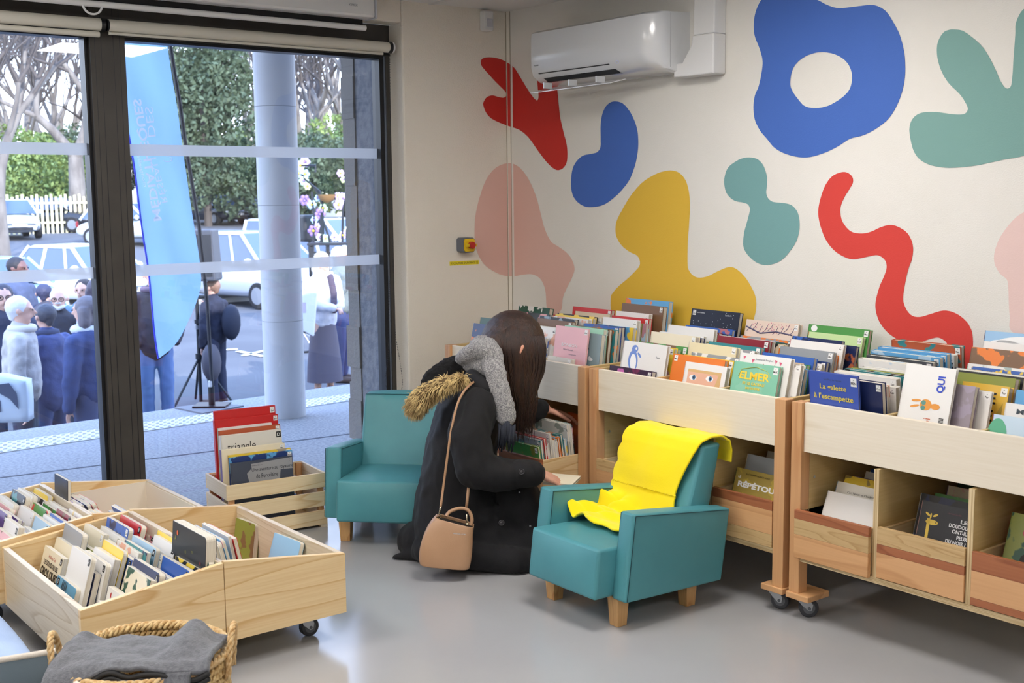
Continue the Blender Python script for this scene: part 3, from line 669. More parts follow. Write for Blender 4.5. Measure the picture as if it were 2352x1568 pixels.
# ================================================================ SLATTED CRATE
cz = math.radians(84.0)
w_cr = wood('crate_slat', (238,220,182), (214,180,128), 0, rings=7, rough=.5); w_crx = wood('crate_slat_short', (226,214,192), (200,180,150), 1, rings=7, rough=.5)
t = thing('slatted_crate', 'slatted pine crate of tall books standing beside the left armchair', 'crate', (.285, -1.685, 0), cz); crate = t
Lc, Dc = .435, .275
for z0 in (.012, .093, .174):
    obj('slat', MB().box(0, Lc, -.001, .010, z0, z0+.062), w_cr, t, bevel=.001)
    obj('slat', MB().box(0, Lc, Dc-.010, Dc+.001, z0, z0+.062), w_cr, t, bevel=.001)
    obj('end_slat', MB().box(0, .010, .010, Dc-.010, z0, z0+.062), w_crx, t, bevel=.001)
    obj('end_slat', MB().box(Lc-.010, Lc, .010, Dc-.010, z0, z0+.062), w_crx, t, bevel=.001)
for xx in (.010, Lc-.035):
    for yy in (.010, Dc-.024): obj('corner_batten', MB().box(xx, xx+.025, yy, yy+.014, .004, .232), w_beech, t)
obj('base_slat', MB().box(.012, Lc-.012, .012, Dc-.012, .012, .02), w_cr, t)
obj('foot_batten', MB().box(.0, .03, 0.0, Dc, 0, .012), w_crx, t); obj('foot_batten', MB().box(Lc-.03, Lc, 0.0, Dc, 0, .012), w_crx, t)
# ================================================================ BOOKS
m_cover = attr_mat('book_cover', .32); m_coverp = attr_mat('book_cover_plain', .32, art=False)
m_pages = mat('page_block', (224,219,206), .85, var=(206,198,182), vscale=1, stretch=(40,900,8))
m_ink = MATS['ink_black']; m_lab = mat('white_sticker', (238,238,236), .5)
PAL = {'white':(233,231,228),'cream':(232,222,196),'pale blue':(176,206,230),'sky blue':(96,164,214),'blue':(52,96,178),'navy':(28,40,84),'dark blue':(38,58,112),'teal':(52,130,136),
 'mint':(160,208,186),'green':(78,146,72),'dark green':(34,80,62),'olive':(132,140,60),'yellow':(236,204,70),'orange':(226,124,46),'rust':(176,88,56),'red':(198,44,44),'dark red':(136,34,44),
 'pink':(232,178,184),'magenta':(196,60,120),'purple':(104,78,140),'lilac':(184,172,208),'grey':(146,150,154),'dark grey':(72,78,84),'black':(26,26,30),'brown':(120,88,62),'beige':(206,188,158),'off-white':(222,218,208),'pale green':(196,220,160)}
MIX = ['white']*9+['off-white']*5+['cream']*3+['pale blue']*4+['sky blue']*3+['blue']*3+['navy']*2+['dark blue']*2+['teal']*2+['mint']*2+['green']*2+['dark green']*2+['olive','yellow','yellow','orange','orange','rust','red','red','dark red','pink','pink','magenta','purple','lilac','grey','grey','dark grey','black','black','brown','beige','pale green']
rng = random.Random(11)
ORD = ['front','second from the front','third from the front','fourth from the front','fifth from the front','sixth from the front','seventh from the front','eighth from the front','ninth from the front','tenth from the front','eleventh from the front','twelfth from the front','13th from the front','14th from the front','15th from the front','16th from the front','17th from the front','18th from the front','19th from the front','20th from the front']
_lm = {}
def label_mesh(txt, dark, s):
    k = (txt, dark, s)
    if k in _lm: return _lm[k]
    mb = MB(); w, h = .017*s, .021*s
    mb.add([(-w,-.0007,0),(0,-.0007,0),(0,-.0007,h),(-w,-.0007,h)], [(0,1,2,3)], 0)
    if dark: put_text(mb, txt[0], (-w/2,-.0011,h/2), (1,0,0), (0,0,1), height=h*.55, mi=1, bold=.02)
    else:
        put_text(mb, 'JA', (-w/2,-.0011,h*.76), (1,0,0), (0,0,1), height=h*.16, mi=1, bold=.02)
        put_text(mb, txt, (-w/2,-.0011,h*.38), (1,0,0), (0,0,1), height=h*.3, mi=1, bold=.02)
    me = mb.mesh('call_label'); me.materials.append(m_ink if dark else m_lab); me.materials.append(m_lab if dark else m_ink); _lm[k] = me; return me
BOOKS = []
def book(name, label, cat, group, w, h, t, col, col2=None, art=.0, board=False, tag=True, tagtxt=None, dark=False, tags=1.0, spine=None, rx=0, rz=0, ry=0, loc=(0,0,0), plain=False, round_=False, tagleft=False):
    """book standing on its foot: front cover faces -y, spine on the left; origin at the foot of the front cover, middle of its width"""
    c1 = rgb(*(PAL[col] if isinstance(col, str) else col))[:3]; c2 = rgb(*(PAL[col2] if isinstance(col2, str) else (col2 or (255,255,255))))[:3]
    A = (*c1, 1); B = (*c2, art); S = (*rgb(*(PAL[spine] if isinstance(spine, str) else spine))[:3], 1) if spine else A
    ct = .0022 if not board else .0016
    mb = MB(); mb.col = A; mb.col2 = B
    if round_ and board:
        r = .012; P = [(-w/2,0),(w/2,0)]+[(w/2-r+r*math.cos(a), h-r+r*math.sin(a)) for a in (0,PI/6,PI/3,PI/2)]+[(-w/2,h)]
        mb.prism(P, 0, ct, 1); mb.prism(P, t-ct, t, 1)
    else: mb.box(-w/2, w/2, 0, ct, 0, h); mb.box(-w/2, w/2, t-ct, t, 0, h)
    mb.col = S; mb.col2 = (*c2, 0); mb.box(-w/2-.0004, -w/2+ct, 0, t, 0, h)
    o = obj(name, mb, m_coverp if plain else m_cover)
    e = 0 if board else .003
    pg = MB()
    if round_ and board:
        r = .012; P = [(-w/2+ct,0),(w/2,0)]+[(w/2-r+r*math.cos(a), h-r+r*math.sin(a)) for a in (0,PI/6,PI/3,PI/2)]+[(-w/2+ct,h)]; pg.prism(P, ct, t-ct, 1)
    else: pg.box(-w/2+ct, w/2-e, ct, t-ct, e*.6, h-e)
    obj('page_block', pg, m_pages, o)
    if tag:
        l = bpy.data.objects.new('call_label', label_mesh(tagtxt or 'Mar', dark, tags)); COL.objects.link(l); l.parent = o
        l.location = ((-w/2+.02*tags+.005) if tagleft else (w/2-.004), 0, h-.026*tags)
    o.location = loc; o.rotation_euler = (rx, ry, rz); setp(o, label, cat, group); BOOKS.append(o)
    return o
def title(b, lines, m, depth=.0011, mi=0, bold=0):
    """lettering on the front cover; lines = (text, cx, cz, width, height or None[, bold])"""
    mb = MB()
    for L in lines: put_text(mb, L[0], (L[1], -depth, L[2]), L[6] if len(L) > 6 else (1,0,0), L[7] if len(L) > 7 else (0,0,1), width=L[3], height=L[4], bold=L[5] if len(L) > 5 else .0)
    return obj('title', mb, m, b)
def patch(b, polys, m, name='cover_picture', depth=.0008):
    mb = MB()
    for P in polys: V, F = fill_poly([[(x, -depth, z) for x, z in P]]); mb.add(V, F)
    return obj(name, mb, m, b)
def ell(cx, cz, rx_, rz_, n=20, a0=0): return [(cx+rx_*math.cos(2*PI*i/n)*math.cos(a0)-rz_*math.sin(2*PI*i/n)*math.sin(a0), cz+rx_*math.cos(2*PI*i/n)*math.sin(a0)+rz_*math.sin(2*PI*i/n)*math.cos(a0)) for i in range(n)]
def tilt_y(h, lean): return h*math.sin(lean)
TAGS = ['Mar','Del','Per','Bou','Gut','Lac','Cor','Ram','Sal','Dub','Kaz','Nay','Geo','Ste']
def stack(place, x0, x1, y0, y1, zf, lean, n, hs, ws, group, seq=None, cat='book', name='picture_book', skip=0, board=0, jit=.02, align=0, tagp=.8, heroes=None, tmul=1.0):
    """books one behind another between y0 and y1, leaning back by `lean` radians"""
    heroes = heroes or {}
    dy = (y1-y0)/n; last = None
    for i in range(n):
        y = y0+dy*i; f = i/max(1, n-1)
        w = rng.uniform(*ws); h = rng.uniform(*hs)*(1+.02*math.sin(i*1.7)); t = dy*rng.uniform(.62,.9)*math.cos(lean)*tmul
        if seq and i < len(seq) and seq[i]: c = seq[i]
        else:
            c = rng.choice(MIX)
            while c == last: c = rng.choice(MIX)
        last = c
        H = heroes.get(i, {})
        w = H.get('w', w); h = H.get('h', h); t = H.get('t', t); c = H.get('col', c)
        sl = (x1-x0)-w; off = H.get('off', rng.uniform(0, 1) if not align else max(0, min(1, align+rng.uniform(-.25, .25))))
        x = x0+w/2+max(0, sl)*off
        c2 = rng.choice(['white','navy','teal','yellow','red','dark green','pale blue','brown','black','orange','pink'])
        art = H.get('art', 1.0 if rng.random() < .38 and c not in ('white','off-white') else (.6 if rng.random() < .3 else 0))
        le = lean+rng.uniform(-jit, jit)
        lab = H.get('label') or '%s %s %s, %s in %s' % (c, 'slim' if t < .009 else ('thick' if t > .016 else 'medium'), 'board book' if board else 'picture book', ORD[i].replace(' from the front',''), place)
        b = book(name, lab, cat, group, w, h, t, c, H.get('col2', c2), art, board=board, tag=H.get('tag', rng.random() < tagp), tagtxt=H.get('tagtxt', rng.choice(TAGS)), dark=bool(board) and rng.random() < .7,
                 tags=H.get('tags', 1.0), spine=H.get('spine', None if rng.random() < .7 else rng.choice(MIX)), rx=-le, loc=(x, y, zf(y)+(t*math.sin(le) if le < 0 else 0)+.001), rz=rng.uniform(-.012,.012), plain=H.get('plain', False), round_=bool(board) and rng.random() < .6, tagleft=rng.random() < .06)
        if 'fn' in H: H['fn'](b, w, h)
m_yt = mat('title_yellow', (240,206,60), .5); m_wt = mat('title_white', (240,240,240), .5); m_rt = mat('title_red', (176,40,36), .5); m_bt = mat('title_blue', (40,70,190), .5)
m_pk = mat('title_magenta', (190,40,130), .5); m_gt = mat('title_grey', (60,74,84), .5)
def cx(i, k):
    x0, x1 = UX[i]; W = x1-x0; a, b = .041, W-.045; dv = [W/3+.003, 2*W/3-.003]
    e = [a+.004, dv[0]-.010, dv[0]+.010, dv[1]-.010, dv[1]+.010, b-.004]
    return x0+e[2*k], x0+e[2*k+1]
FY = UF+.036
# ---- hero covers
def f_nir(b, w, h):
    title(b, [('NIR', -.005, h-.055, .050, .022, .02), ('?', -.035, h-.10, .012, .024, .03)], m_gt)
    patch(b, [ell(.03, h-.105, .016, .006), ell(.026, h-.100, .008, .007)], m_wt); patch(b, [ell(-.03, h-.165, .026, .022), ell(-.012, h-.17, .01, .012)], m_gt); patch(b, [ell(.008, h-.168, .009, .009)], m_wt, 'cover_picture', .0012)
def f_pink(b, w, h):
    title(b, [('Michel Piquemal', -.01, h-.095, .06, None), ('les chaussettes', .02, h-.112, .045, None)], m_gt); title(b, [('BONBON', -.005, h-.075, .10, .013, .01)], m_wt)
def f_penguin(b, w, h):
    mp = mat('crayon_blue', (112,140,206), .7)
    patch(b, [ell(-.055, h-.075, .026, .042, a0=.15)], mp); patch(b, [ell(-.052, h-.028, .017, .015)], mp, 'cover_picture', .0009); patch(b, [ell(-.053, h-.080, .017, .032, a0=.15)], m_wt, 'cover_picture', .0011)
    patch(b, [ell(-.024, h-.05, .014, .005, a0=-.7), ell(-.026, h-.115, .014, .005, a0=-.5)], mp); patch(b, [ell(-.045, h-.026, .005, .005)], m_wt, 'cover_picture', .0013)
    title(b, [('LA LA VOIX', .02, h-.115, .10, .017, 0, 0, )[:6]], mat('crayon_violet', (176,106,176), .7)); title(b, [('Yann', .075, h-.05, .022, None)], m_gt)
def f_encore(b, w, h): title(b, [('Encore un peu petit', 0, h-.045, w*.72, .014, .01)], m_rt)
def f_eyes(b, w, h):
    sk = mat('cover_skin', (226,178,152), .6); hr = mat('cover_hair', (214,176,120), .6)
    patch(b, [[(-w*.40,0.02),(w*.40,.02),(w*.40,h-.025),(-w*.40,h-.025)]], sk); patch(b, [[(.02,.02),(w*.40,.02),(w*.40,h-.03),(.07,h-.03)],[(-w*.4,h-.035),(-w*.4,h-.025),(w*.4,h-.025),(w*.4,h-.035)]], hr, 'cover_picture', .0010)
    patch(b, [ell(-.052, h-.055, .018, .010), ell(.028, h-.052, .018, .010)], m_wt, 'cover_picture', .0013)
    patch(b, [ell(-.047, h-.054, .008, .009), ell(.032, h-.051, .008, .009)], mat('iris_blue', (70,110,150), .4), 'cover_picture', .0016); patch(b, [ell(-.047, h-.054, .0035, .004), ell(.032, h-.051, .0035, .004)], m_ink, 'cover_picture', .0019)
def f_elmer(b, w, h):
    title(b, [('ELMER', 0, h-.045, w*.66, .027, .03), ('ET LE CADEAU', 0, h-.072, w*.48, .010, .02), ('MYSTÈRE', 0, h-.087, w*.32, .010, .02)], m_yt)
    mb = MB(); mb.tube([(-w*.36,-.001,h-.05),(-w*.3,-.001,h-.025),(0,-.001,h-.012),(w*.25,-.001,h-.022),(w*.36,-.001,h-.045)], .0012, 4); obj('cover_picture', mb, mat('vine_green', (188,196,90), .6), b)
def f_tres(b, w, h):
    title(b, [('UN TRÈS TRÈS', 0, h-.036, w*.55, .011, .02)], m_rt); title(b, [('Jonathan de Pringford', 0, h-.018, w*.34, None)], m_gt)
    patch(b, [[(-w*.42+i*.02,h-.012-.004*i),(-w*.42+i*.02+.012,h-.010-.004*i),(-w*.42+i*.02+.004,h-.024-.004*i)] for i in (0,2)]+[[(w*.2+i*.02,h-.012-.005*i),(w*.2+i*.02+.012,h-.014-.005*i),(w*.2+i*.02+.006,h-.027-.005*i)] for i in (0,1)], mat('bunting', (214,90,120), .6))
def f_gal(b, w, h): title(b, [('La galette', .0, h-.048, w*.54, .022, .02), ("à l'escampette", 0, h-.080, w*.80, .024, .02)], mat('title_gold', (214,196,84), .5)); title(b, [('Geoffroy de Pennart', 0, h-.022, w*.36, None)], m_gt)
def f_qui(b, w, h):
    up = (0,0,1); lt = (-1,0,0)
    title(b, [('Q', .045, h-.085, .020, .030, .03, up, lt), ('U', .045, h-.065, .013, .026, .03, up, lt)][:0] or [('QUI', .045, h-.052, .050, .028, .03, up, lt)], m_bt)
    title(b, [('quoi', .020, h-.185, .055, .030, -.004, up, lt)], mat('title_rust', (196,96,60), .5))
    fx = mat('fox_orange', (224,150,64), .6)
    patch(b, [ell(.004, h-.118, .020, .017), ell(-.03, h-.108, .016, .0035, a0=.1), ell(-.032, h-.125, .016, .0035, a0=.25), ell(.036, h-.12, .016, .009)], fx)
    patch(b, [ell(-.004, h-.112, .008, .007), ell(-.004, h-.128, .008, .007)], mat('spectacle_green', (86,140,130), .5), 'cover_picture', .0012)
    mb = MB()
    for i in range(12): mb.box(.055, .07, -.0012, -.0008, h-.20+i*.0042, h-.20+i*.0042+.0022)
    obj('barcode', mb, m_ink, b)
def f_tre(b, w, h):
    title(b, [('RE', .008, h-.040, .062, .034, .02), ('TE', .010, h-.092, .052, .034, .02), ('ne Rayner', .0, h-.126, .07, .012, 0)], m_ink)
    patch(b, [[(-w*.2,h-.02),(.02,h-.07),(w*.1,h-.02)],[(w*.2,h-.12),(w*.42,h-.05),(w*.42,h-.14)]], mat('ochre_dark', (176,150,60), .6), depth=.0005)
    patch(b, [[(-w*.45,.02),(-w*.1,.02),(-w*.2,h-.16),(-w*.42,h-.15)]], mat('fox_rust', (176,72,36), .6), 'cover_picture', .0006)
def f_book_r(b, w, h): 
    patch(b, [ell(-w*.42, h-.06, .03, .05)], mat('cover_green', (96,176,140), .6), depth=.0005); patch(b, [ell(.03, h-.10, .085, .05)], mat('nest_brown', (164,110,84), .7)); patch(b, [[(-.06,h-.105),(.12,h-.105),(.12,h-.12),(-.06,h-.12)]], m_wt, 'cover_picture', .0012)
    patch(b, [[(-.05,0.02),(.12,.02),(.12,h-.12),(-.05,h-.12)]], mat('cover_coral', (216,94,92), .6)); title(b, [('Au', .02, h-.145, .02, .012, .01)], m_yt)
def f_maven(b, w, h): title(b, [('MAYETTE', -.01, h-.022, w*.6, .015, .02)], m_gt)
def f_doud(b, w, h):
    title(b, [('LES', .060, h-.040, .032, .0115, .03), ('DOUDOUS', .043, h-.056, .068, .0115, .03), ('ONT-ILS', .050, h-.072, .055, .0115, .03), ('PEUR', .058, h-.088, .035, .0115, .03), ('DU NOIR ?', .040, h-.104, .066, .0115, .03)], m_wt)
    gy = mat('giraffe_yellow', (230,196,84), .6)
    patch(b, [[(-.062,h-.11),(-.052,h-.11),(-.055,h-.05),(-.065,h-.05)], ell(-.048, h-.060, .021, .008), ell(-.066, h-.038, .009, .0035, a0=-.5), ell(-.040, h-.038, .009, .0035, a0=.5), ell(-.055,h-.042,.003,.009)], gy)
    patch(b, [ell(-.034, h-.059, .002, .002)], m_ink, 'cover_picture', .0012); title(b, [('Laurent Souillé', .02, h-.022, .045, None)], mat('title_plum', (120,70,84), .6))
def f_rep(b, w, h): title(b, [('LE', -w*.40, h-.030, .012, .008, .04), ('RÉPÉTOUT', .005, h-.052, w*.86, .024, .045)], m_wt); title(b, [('ANTONIN LOUCHARD', -.01, h-.016, w*.48, .006)], m_ink)
def f_carl(b, w, h): title(b, [('Carl Norac et Claude K. Dubois', .005, h-.030, w*.62, .007)], m_ink)
def f_night(b, w, h): title(b, [('Pierre Delabier', -w*.30, h-.014, .045, None), ('Sandra R.', w*.28, h-.016, .035, None)], m_wt); patch(b, [ell(rng.uniform(-w*.45,w*.45), rng.uniform(h-.09,h-.006), .0013, .0013, 6) for _ in range(30)], m_wt)
def f_tree(b, w, h):
    mb = MB()
    for i in range(9):
        x = -w*.46+i*w*.1; z = h-.045+.008*math.sin(i*2); mb.tube([(x,-.001,z),(x+.014,-.001,z+.012),(x+.022,-.001,z+.03)], .0011, 4)
    mb.tube([(-w*.48,-.001,h-.028),(-w*.2,-.001,h-.05),(w*.1,-.001,h-.038),(w*.4,-.001,h-.045)], .0026, 4); obj('cover_picture', mb, mat('branch_indigo', (86,84,120), .6), b)
    patch(b, [ell(rng.uniform(-w*.4,w*.4), rng.uniform(h-.045,h-.006), .0025, .002, 6) for _ in range(40)], mat('blossom', (200,110,140), .6), 'cover_picture', .0014)
def f_terr(b, w, h): title(b, [('LE TERRIER', .03, h-.024, .06, .011, .01)], mat('title_rose', (196,120,160), .6)); patch(b, [[(-w*.32,h-.05),(-.01,h-.05),(-.04,h-.006),(-w*.3,h-.008)]], mat('cover_orchid', (200,110,176), .6))
def f_log(b, w, h): title(b, [("L'OGRE", .06, h-.028, .10, .016, .0)], m_ink); patch(b, [ell(-.02, h-.028, .07, .016, a0=.12), ell(-.06, h-.036, .05, .01)], m_wt, depth=.0005)
def f_stamp(b, w, h): patch(b, [ell(-w*.40, h-.014, .014, .012)], m_lab, depth=.0005)
# ---- top troughs
g1, g2, g3 = 'picture books in the corner browser trough', 'picture books in the middle browser trough', 'picture books in the right-hand browser trough'
a = cx(0,0); stack('left bay of the corner unit', a[0], a[1], FY+.03, UB-.16, trough_z, .22, 11, (.215,.26), (.22,.26), g1, tagp=.7)
a = cx(0,1); stack('middle bay of the corner unit', a[0], a[1], FY+.03, UB-.10, trough_z, .16, 14, (.215,.262), (.225,.27), g1, seq=['blue','white','orange','grey','off-white','brown','black','lilac','white','yellow','black','off-white','beige'])
a = cx(0,2); stack('right bay of the corner unit', a[0], a[1], FY+.004, UB-.055, trough_z, .13, 16, (.225,.265), (.20,.262), g1, seq=['white','pink','grey','mint','brown','teal','blue','navy','sky blue','white','olive','pale blue','red','white','blue','brown'],
  heroes={0:dict(w=.15,h=.155,col='off-white',off=.1,label='small white pictured book leaning at the very front of the corner unit'), 1:dict(w=.205,h=.275,col='pink',off=.15,art=0,t=.009,label='plain pale pink picture book facing out of the corner unit',fn=f_pink,tagtxt='Dev'), 2:dict(w=.17,h=.25,col=(134,154,160),off=1,art=0,label='grey-blue picture book with a cloud, right front of the corner unit',fn=f_nir,tagtxt='Dou'), 3:dict(h=.262,w=.24),
          15:dict(h=.30,w=.262,col='sky blue',col2='orange',off=.3,label='tall blue and orange book, rearmost in the right bay of the corner unit',tagtxt='Con'),14:dict(h=.285,w=.255,col='brown',col2='yellow',off=.2,tagtxt='Cou')})
a = cx(1,0); stack('left bay of the middle unit', a[0], a[1], FY+.006, UB-.07, trough_z, .20, 17, (.205,.25), (.225,.265), g2, seq=['purple','white','white','yellow','pale green','green','blue','cream','navy','white','olive','white','dark red','green','navy','blue','navy'],
  heroes={0:dict(w=.235,h=.155,col=(62,44,66),off=0,art=.3,col2='magenta',label='dark purple picture book lying low at the left front of the middle unit',fn=f_terr,spine='black'), 1:dict(w=.235,h=.25,col='white',off=.9,art=0,label='white picture book with a blue crayon penguin, front of the middle unit',fn=f_penguin),
          16:dict(h=.285,w=.26,col=(20,24,44),off=.3,art=0,label='night-blue starry picture book, rearmost left in the middle unit',fn=f_night,tagtxt='Dau')})
a = cx(1,1); stack('middle bay of the middle unit', a[0], a[1], FY+.006, UB-.075, trough_z, .22, 17, (.205,.245), (.225,.262), g2, seq=['cream','orange','yellow','grey','cream','off-white','white','teal','white','sky blue','dark red','white','beige','dark green','blue','grey','navy','beige'],
  heroes={0:dict(w=.20,h=.212,col='white',off=1,art=0,label='picture book showing a face with blue eyes, front of the middle unit',fn=f_eyes,tagtxt='Lac'), 4:dict(w=.235,h=.25,col=(226,214,176),off=.2,art=0,label='cream picture book titled in red, behind the blue-eyed face cover',fn=f_encore,tagtxt='Kaz'),
          16:dict(h=.265,w=.26,col=(226,206,190),off=.2,art=0,label='cherry blossom picture book, rearmost in the middle bay',fn=f_tree,tagtxt='Gra')})
a = cx(1,2); stack('right bay of the middle unit', a[0], a[1], FY+.006, UB-.08, trough_z, .22, 18, (.205,.245), (.225,.265), g2, seq=['mint','white','white','beige','sky blue','green','blue','white','dark blue','grey','orange','white','white','pale blue','navy','sky blue','pale green','green'],
  heroes={0:dict(w=.20,h=.238,col=(130,192,164),off=.15,art=.35,col2='mint',label='green picture book with yellow lettering, right front of the middle unit',fn=f_elmer,tagtxt='McK',tags=1.15), 1:dict(w=.225,h=.262,col='white',off=.2,art=0,label='white picture book with bunting, behind the green yellow-lettered one',fn=f_tres,tagtxt='McK'),
          3:dict(w=.235,h=.235,col='beige',art=0,off=.3), 17:dict(h=.27,w=.265,col='green',col2='pale green',off=.9,label='tall green picture book, rearmost in the right bay of the middle unit',fn=f_stamp,tagtxt='Mat'), 16:dict(h=.25,w=.24,col='pale green',off=.6), 13:dict(h=.25,w=.22,col='navy',col2='blue')})
a = cx(2,0); stack('left bay of the right-hand unit', a[0], a[1], FY+.015, UB-.02, lambda y: trough_z(y), -.10, 17, (.20,.232), (.215,.258), g3, seq=['blue','navy','white','white','white','teal','olive','white','white','magenta','dark grey','sky blue','sky blue','black','white','rust','grey'],
  heroes={0:dict(w=.19,h=.248,col=(62,88,176),off=0,art=0,t=.010,tags=1.3,tagtxt='PEN',label='blue picture book titled in gold, left front of the right-hand unit',fn=f_gal,spine='dark blue'), 15:dict(h=.245,w=.262,t=.022,col='rust'), 11:dict(h=.235,w=.262), 12:dict(h=.24,w=.262), 10:dict(t=.024,w=.25,col='dark grey',art=0)})
a = cx(2,1); stack('middle bay of the right-hand unit', a[0], a[1], FY+.010, UB-.05, trough_z, .24, 14, (.215,.25), (.225,.265), g3, seq=['white','grey','white','yellow','olive','white','black','off-white','dark grey','blue','white','green','sky blue','white'],
  heroes={0:dict(w=.17,h=.30,col='white',off=.05,art=0,t=.012,tag=False,label='white picture book with a bespectacled orange fox, front of the right-hand unit',fn=f_qui), 1:dict(w=.23,h=.245,col=(150,140,150),off=0,art=.3,col2='lilac',tagtxt='Sch'), 2:dict(w=.17,h=.225,col='white',off=.75,art=0,t=.012,tagtxt='Per'), 3:dict(w=.15,h=.235,col=(222,180,70),off=1.0,art=0,label='orange-yellow picture book with black letters, middle bay of the right-hand unit',fn=f_tre,tagtxt='Ray',tags=1.2),
          13:dict(h=.30,w=.268,col=(150,190,226),off=.3,art=0,label='tall pale blue cloudy book, rearmost in the middle bay of the right-hand unit',fn=f_log,spine=(96,50,90),t=.03),12:dict(h=.275,w=.26,col='white',t=.018,art=0),11:dict(h=.262,w=.262,t=.015,col='brown')})
a = cx(2,2); stack('right bay of the right-hand unit', a[0], a[1], FY+.010, UB-.2, trough_z, .22, 6, (.21,.25), (.235,.268), g3,
  heroes={0:dict(w=.235,h=.185,col=(200,220,236),off=0,art=0,label='picture book with a brown nest on coral red, right edge of the photo',fn=f_book_r,spine=(196,60,110),tag=False), 1:dict(w=.23,h=.205,col='white',off=.1,art=0,label='white picture book with grey capitals behind the brown nest cover',fn=f_maven,tag=False), 2:dict(w=.235,h=.228,col='sky blue',off=0,art=0)})
# ---- lower drawers
def drawer_range(i, k):
    x0, x1 = UX[i]; W = x1-x0; a, b = .041, W-.045; dv = [W/3+.003, 2*W/3-.003]
    e = [a+.003, dv[0]-.011, dv[0]+.011, dv[1]-.011, dv[1]+.011, b-.003]
    return x0+e[2*k]+.014, x0+e[2*k+1]-.014
zd = lambda y: .2285
gl_ = 'picture books in the lower drawers'
a = drawer_range(1,0); stack('left drawer of the middle unit', a[0], a[1], UF+.06, UF+.30, zd, .30, 4, (.20,.23), (.20,.24), gl_)
a = drawer_range(1,2); stack('right drawer of the middle unit', a[0], a[1], UF+.024, UF+.36, zd, .30, 6, (.215,.262), (.19,.235), gl_, seq=['olive','grey','dark green','off-white','orange','white'],
  heroes={0:dict(w=.222,h=.218,col=(164,142,72),off=1,art=.3,col2='yellow',label='ochre picture book with white bubble letters in the middle unit\'s right drawer',fn=f_rep,spine='dark green',tagtxt='Lou'), 5:dict(h=.27,w=.20,off=1,col='off-white',col2='green',art=1)})
a = drawer_range(2,0); stack('left drawer of the right-hand unit', a[0], a[1], UF+.010, UF+.42, zd, .42, 9, (.235,.27), (.20,.235), gl_, seq=['white','off-white','yellow','purple','white','blue','white','dark green','dark red'],
  heroes={0:dict(w=.222,h=.215,col='white',off=1,art=0,tag=False,label='blank white picture book, front of the right-hand unit\'s left drawer'), 1:dict(w=.225,h=.24,col='off-white',off=1,art=0,tag=False,label='white picture book printed with two author names in the left drawer',fn=f_carl), 8:dict(h=.30,w=.225,col='dark blue',off=1,col2='red')})
a = drawer_range(2,1); stack('middle drawer of the right-hand unit', a[0], a[1], UF+.028, UF+.40, zd, .30, 7, (.235,.262), (.19,.225), gl_, seq=['black','black','green','lilac','cream','dark green','olive'],
  heroes={0:dict(w=.185,h=.245,col=(26,26,32),off=.9,art=0,t=.012,tags=1.2,tagtxt='Sal',label='black picture book with white capitals and a yellow giraffe head',fn=f_doud,spine=(200,150,140))})
a = drawer_range(2,2); stack('right drawer of the right-hand unit', a[0], a[1], UF+.045, UF+.3, zd, .34, 4, (.23,.262), (.20,.235), gl_, heroes={0:dict(w=.21,h=.262,col='olive',col2='dark green',off=1,art=1,tag=False,label='green picture book with a boy\'s face under red flowers, right drawer',fn=lambda b,w,h: (patch(b,[ell(-.01,h-.155,.038,.042)],mat('cover_face',(228,178,140),.6),depth=.0009), patch(b,[ell(-.012,h-.128,.042,.026)],m_ink,'cover_picture',.0012), patch(b,[ell(-.04+.03*i,h-.05-.012*(i%2),.02,.018) for i in range(4)],mat('cover_flower',(190,52,84),.6),'cover_picture',.0012)))})
# ---- drawer pulled out of the corner unit: books slanting to the right
a = drawer_range(0,2)
stack('the pulled-out drawer', a[0]+.01, a[1], UF-.165, UF+.028, lambda y: .232, -.13, 13, (.20,.235), (.205,.225), 'picture books in the pulled-out drawer', seq=['green','grey','red','white','off-white','white','white','orange','teal','pale blue','white','white','black'], board=0, align=.9,
  heroes={0:dict(h=.19,col='green',col2='olive',art=1),1:dict(h=.215),2:dict(h=.22),10:dict(h=.262,w=.20),11:dict(h=.262,w=.20),12:dict(h=.255,w=.2)})
b = book('picture_book', 'glossy orange picture book with white script, behind the pulled-out drawer', 'book', 'picture books in the pulled-out drawer', .20, .265, .012, (196,96,44), None, 0, tag=False, rx=-.10, loc=(1.105, UF+.10, .232), plain=True)
title(b, [('La', .05, .20, .03, None, 0, (.35,0,-.9), (.9,0,.35)), ('incroyable', .01, .17, .10, None, 0, (.35,0,-.9), (.9,0,.35))], m_wt)
# ---- pine boxes: board books in rows
def row(place, xc, y0, y1, n, zb, lean, hs, ws, group, seq=None, heroes=None, jx=.006, tmul=1.0):
    stack(place, xc-.125, xc+.125, y0, y1, lambda y: zb, lean, n, hs, ws, group, seq=seq, name='board_book', cat='book', board=1, align=.5, tagp=.75, heroes=heroes, jit=.05, tmul=tmul)
gA, gB = 'board books in the front pine box', 'board books in the back pine box'
zb1 = BZ+.015
def f_gros(b, w, h): title(b, [('LE DOUDOU DE', 0, h-.045, w*.72, .016, .02), ('GROS OURS', .0, h-.075, w*.86, .028, .03)], m_ink); title(b, [('Hélène Gal', 0, h-.022, w*.35, None)], m_rt)
def f_imag(b, w, h): title(b, [("L'IMAGIER", 0, h-.060, w*.78, .019, .01)], m_rt); title(b, [('PÈRE CASTOR', 0, h-.082, w*.7, .012, .01)], mat('title_sky', (120,170,220), .5)); patch(b, [ell(-.05,h-.02,.005,.009), ell(-.02,h-.026,.006,.008), ell(.012,h-.028,.005,.009)], m_rt)
def f_five(b, w, h): title(b, [('5', .0, h-.03, .016, .026, .01)], m_rt)
def f_chev(b, w, h): title(b, [('Le cheval', .01, h-.038, w*.62, .018, .02)], m_wt); patch(b, [ell(-w*.38, h-.026, .010, .013)], MATS['white_sticker'])
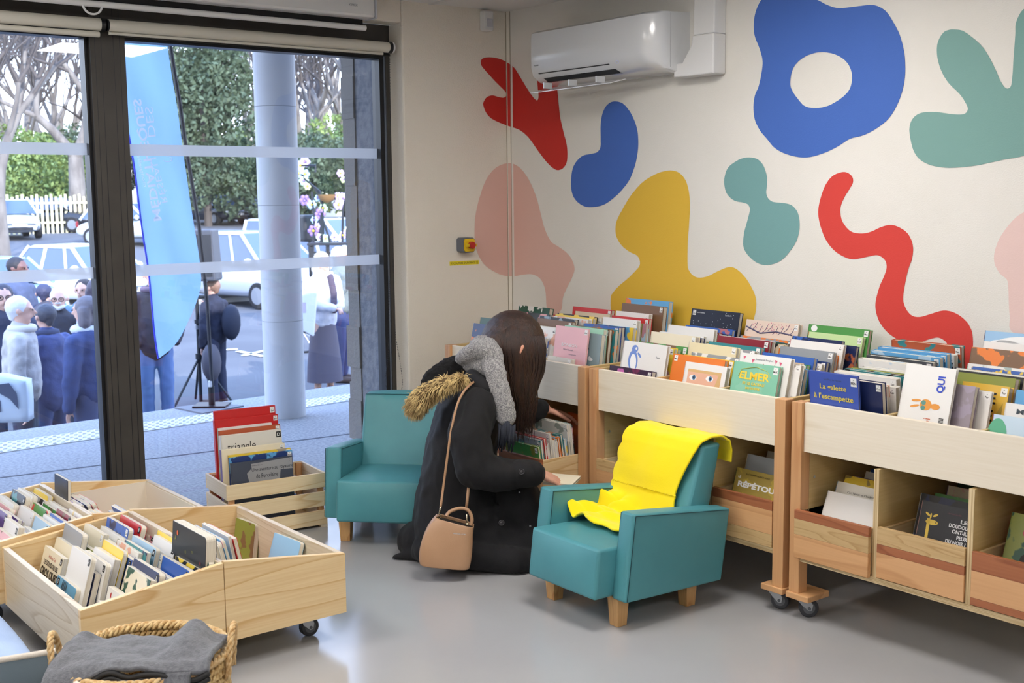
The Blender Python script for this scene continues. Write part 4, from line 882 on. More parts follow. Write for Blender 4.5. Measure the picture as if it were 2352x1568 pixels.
def f_fish(b, w, h): patch(b, [ell(-.03+.012*i, h-.022, .004, .022) for i in range(4)]+[ell(.06,h-.05,.04,.022)], m_gt)
def f_leaf(b, w, h): patch(b, [[(-.05,h-.11),(-.03,h-.05),(-.005,h-.08),(.02,h-.04),(.035,h-.11)]], m_rt)
row('the far row of the front box', .90, -2.60, -2.29, 11, zb1, .30, (.19,.24), (.17,.21), gA, seq=['cream','cream','grey','olive','cream','olive','white','blue','red','pale blue','magenta'],
    heroes={0:dict(w=.19,h=.175,col='cream',art=0,label='cream board book titled in black letters, far row of the front box',fn=f_gros,tagtxt='Dou'), 5:dict(w=.19,h=.20,col=(112,116,60),col2='red',art=0,fn=f_leaf,t=.02)})
row('the middle row of the front box', 1.145, -2.635, -2.29, 14, zb1, .30, (.185,.245), (.17,.205), gA, seq=['sky blue','white','navy','white','white','yellow','blue','white','teal','pale blue','white','white','yellow'],
    heroes={0:dict(w=.175,h=.145,col=(96,160,196),art=0,label='blue board book with dark fish shapes, near end of the front box',fn=f_fish,tagtxt='S'), 2:dict(w=.17,h=.185,col='navy',t=.02), 12:dict(w=.19,h=.235,col='yellow',art=0,label='tall yellow board book with a white drawing, middle row of the front box',fn=lambda b,w,h: (patch(b,[ell(.02,h-.09,.045,.04)],m_wt),title(b,[('Toi',.02,h-.09,.05,.03,.0)],m_ink)))})
row('the near row of the front box', 1.385, -2.61, -2.29, 12, zb1, .28, (.165,.235), (.17,.215), gA, seq=['white','white','white','cream','navy','white','green','white','blue','yellow','green'],
    heroes={0:dict(w=.10,h=.105,col='white',art=0,tag=False), 1:dict(w=.16,h=.12,col='white',art=0,label='white board book with a red figure five, near corner of the front box',fn=f_five,tag=False), 2:dict(w=.165,h=.155,col='white',art=0,t=.022,label='white board book with red and pale blue capitals, near row of the front box',fn=f_imag,tagtxt='T'), 10:dict(w=.2,h=.235,col='dark green')})
bk = book('board_book', 'very tall black board book against the middle board of the front box', 'book', gA, .25, .30, .034, (34,38,46), None, 0, board=True, tag=False, rx=-.08, loc=(1.362, -2.312, zb1+.001), plain=True, round_=True)
patch(bk, [ell(-.085, .27, .006, .008)], mat('dot_orange', (220,96,40), .5)); title(bk, [('A', -.10, .252, .010, .014, .02), ('n', .03, .235, .008, .008, .0), ('O', -.02, .225, .01, .01, .01)], mat('title_olive', (150,150,60), .5)); patch(bk, [ell(.09,.215,.003,.006), ell(.08,.19,.003,.008)], mat('dot_red',(190,60,60),.5))
# right compartment of the front box
row('the left row beyond the front box divider', 1.09, -2.225, -2.02, 12, zb1, -.22, (.185,.21), (.20,.235), gA, seq=['purple','blue','pale green','white','white','white','white','white','white','sky blue','white','red'], tmul=1.0)
row('the right end of the front box', 1.36, -2.22, -2.10, 4, zb1, .12, (.10,.125), (.18,.21), gA, seq=['orange','cream','white','mint'])
book('board_book', 'mossy green board book standing in the far corner of the front box', 'book', gA, .13, .15, .02, 'olive', 'brown', 1, board=True, tag=False, rx=-.15, rz=.1, loc=(.885, -1.905, zb1+.001), round_=True)
bk = book('board_book', 'sky blue board book leaning against the end of the front box', 'book', gA, .165, .175, .016, (150,198,232), None, 0, board=True, tag=False, rx=-.32, rz=.08, loc=(1.225, -1.945, zb1+.001), plain=True, round_=True, spine=None)
patch(bk, [ell(.02, .085, .014, .010)], mat('boat_red', (170,90,80), .6)); patch(bk, [ell(-.04,.06,.035,.03), ell(.0,.05,.05,.02)], mat('wave_blue', (96,150,214), .6), depth=.0006)
# back box
zb2 = BZ+.015
row('the far row of the back box', .285, -2.72, -2.42, 10, zb2, .34, (.20,.25), (.16,.19), gB, seq=['red','grey','cream','pink','white','black','white','black','black','yellow','yellow'], heroes={0:dict(col=(190,80,50),art=.5,col2='white',w=.17,h=.15), 8:dict(h=.235,w=.17,col='yellow',col2='pale green',art=.4,tag=False)})
row('the middle row of the back box', .455, -2.73, -2.40, 12, zb2, .34, (.195,.25), (.16,.185), gB, seq=['white','red','purple','purple','white','white','cream','green','green','white','lilac'], heroes={1:dict(w=.17,h=.15,col=(204,70,60),art=0,label='red board book with a white title, middle row of the back box',fn=f_chev,tagtxt='C'), 7:dict(h=.225,col='green'), 10:dict(h=.245,w=.185,col='lilac')})
row('the near row of the back box', .635, -2.73, -2.40, 12, zb2, .34, (.18,.235), (.15,.175), gB, seq=['white','pink','white','blue','white','pale blue','white','blue','dark red','white','grey','blue'])
book('board_book', 'tall black book standing above the others in the back box', 'book', gB, .15, .30, .012, 'black', 'navy', .4, board=True, tag=False, rx=-.05, loc=(.42, -2.392, zb2+.001))
row('the left row beyond the back box divider', .29, -2.345, -2.18, 6, zb2, -.30, (.17,.195), (.18,.2), gB, seq=['grey','olive','white','white','dark blue','red'])
row('the right row beyond the back box divider', .585, -2.35, -2.12, 10, zb2, -.30, (.17,.195), (.19,.22), gB, seq=['blue','pale blue','sky blue','red','yellow','orange','white','white','blue','green','white','red'])
b_ = book('board_book', 'pale blue board book with a wintry cover leaning over the back box divider', 'book', gB, .13, .165, .014, (150,196,220), 'white', .5, board=True, tag=True, dark=True, rx=-.30, loc=(.655, -2.30, zb2+.03))
# ---- crate
def in_crate(x, y): return Vector((crate.location.x+x*math.cos(cz)-y*math.sin(cz), crate.location.y+x*math.sin(cz)+y*math.cos(cz), .021))
gC = 'large picture books in the slatted crate'
def crate_book(i, xc, yc, w, h, t, col, label, fn=None, **k):
    b = book('picture_book', label, 'book', gC, w, h, t, col, k.pop('col2', None), k.pop('art', 0), rx=k.pop('lean', -.05), rz=cz, loc=in_crate(xc, yc), **k)
    if fn: fn(b, w, h)
    return b
def f_av(b, w, h):
    patch(b, [[(-w*.22,h-.085),(-w*.25,h-.05),(-w*.17,h-.03),(-w*.18,h-.012),(w*.5,h-.004),(w*.5,h-.052),(w*.3,h-.05),(w*.28,h-.09),(-w*.15,h-.10)]], mat('cover_silver', (150,150,152), .5)); title(b, [('Une aventure au royaume', .045, h-.040, w*.68, .019, .008), ('de Porcelaine', .02, h-.066, w*.36, .018, .008), ('Katerina Illnerova', -.02, h-.02, w*.18, None)], mat('title_slate', (44,48,58), .5))
def f_tri(b, w, h): title(b, [('triangle', -.045, h-.055, w*.46, .045, -.004), ('hélice', -.05, h-.105, w*.44, .04, .0)], m_ink)
crate_book(0, .165, .020, .265, .298, .010, (66,72,86), 'dark and silver picture book titled about porcelain, front of the crate', f_av, tagtxt='L')
crate_book(1, .170, .040, .275, .318, .009, 'dark blue', 'dark blue leafy picture book, second in the crate', col2='sky blue', art=1, tagtxt='Bou')
crate_book(2, .172, .056, .270, .325, .008, 'yellow', 'yellow and blue picture book, third in the crate', col2='blue', art=.5)
crate_book(3, .150, .072, .275, .345, .022, 'cream', 'cream picture book with a purple spine, fourth in the crate', spine='purple')
crate_book(4, .160, .115, .265, .395, .028, 'off-white', 'cream picture book titled triangle, halfway along the crate', f_tri, dark=True, tagtxt='D', tags=1.2)
crate_book(5, .165, .148, .270, .412, .008, 'rust', 'rust-orange picture book, just behind the triangle book in the crate', tagtxt='Fra')
crate_book(6, .150, .162, .235, .420, .012, 'white', 'white-edged book with a pale green panel in the crate', lambda b,w,h: patch(b, [[(-w*.45,.05),(w*.45,.05),(w*.45,h-.015),(-w*.45,h-.015)]], mat('panel_green', (178,196,110), .5)), spine='mint', tag=False)
crate_book(7, .165, .182, .280, .450, .020, 'red', 'large red picture book, second from the back of the crate', tagtxt='Bru', plain=True)
crate_book(8, .170, .210, .270, .485, .016, 'red', 'tallest bright red picture book, rearmost in the crate', tagtxt='Sol', plain=True, tags=1.2)
print('books', len(BOOKS))
# ================================================================ OUTSIDE
SZ = -1.15                                             # street level below the terrace
m_terr = mat('terrace_concrete', (186,188,192), .9, bump=.5, bscale=120, var=(156,158,166), vscale=60)
m_asph = mat('asphalt', (100,100,104), .9, bump=.3, bscale=60, var=(90,90,95), vscale=.7)
m_ext = mat('outside_render', (150,152,158), .9, bump=1.0, bscale=90, var=(126,130,140), vscale=30)
ea, eb = at_z(0, 993, 0), at_z(850, 875, 0)
def ext(a, b, t): return (a[0]+(b[0]-a[0])*t, a[1]+(b[1]-a[1])*t)
E0, E1 = ext(ea, eb, -2.2), ext(ea, eb, 3.0)
structure('floor_terrace', MB().prism([(-.2, E0[1]), (-.2, E1[1]), E1, E0], SZ-.2, -.0, 2), m_terr)
ta, tb, tc_, td = at_z(0,1019), at_z(850,899), at_z(850,914), at_z(0,1041)
A0, A1, B0, B1 = ext(ta,tb,-.6), ext(ta,tb,1.6), ext(td,tc_,-.6), ext(td,tc_,1.6)
mb = MB().prism([A0, B0, B1, A1], .0, .005, 2)
nU = 110; nV = 5
for i in range(nU):
    for j in range(nV):
        u = (i+.5*(j%2))/nU; v = (j+.5)/nV; p = ext(ext(A0,A1,u), ext(B0,B1,u), v); r_ = .014
        mb.add([(p[0]-r_,p[1]-r_,.005),(p[0]+r_,p[1]-r_,.005),(p[0]+r_,p[1]+r_,.005),(p[0]-r_,p[1]+r_,.005),(p[0]-r_*.6,p[1]-r_*.6,.011),(p[0]+r_*.6,p[1]-r_*.6,.011),(p[0]+r_*.6,p[1]+r_*.6,.011),(p[0]-r_*.6,p[1]+r_*.6,.011)], [(4,5,6,7),(0,1,5,4),(1,2,6,5),(2,3,7,6),(3,0,4,7)])
o = obj('tactile_paving', mb, mat('white_tactile', (236,238,238), .7)); o['kind'] = 'structure'
ja, jb = at_z(0,1096), at_z(400,1046); J0, J1 = ext(ja,jb,-.6), ext(ja,jb,4)
o = obj('trim_5', MB().prism([J0,(J0[0]+.02,J0[1]),(J1[0]+.02,J1[1]),J1], .0, .0015, 2), mat('joint_dark', (96,100,112), .9)); o['kind'] = 'structure'
# street, rising beyond the car park
def gz_(x): return SZ if x > -24 else (SZ+(SZ*-1+.0)*min(1, (-24-x)/16)*.92 if x > -40 else -.09+(-40-x)*.02)
mb = MB(); nx, ny = 40, 12; V = []
xs = [-2.6-i*(117.4/nx) for i in range(nx+1)]
for x in xs:
    for j in range(ny+1): V.append((x, -60+j*150/ny, gz_(x)))
mb.add(V, [(i*(ny+1)+j, i*(ny+1)+j+1, (i+1)*(ny+1)+j+1, (i+1)*(ny+1)+j) for i in range(nx) for j in range(ny)])
o = obj('floor_street', mb, m_asph); o['kind'] = 'structure'
m_line = mat('road_paint', (235,236,238), .7)
def gline(p, q, wd, z, name='road_marking', label=None):
    p = Vector(p[:2]); q = Vector(q[:2]); n_ = (q-p).normalized(); n_ = Vector((-n_.y, n_.x))*wd/2
    return MB().prism([tuple(p-n_), tuple(q-n_), tuple(q+n_), tuple(p+n_)], z, z+.006, 2)
for a, b, l in (((547,808),(604,820),'short white parking line left of the pillar'), ((500,806),(545,803),'faint white parking line beside the tripod'), ((560,818),(640,799),'white parking line passing behind the pillar')):
    o = obj('road_marking', gline(at_z(*a, SZ), at_z(*b, SZ), .10, SZ+.012), m_line); setp(o, l, 'road marking')
# traffic island kerb beyond the road
ka, kb = at_z(480,697,SZ), at_z(850,672,SZ); K0, K1 = ext(ka,kb,-3), ext(ka,kb,3)
o = obj('floor_pavement', MB().prism([K0, K1, (K1[0]-3.5,K1[1]), (K0[0]-3.5,K0[1])], SZ, SZ+.12, 2), mat('pavement', (178,178,178), .9, var=(166,167,170), vscale=3)); o['kind'] = 'structure'
# stone jamb outside, with broken render edge
jm = MB(); rr_ = random.Random(4); zz = 0
while zz < 2.6:
    hh = rr_.uniform(.05,.22); d_ = rr_.uniform(0,.05); jm.box(-.52-d_*.6, -.42, -.625-.01*rr_.random(), -.3, zz, zz+hh); zz += hh
o = obj('trim_6', jm, mat('broken_render', (150,146,142), .95, bump=1, bscale=70)); o['kind'] = 'structure'
o = obj('wall_outside', MB().box(-.44, -.201, -.622, 6, -.1, 3.0), m_ext); o['kind'] = 'structure'
# canopy and roof over the building
o = obj('ceiling_canopy', MB().box(-2.9, -.2, -12, 9, 3.0, 3.2).box(-.2, 14, -12, 9, 2.45, 3.2), mat('concrete_canopy', (190,190,190), .9)); o['kind'] = 'structure'
# round pillar
pc = at_z(650, 955, 0); pl = at_z(605, 945, 0); dd = (pc-CAM).length
prad = 46/ (FPX/((pc-CAM).dot(_f)))
t = thing('pillar', 'round grey concrete pillar outside on the terrace', 'pillar', (pc.x, pc.y+.02, 0))
obj('shaft', MB().cyl((0,0,0),(0,0,3.0), prad, 40), mat('pillar_grey', (222,224,228), .6, var=(206,209,216), vscale=2.2, stretch=(1,1,.4), bump=.1, bscale=20), t, smooth=True)
for z in (.62, 1.35, 1.96): obj('formwork_joint', MB().tube([((prad+.0005)*math.cos(a), (prad+.0005)*math.sin(a), z) for a in [2*PI*i/40 for i in range(40)]], .0013, 4, closed=True), mat('pillar_joint', (140,145,155), .8), t)
# ---------------------------------------------------------------- feather flag
FN = Vector((_f.x, _f.y, 0)).normalized(); FR = Vector((FN.y, -FN.x, 0)); fb = at_z(487, 935, 0)
def fl_at(px, py):
    d = ray(px, py); s = (fb-CAM).dot(FN)/d.dot(FN); q = CAM+d*s-fb; return (q.dot(FR), q.z)
t = thing('feather_flag', 'pale blue feather flag on a dark pole, its mirrored lettering read from behind', 'flag', fb, math.atan2(FR.y, FR.x))
pole = [fl_at(*p) for p in ((487,935),(486,900),(480,800),(474,700),(466,620),(455,520),(440,430),(425,340),(411,240),(399,170),(388,100))]
tz = pole[-1]; pole += [(tz[0]-.04, tz[1]+.35), (tz[0]-.14, tz[1]+.7), (tz[0]-.30, tz[1]+.85), (tz[0]-.5, tz[1]+.86)]
cl = [fl_at(*p) for p in ((383,100),(394,170),(405,240),(418,340),(433,430),(447,520),(458,600),(462,650),(454,690),(436,735),(412,780),(388,810),(366,826))]
le = [fl_at(*p) for p in ((366,826),(356,760),(348,690),(340,610),(328,530),(316,450),(302,350),(292,280),(285,200),(283,130))]
top = [(le[-1][0]-.05, tz[1]+.3), (tz[0]-.45, tz[1]+.80), (tz[0]-.30, tz[1]+.78), (tz[0]-.15, tz[1]+.62), (tz[0]-.05, tz[1]+.3)]
out = crom(cl, 4, False)+crom(le, 4, False)[1:]+[np.array(p) for p in top]
zs_ = sorted(set([round(p[1],3) for p in out]))
# cloth as rows between the two edges, gently rippled
rows = []; Zs = np.linspace(le[0][1]+.004, tz[1]+.78, 60)
def xat(z):
    X = []
    n_ = len(out)
    for i in range(n_):
        a, b = out[i], out[(i+1)%n_]
        if (a[1]-z)*(b[1]-z) <= 0 and abs(a[1]-b[1]) > 1e-9: X.append(a[0]+(b[0]-a[0])*(z-a[1])/(b[1]-a[1]))
    return (min(X), max(X)) if len(X) > 1 else None
V = []; F = []; nc = 14; ok = []
for z in Zs:
    r_ = xat(z)
    if r_: ok.append((z, r_))
rip = lambda x, z: .012*math.sin(9*z+14*x)+.008*math.sin(31*x+6*z)
for z, (xa, xb) in ok:
    for k in range(nc+1): x = xa+(xb-xa)*k/nc; V.append((x, rip(x, z), z))
for i in range(len(ok)-1):
    for k in range(nc): q = i*(nc+1)+k; F.append((q, q+1, q+nc+2, q+nc+1))
mfl = bpy.data.materials.new('flag_cloth'); mfl.use_nodes = True; n_ = mfl.node_tree; n_.nodes.remove(n_.nodes['Principled BSDF'])
df = n_.nodes.new('ShaderNodeBsdfDiffuse'); df.inputs[0].default_value = rgb(158,196,240); tl = n_.nodes.new('ShaderNodeBsdfTranslucent'); tl.inputs[0].default_value = rgb(160,200,240); ms = n_.nodes.new('ShaderNodeMixShader'); ms.inputs[0].default_value = .5
n_.links.new(df.outputs[0], ms.inputs[1]); n_.links.new(tl.outputs[0], ms.inputs[2]); n_.links.new(ms.outputs[0], n_.nodes['Material Output'].inputs[0])
obj('cloth', MB().add(V, F), mfl, t, smooth='all')
obj('hem', MB().tube([(p[0]-.002, rip(*p)-.002, p[1]) for p in [tuple(q) for q in crom(le, 3, False)]], .006, 5), mat('flag_hem', (60,70,220), .7), t)
obj('pole', MB().tube([(p[0]+.006, .0, p[1]) for p in pole], [.013]*11+[.009]*4, 8), mat('flag_pole', (38,40,52), .5), t, smooth=True)
lm_ = MB()
def flagtext(s, p, q, hgt, bold, flip=True):
    """mirrored letters reading from p up to q"""
    a = fl_at(*p); b = fl_at(*q); ux = Vector((b[0]-a[0], 0, b[1]-a[1])); L = ux.length; ux.normalize(); uy = Vector((ux.z, 0, -ux.x))
    put_text(lm_, s, ((a[0]+b[0])/2, -.026, (a[1]+b[1])/2), ux, uy, width=L, height=hgt, bold=bold)
flagtext('MÉDIATHÈQUES', (366,510), (318,232), .078, .02)
flagtext('RÉSEAU', (383,468), (356,366), .050, -.004); flagtext('DES', (352,318), (344,250), .050, -.004)
flagtext('montpellier', (336,432), (318,352), .03, .0)
mfw_ = mfl.copy(); mfw_.name = 'flag_white'; MATS['flag_white'] = mfw_
for n_ in mfw_.node_tree.nodes:
    if n_.type in ('BSDF_DIFFUSE','BSDF_TRANSLUCENT'): n_.inputs[0].default_value = rgb(252,253,255)
    if n_.type == 'MIX_SHADER': n_.inputs[0].default_value = .08
obj('lettering', lm_, mfw_, t)
lg = MB(); a = fl_at(394, 350)
for dz in (-.055, -.018, .02): lg.tube([(a[0]-.02+.03*math.cos(q), -.026, a[1]+dz+.016*math.sin(q)) for q in np.linspace(-2.6, 1.0, 8)], .009, 6, flat=.3)
obj('logo', lg, MATS['flag_white'], t)
obj('ground_spike', MB().cyl((0,0,0),(0,0,.13), .022, 12).box(-.11,.11,-.09,.09,0,.012), m_gasket, t)
obj('sleeve', MB().cyl((0,0,.06),(-.002,0,.17), .017, 12), mat('sleeve_white', (220,222,226), .4), t, smooth=True)
q0, q1, q2, q3 = at_z(400,938), at_z(466,952), at_z(560,934), at_z(490,927)
o = obj('base_plate', MB().prism([(p.x,p.y) for p in (q0,q1,q2,q3)], .0, .010, 2), mat('plate_grey', (118,122,130), .6)); setp(o, 'dark square base plate under the feather flag', 'base plate')
for n2 in [c for c in t.children]: n2.location.z = .010
# ---------------------------------------------------------------- trees
m_bark = mat('plane_bark', (108,100,94), .9, var=(136,128,120), vscale=4, stretch=(1,1,.4))
m_barkd = mat('grey_twigs', (90,82,78), .9)
m_leafA = mat('evergreen_leaf', (62,78,58), .7, var=(92,106,80), vscale=1.2); m_leafB = mat('hedge_leaf', (92,116,66), .7, var=(140,156,86), vscale=1.0)
def tree_mesh(seed, h, r, depth=6, spread=.62, up=.25, twig=True):
    R = random.Random(seed); mb = MB()
    def br(p, d, L, rad, lev):
        n = 3; pts = [p]; dd = d.copy(); q = p.copy()
        for i in range(n):
            dd = (dd+Vector((R.uniform(-1,1), R.uniform(-1,1), R.uniform(-.5,1)))*.16*(1 if lev else .3)).normalized(); q = q+dd*L/n; pts.append(q.copy())
        mb.cur = 0 if lev < 3 else 1
        mb.tube(pts, [rad*(1-.3*i/n) for i in range(n+1)], 8 if lev < 2 else (5 if lev < 4 else 3), cap=False)
        if lev >= depth: return
        k = R.choice([2,3,3]) if lev < 4 else R.choice([2,3])
        for i in range(k):
            a = 2*PI*(i/k)+R.uniform(-.6,.6); s = spread*R.uniform(.6,1.25); side = dd.orthogonal().normalized(); side.rotate(Matrix.Rotation(a, 3, dd)) if False else None
            side = (Matrix.Rotation(a, 3, dd) @ dd.orthogonal().normalized())
            nd = (dd*math.cos(s)+side*math.sin(s)+Vector((0,0,up))).normalized()
            br(pts[-1] if i < 2 else pts[R.choice([1,2])], nd, L*R.uniform(.66,.86), rad*(.66 if i == 0 else .54), lev+1)
    br(Vector((0,0,-.2)), Vector((0,0,1)), h, r, 0)
    return mb.mesh('bare_tree')
def tree(me, label, x, y, z, rz, s, group='bare trees beyond the car park'):
    o = bpy.data.objects.new('bare_tree', me); COL.objects.link(o); o.location = (x, y, z); o.rotation_euler = (0,0,rz); o.scale = (s,)*3
    if not me.materials: me.materials.append(m_bark); me.materials.append(m_barkd)
    me.polygons.foreach_set('use_smooth', [True]*len(me.polygons))
    return setp(o, label, 'tree', group)
TA = tree_mesh(3, 3.3, .42, 7, .60, .16); TB = tree_mesh(8, 3.2, .30, 7, .50, .30); TC = tree_mesh(21, 2.6, .22, 7, .55, .22)
def base_at(px, D): q = at_d(px, 500, D); return q.x, q.y, gz_(q.x)
for me, px, D, rz, s, lab in ((TA, 182, 50, .4, 1.0, 'stout pale plane tree between the black car and the mullion'), (TC, 6, 30, 1.0, 1.0, 'slim pale tree trunk at the left edge of the window'), (TB, 60, 66, 2.0, 1.1, 'bare tree behind the picket fence at the far left'), (TB, 120, 76, 4.1, 1.3, 'tall bare tree in the distance left of the plane tree'), (TA, 262, 72, 1.4, 1.0, 'bare tree hidden mostly behind the dark mullion'),
                             (TB, 690, 62, 3.3, 1.2, 'bare tree just right of the pillar'), (TA, 750, 74, 5.2, 1.15, 'broad bare tree above the flower cart'), (TB, 800, 66, .9, 1.25, 'tall bare tree above the flower cart, right of the broad one'), (TC, 842, 58, 2.6, 1.5, 'bare tree beside the outside stone jamb'), (TB, 560, 88, 1.9, 1.3, 'distant bare tree left of the pillar'), (TC, 330, 60, .3, 1.4, 'bare tree seen behind the feather flag'), (TB, 620, 80, 5.9, 1.2, 'bare tree standing behind the round pillar'), (TA, -60, 60, 2.2, 1.1, 'bare tree reaching in over the left edge of the window'), (TB, 30, 84, 5.0, 1.45, 'hazy distant bare tree at the upper left of the window'), (TB, 160, 92, 1.1, 1.5, 'hazy distant bare tree above the plane tree'), (TA, 380, 90, 2.7, 1.25, 'distant bare tree above the flag pole'), (TB, 715, 88, .2, 1.45, 'hazy distant bare tree right of the pillar top'), (TB, 770, 94, 3.9, 1.5, 'hazy distant bare tree in the top right of the window'), (TC, 835, 80, 4.4, 2.0, 'distant bare tree next to the stone jamb')):
    x, y, z = base_at(px, D); tree(me, lab, x, y, z, rz, s)
def foliage(seed, blobs, n, size):
    R = random.Random(seed); mb = MB()
    for _ in range(n):
        c, r = R.choice(blobs); d = Vector((R.gauss(0,1), R.gauss(0,1), R.gauss(0,1))).normalized(); k = R.uniform(.55,1)**.5
        p = Vector(c)+Vector((d.x*r[0], d.y*r[1], d.z*r[2]))*k; a = Vector((R.gauss(0,1),R.gauss(0,1),R.gauss(0,1))).normalized(); b = a.orthogonal().normalized(); s = size*R.uniform(.5,1.3)
        mb.add([p-a*s, p-b*s*.5, p+a*s, p+b*s*.5], [(0,1,2,3)])
    return mb
def evergreen(px, D, hgt, rad, seed, label, m, cat='tree', name='evergreen_tree', n=5200, size=.15, low=.12):
    x, y, z = base_at(px, D); R = random.Random(seed)
    bl = [((R.uniform(-.5,.5)*rad, R.uniform(-.5,.5)*rad, hgt*R.uniform(low+.1,.8)), (rad*R.uniform(.4,.62), rad*R.uniform(.4,.62), hgt*R.uniform(.14,.24))) for _ in range(11)]
    t = thing(name, label, cat, (x, y, z))
    obj('foliage', foliage(seed, bl, n, size), m, t); obj('trunk', MB().cyl((0,0,-.2),(0,0,hgt*.6), rad*.07, 8), m_barkd, t)
evergreen(478, 56, 10.6, 2.7, 5, 'dark evergreen tree between the flag and the pillar', m_leafA, n=12000)
evergreen(425, 62, 9.0, 2.6, 6, 'dark evergreen tree directly behind the flag pole', m_leafA, n=9000)
evergreen(530, 60, 5.0, 2.4, 7, 'pale green bush left of the pillar', m_leafB, 'bush', 'bush', 4500, .12)
evergreen(100, 54, 4.6, 3.4, 8, 'sunlit green shrubbery above the picket fence', m_leafB, 'bush', 'bush', 9000, .12, .05)
evergreen(40, 60, 5.2, 3.6, 18, 'green shrubbery at the left edge, behind the silver car', m_leafB, 'bush', 'bush', 8000, .13, .05)
evergreen(720, 56, 5.6, 3.2, 9, 'dark green bush behind the flower cart', m_leafA, 'bush', 'bush', 8000, .13, .05)
evergreen(800, 62, 6.2, 3.2, 10, 'green bush at the right of the flower cart', m_leafB, 'bush', 'bush', 8000, .13, .05)
evergreen(215, 62, 5.6, 3.2, 19, 'dark bush right of the plane tree', m_leafA, 'bush', 'bush', 8000, .13, .05)
evergreen(640, 66, 6.0, 3.2, 20, 'bush behind the round pillar', m_leafA, 'bush', 'bush', 6000, .13, .05)
hb = []
for i in range(40): hb.append(((0, i*3.0-45, 2.2), (1.5, 2.6, 2.6)))
hx = -88
o = obj('distant_hedge', foliage(33, hb, 14000, .5), mat('distant_leaf', (128,124,116), .9, var=(160,156,140), vscale=.3)); o.location = (hx, 30, gz_(hx)); setp(o, 'long greyish hedge closing off the far side of the car park', 'hedge')
# pale building behind the trees
x, y, z = base_at(540, 84); t = thing('building', 'pale low building glimpsed between the flag and the pillar', 'building', (x, y, z), .3)
obj('wall', MB().box(-4, 0, -7, 6, 0, 4.6), mat('pale_facade', (236,228,210), .9), t); obj('roof', MB().box(-4.3, .3, -7.3, 6.3, 4.6, 4.9), mat('pale_roof', (170,150,132), .9), t)
x, y, z = base_at(815, 70); t = thing('building', 'white building glimpsed behind the flower cart', 'building', (x, y, z), .3)
obj('wall', MB().box(-4, 0, -3, 3, 0, 3.4), MATS['pale_facade'], t); obj('roof', MB().box(-4.2, .2, -3.2, 3.2, 3.4, 3.9), mat('stone_cornice', (206,184,150), .9), t)
# picket fence
x, y, z = base_at(62, 48); t = thing('picket_fence', 'pale picket fence behind the parked cars at the left', 'fence', (x, y, z), math.radians(8))
pk = MB()
for i in range(34): pk.box(-.02,.02, -3.4+i*.2, -3.4+i*.2+.09, 0, 1.55+.06*math.sin(i*2.1))
pk = obj('pickets', pk, mat('fence_cream', (232,222,176), .8), t); pk['kind'] = 'stuff'
for z_ in (.4, 1.2): obj('rail', MB().box(.02,.06,-3.4,3.4,z_,z_+.08), MATS['fence_cream'], t)
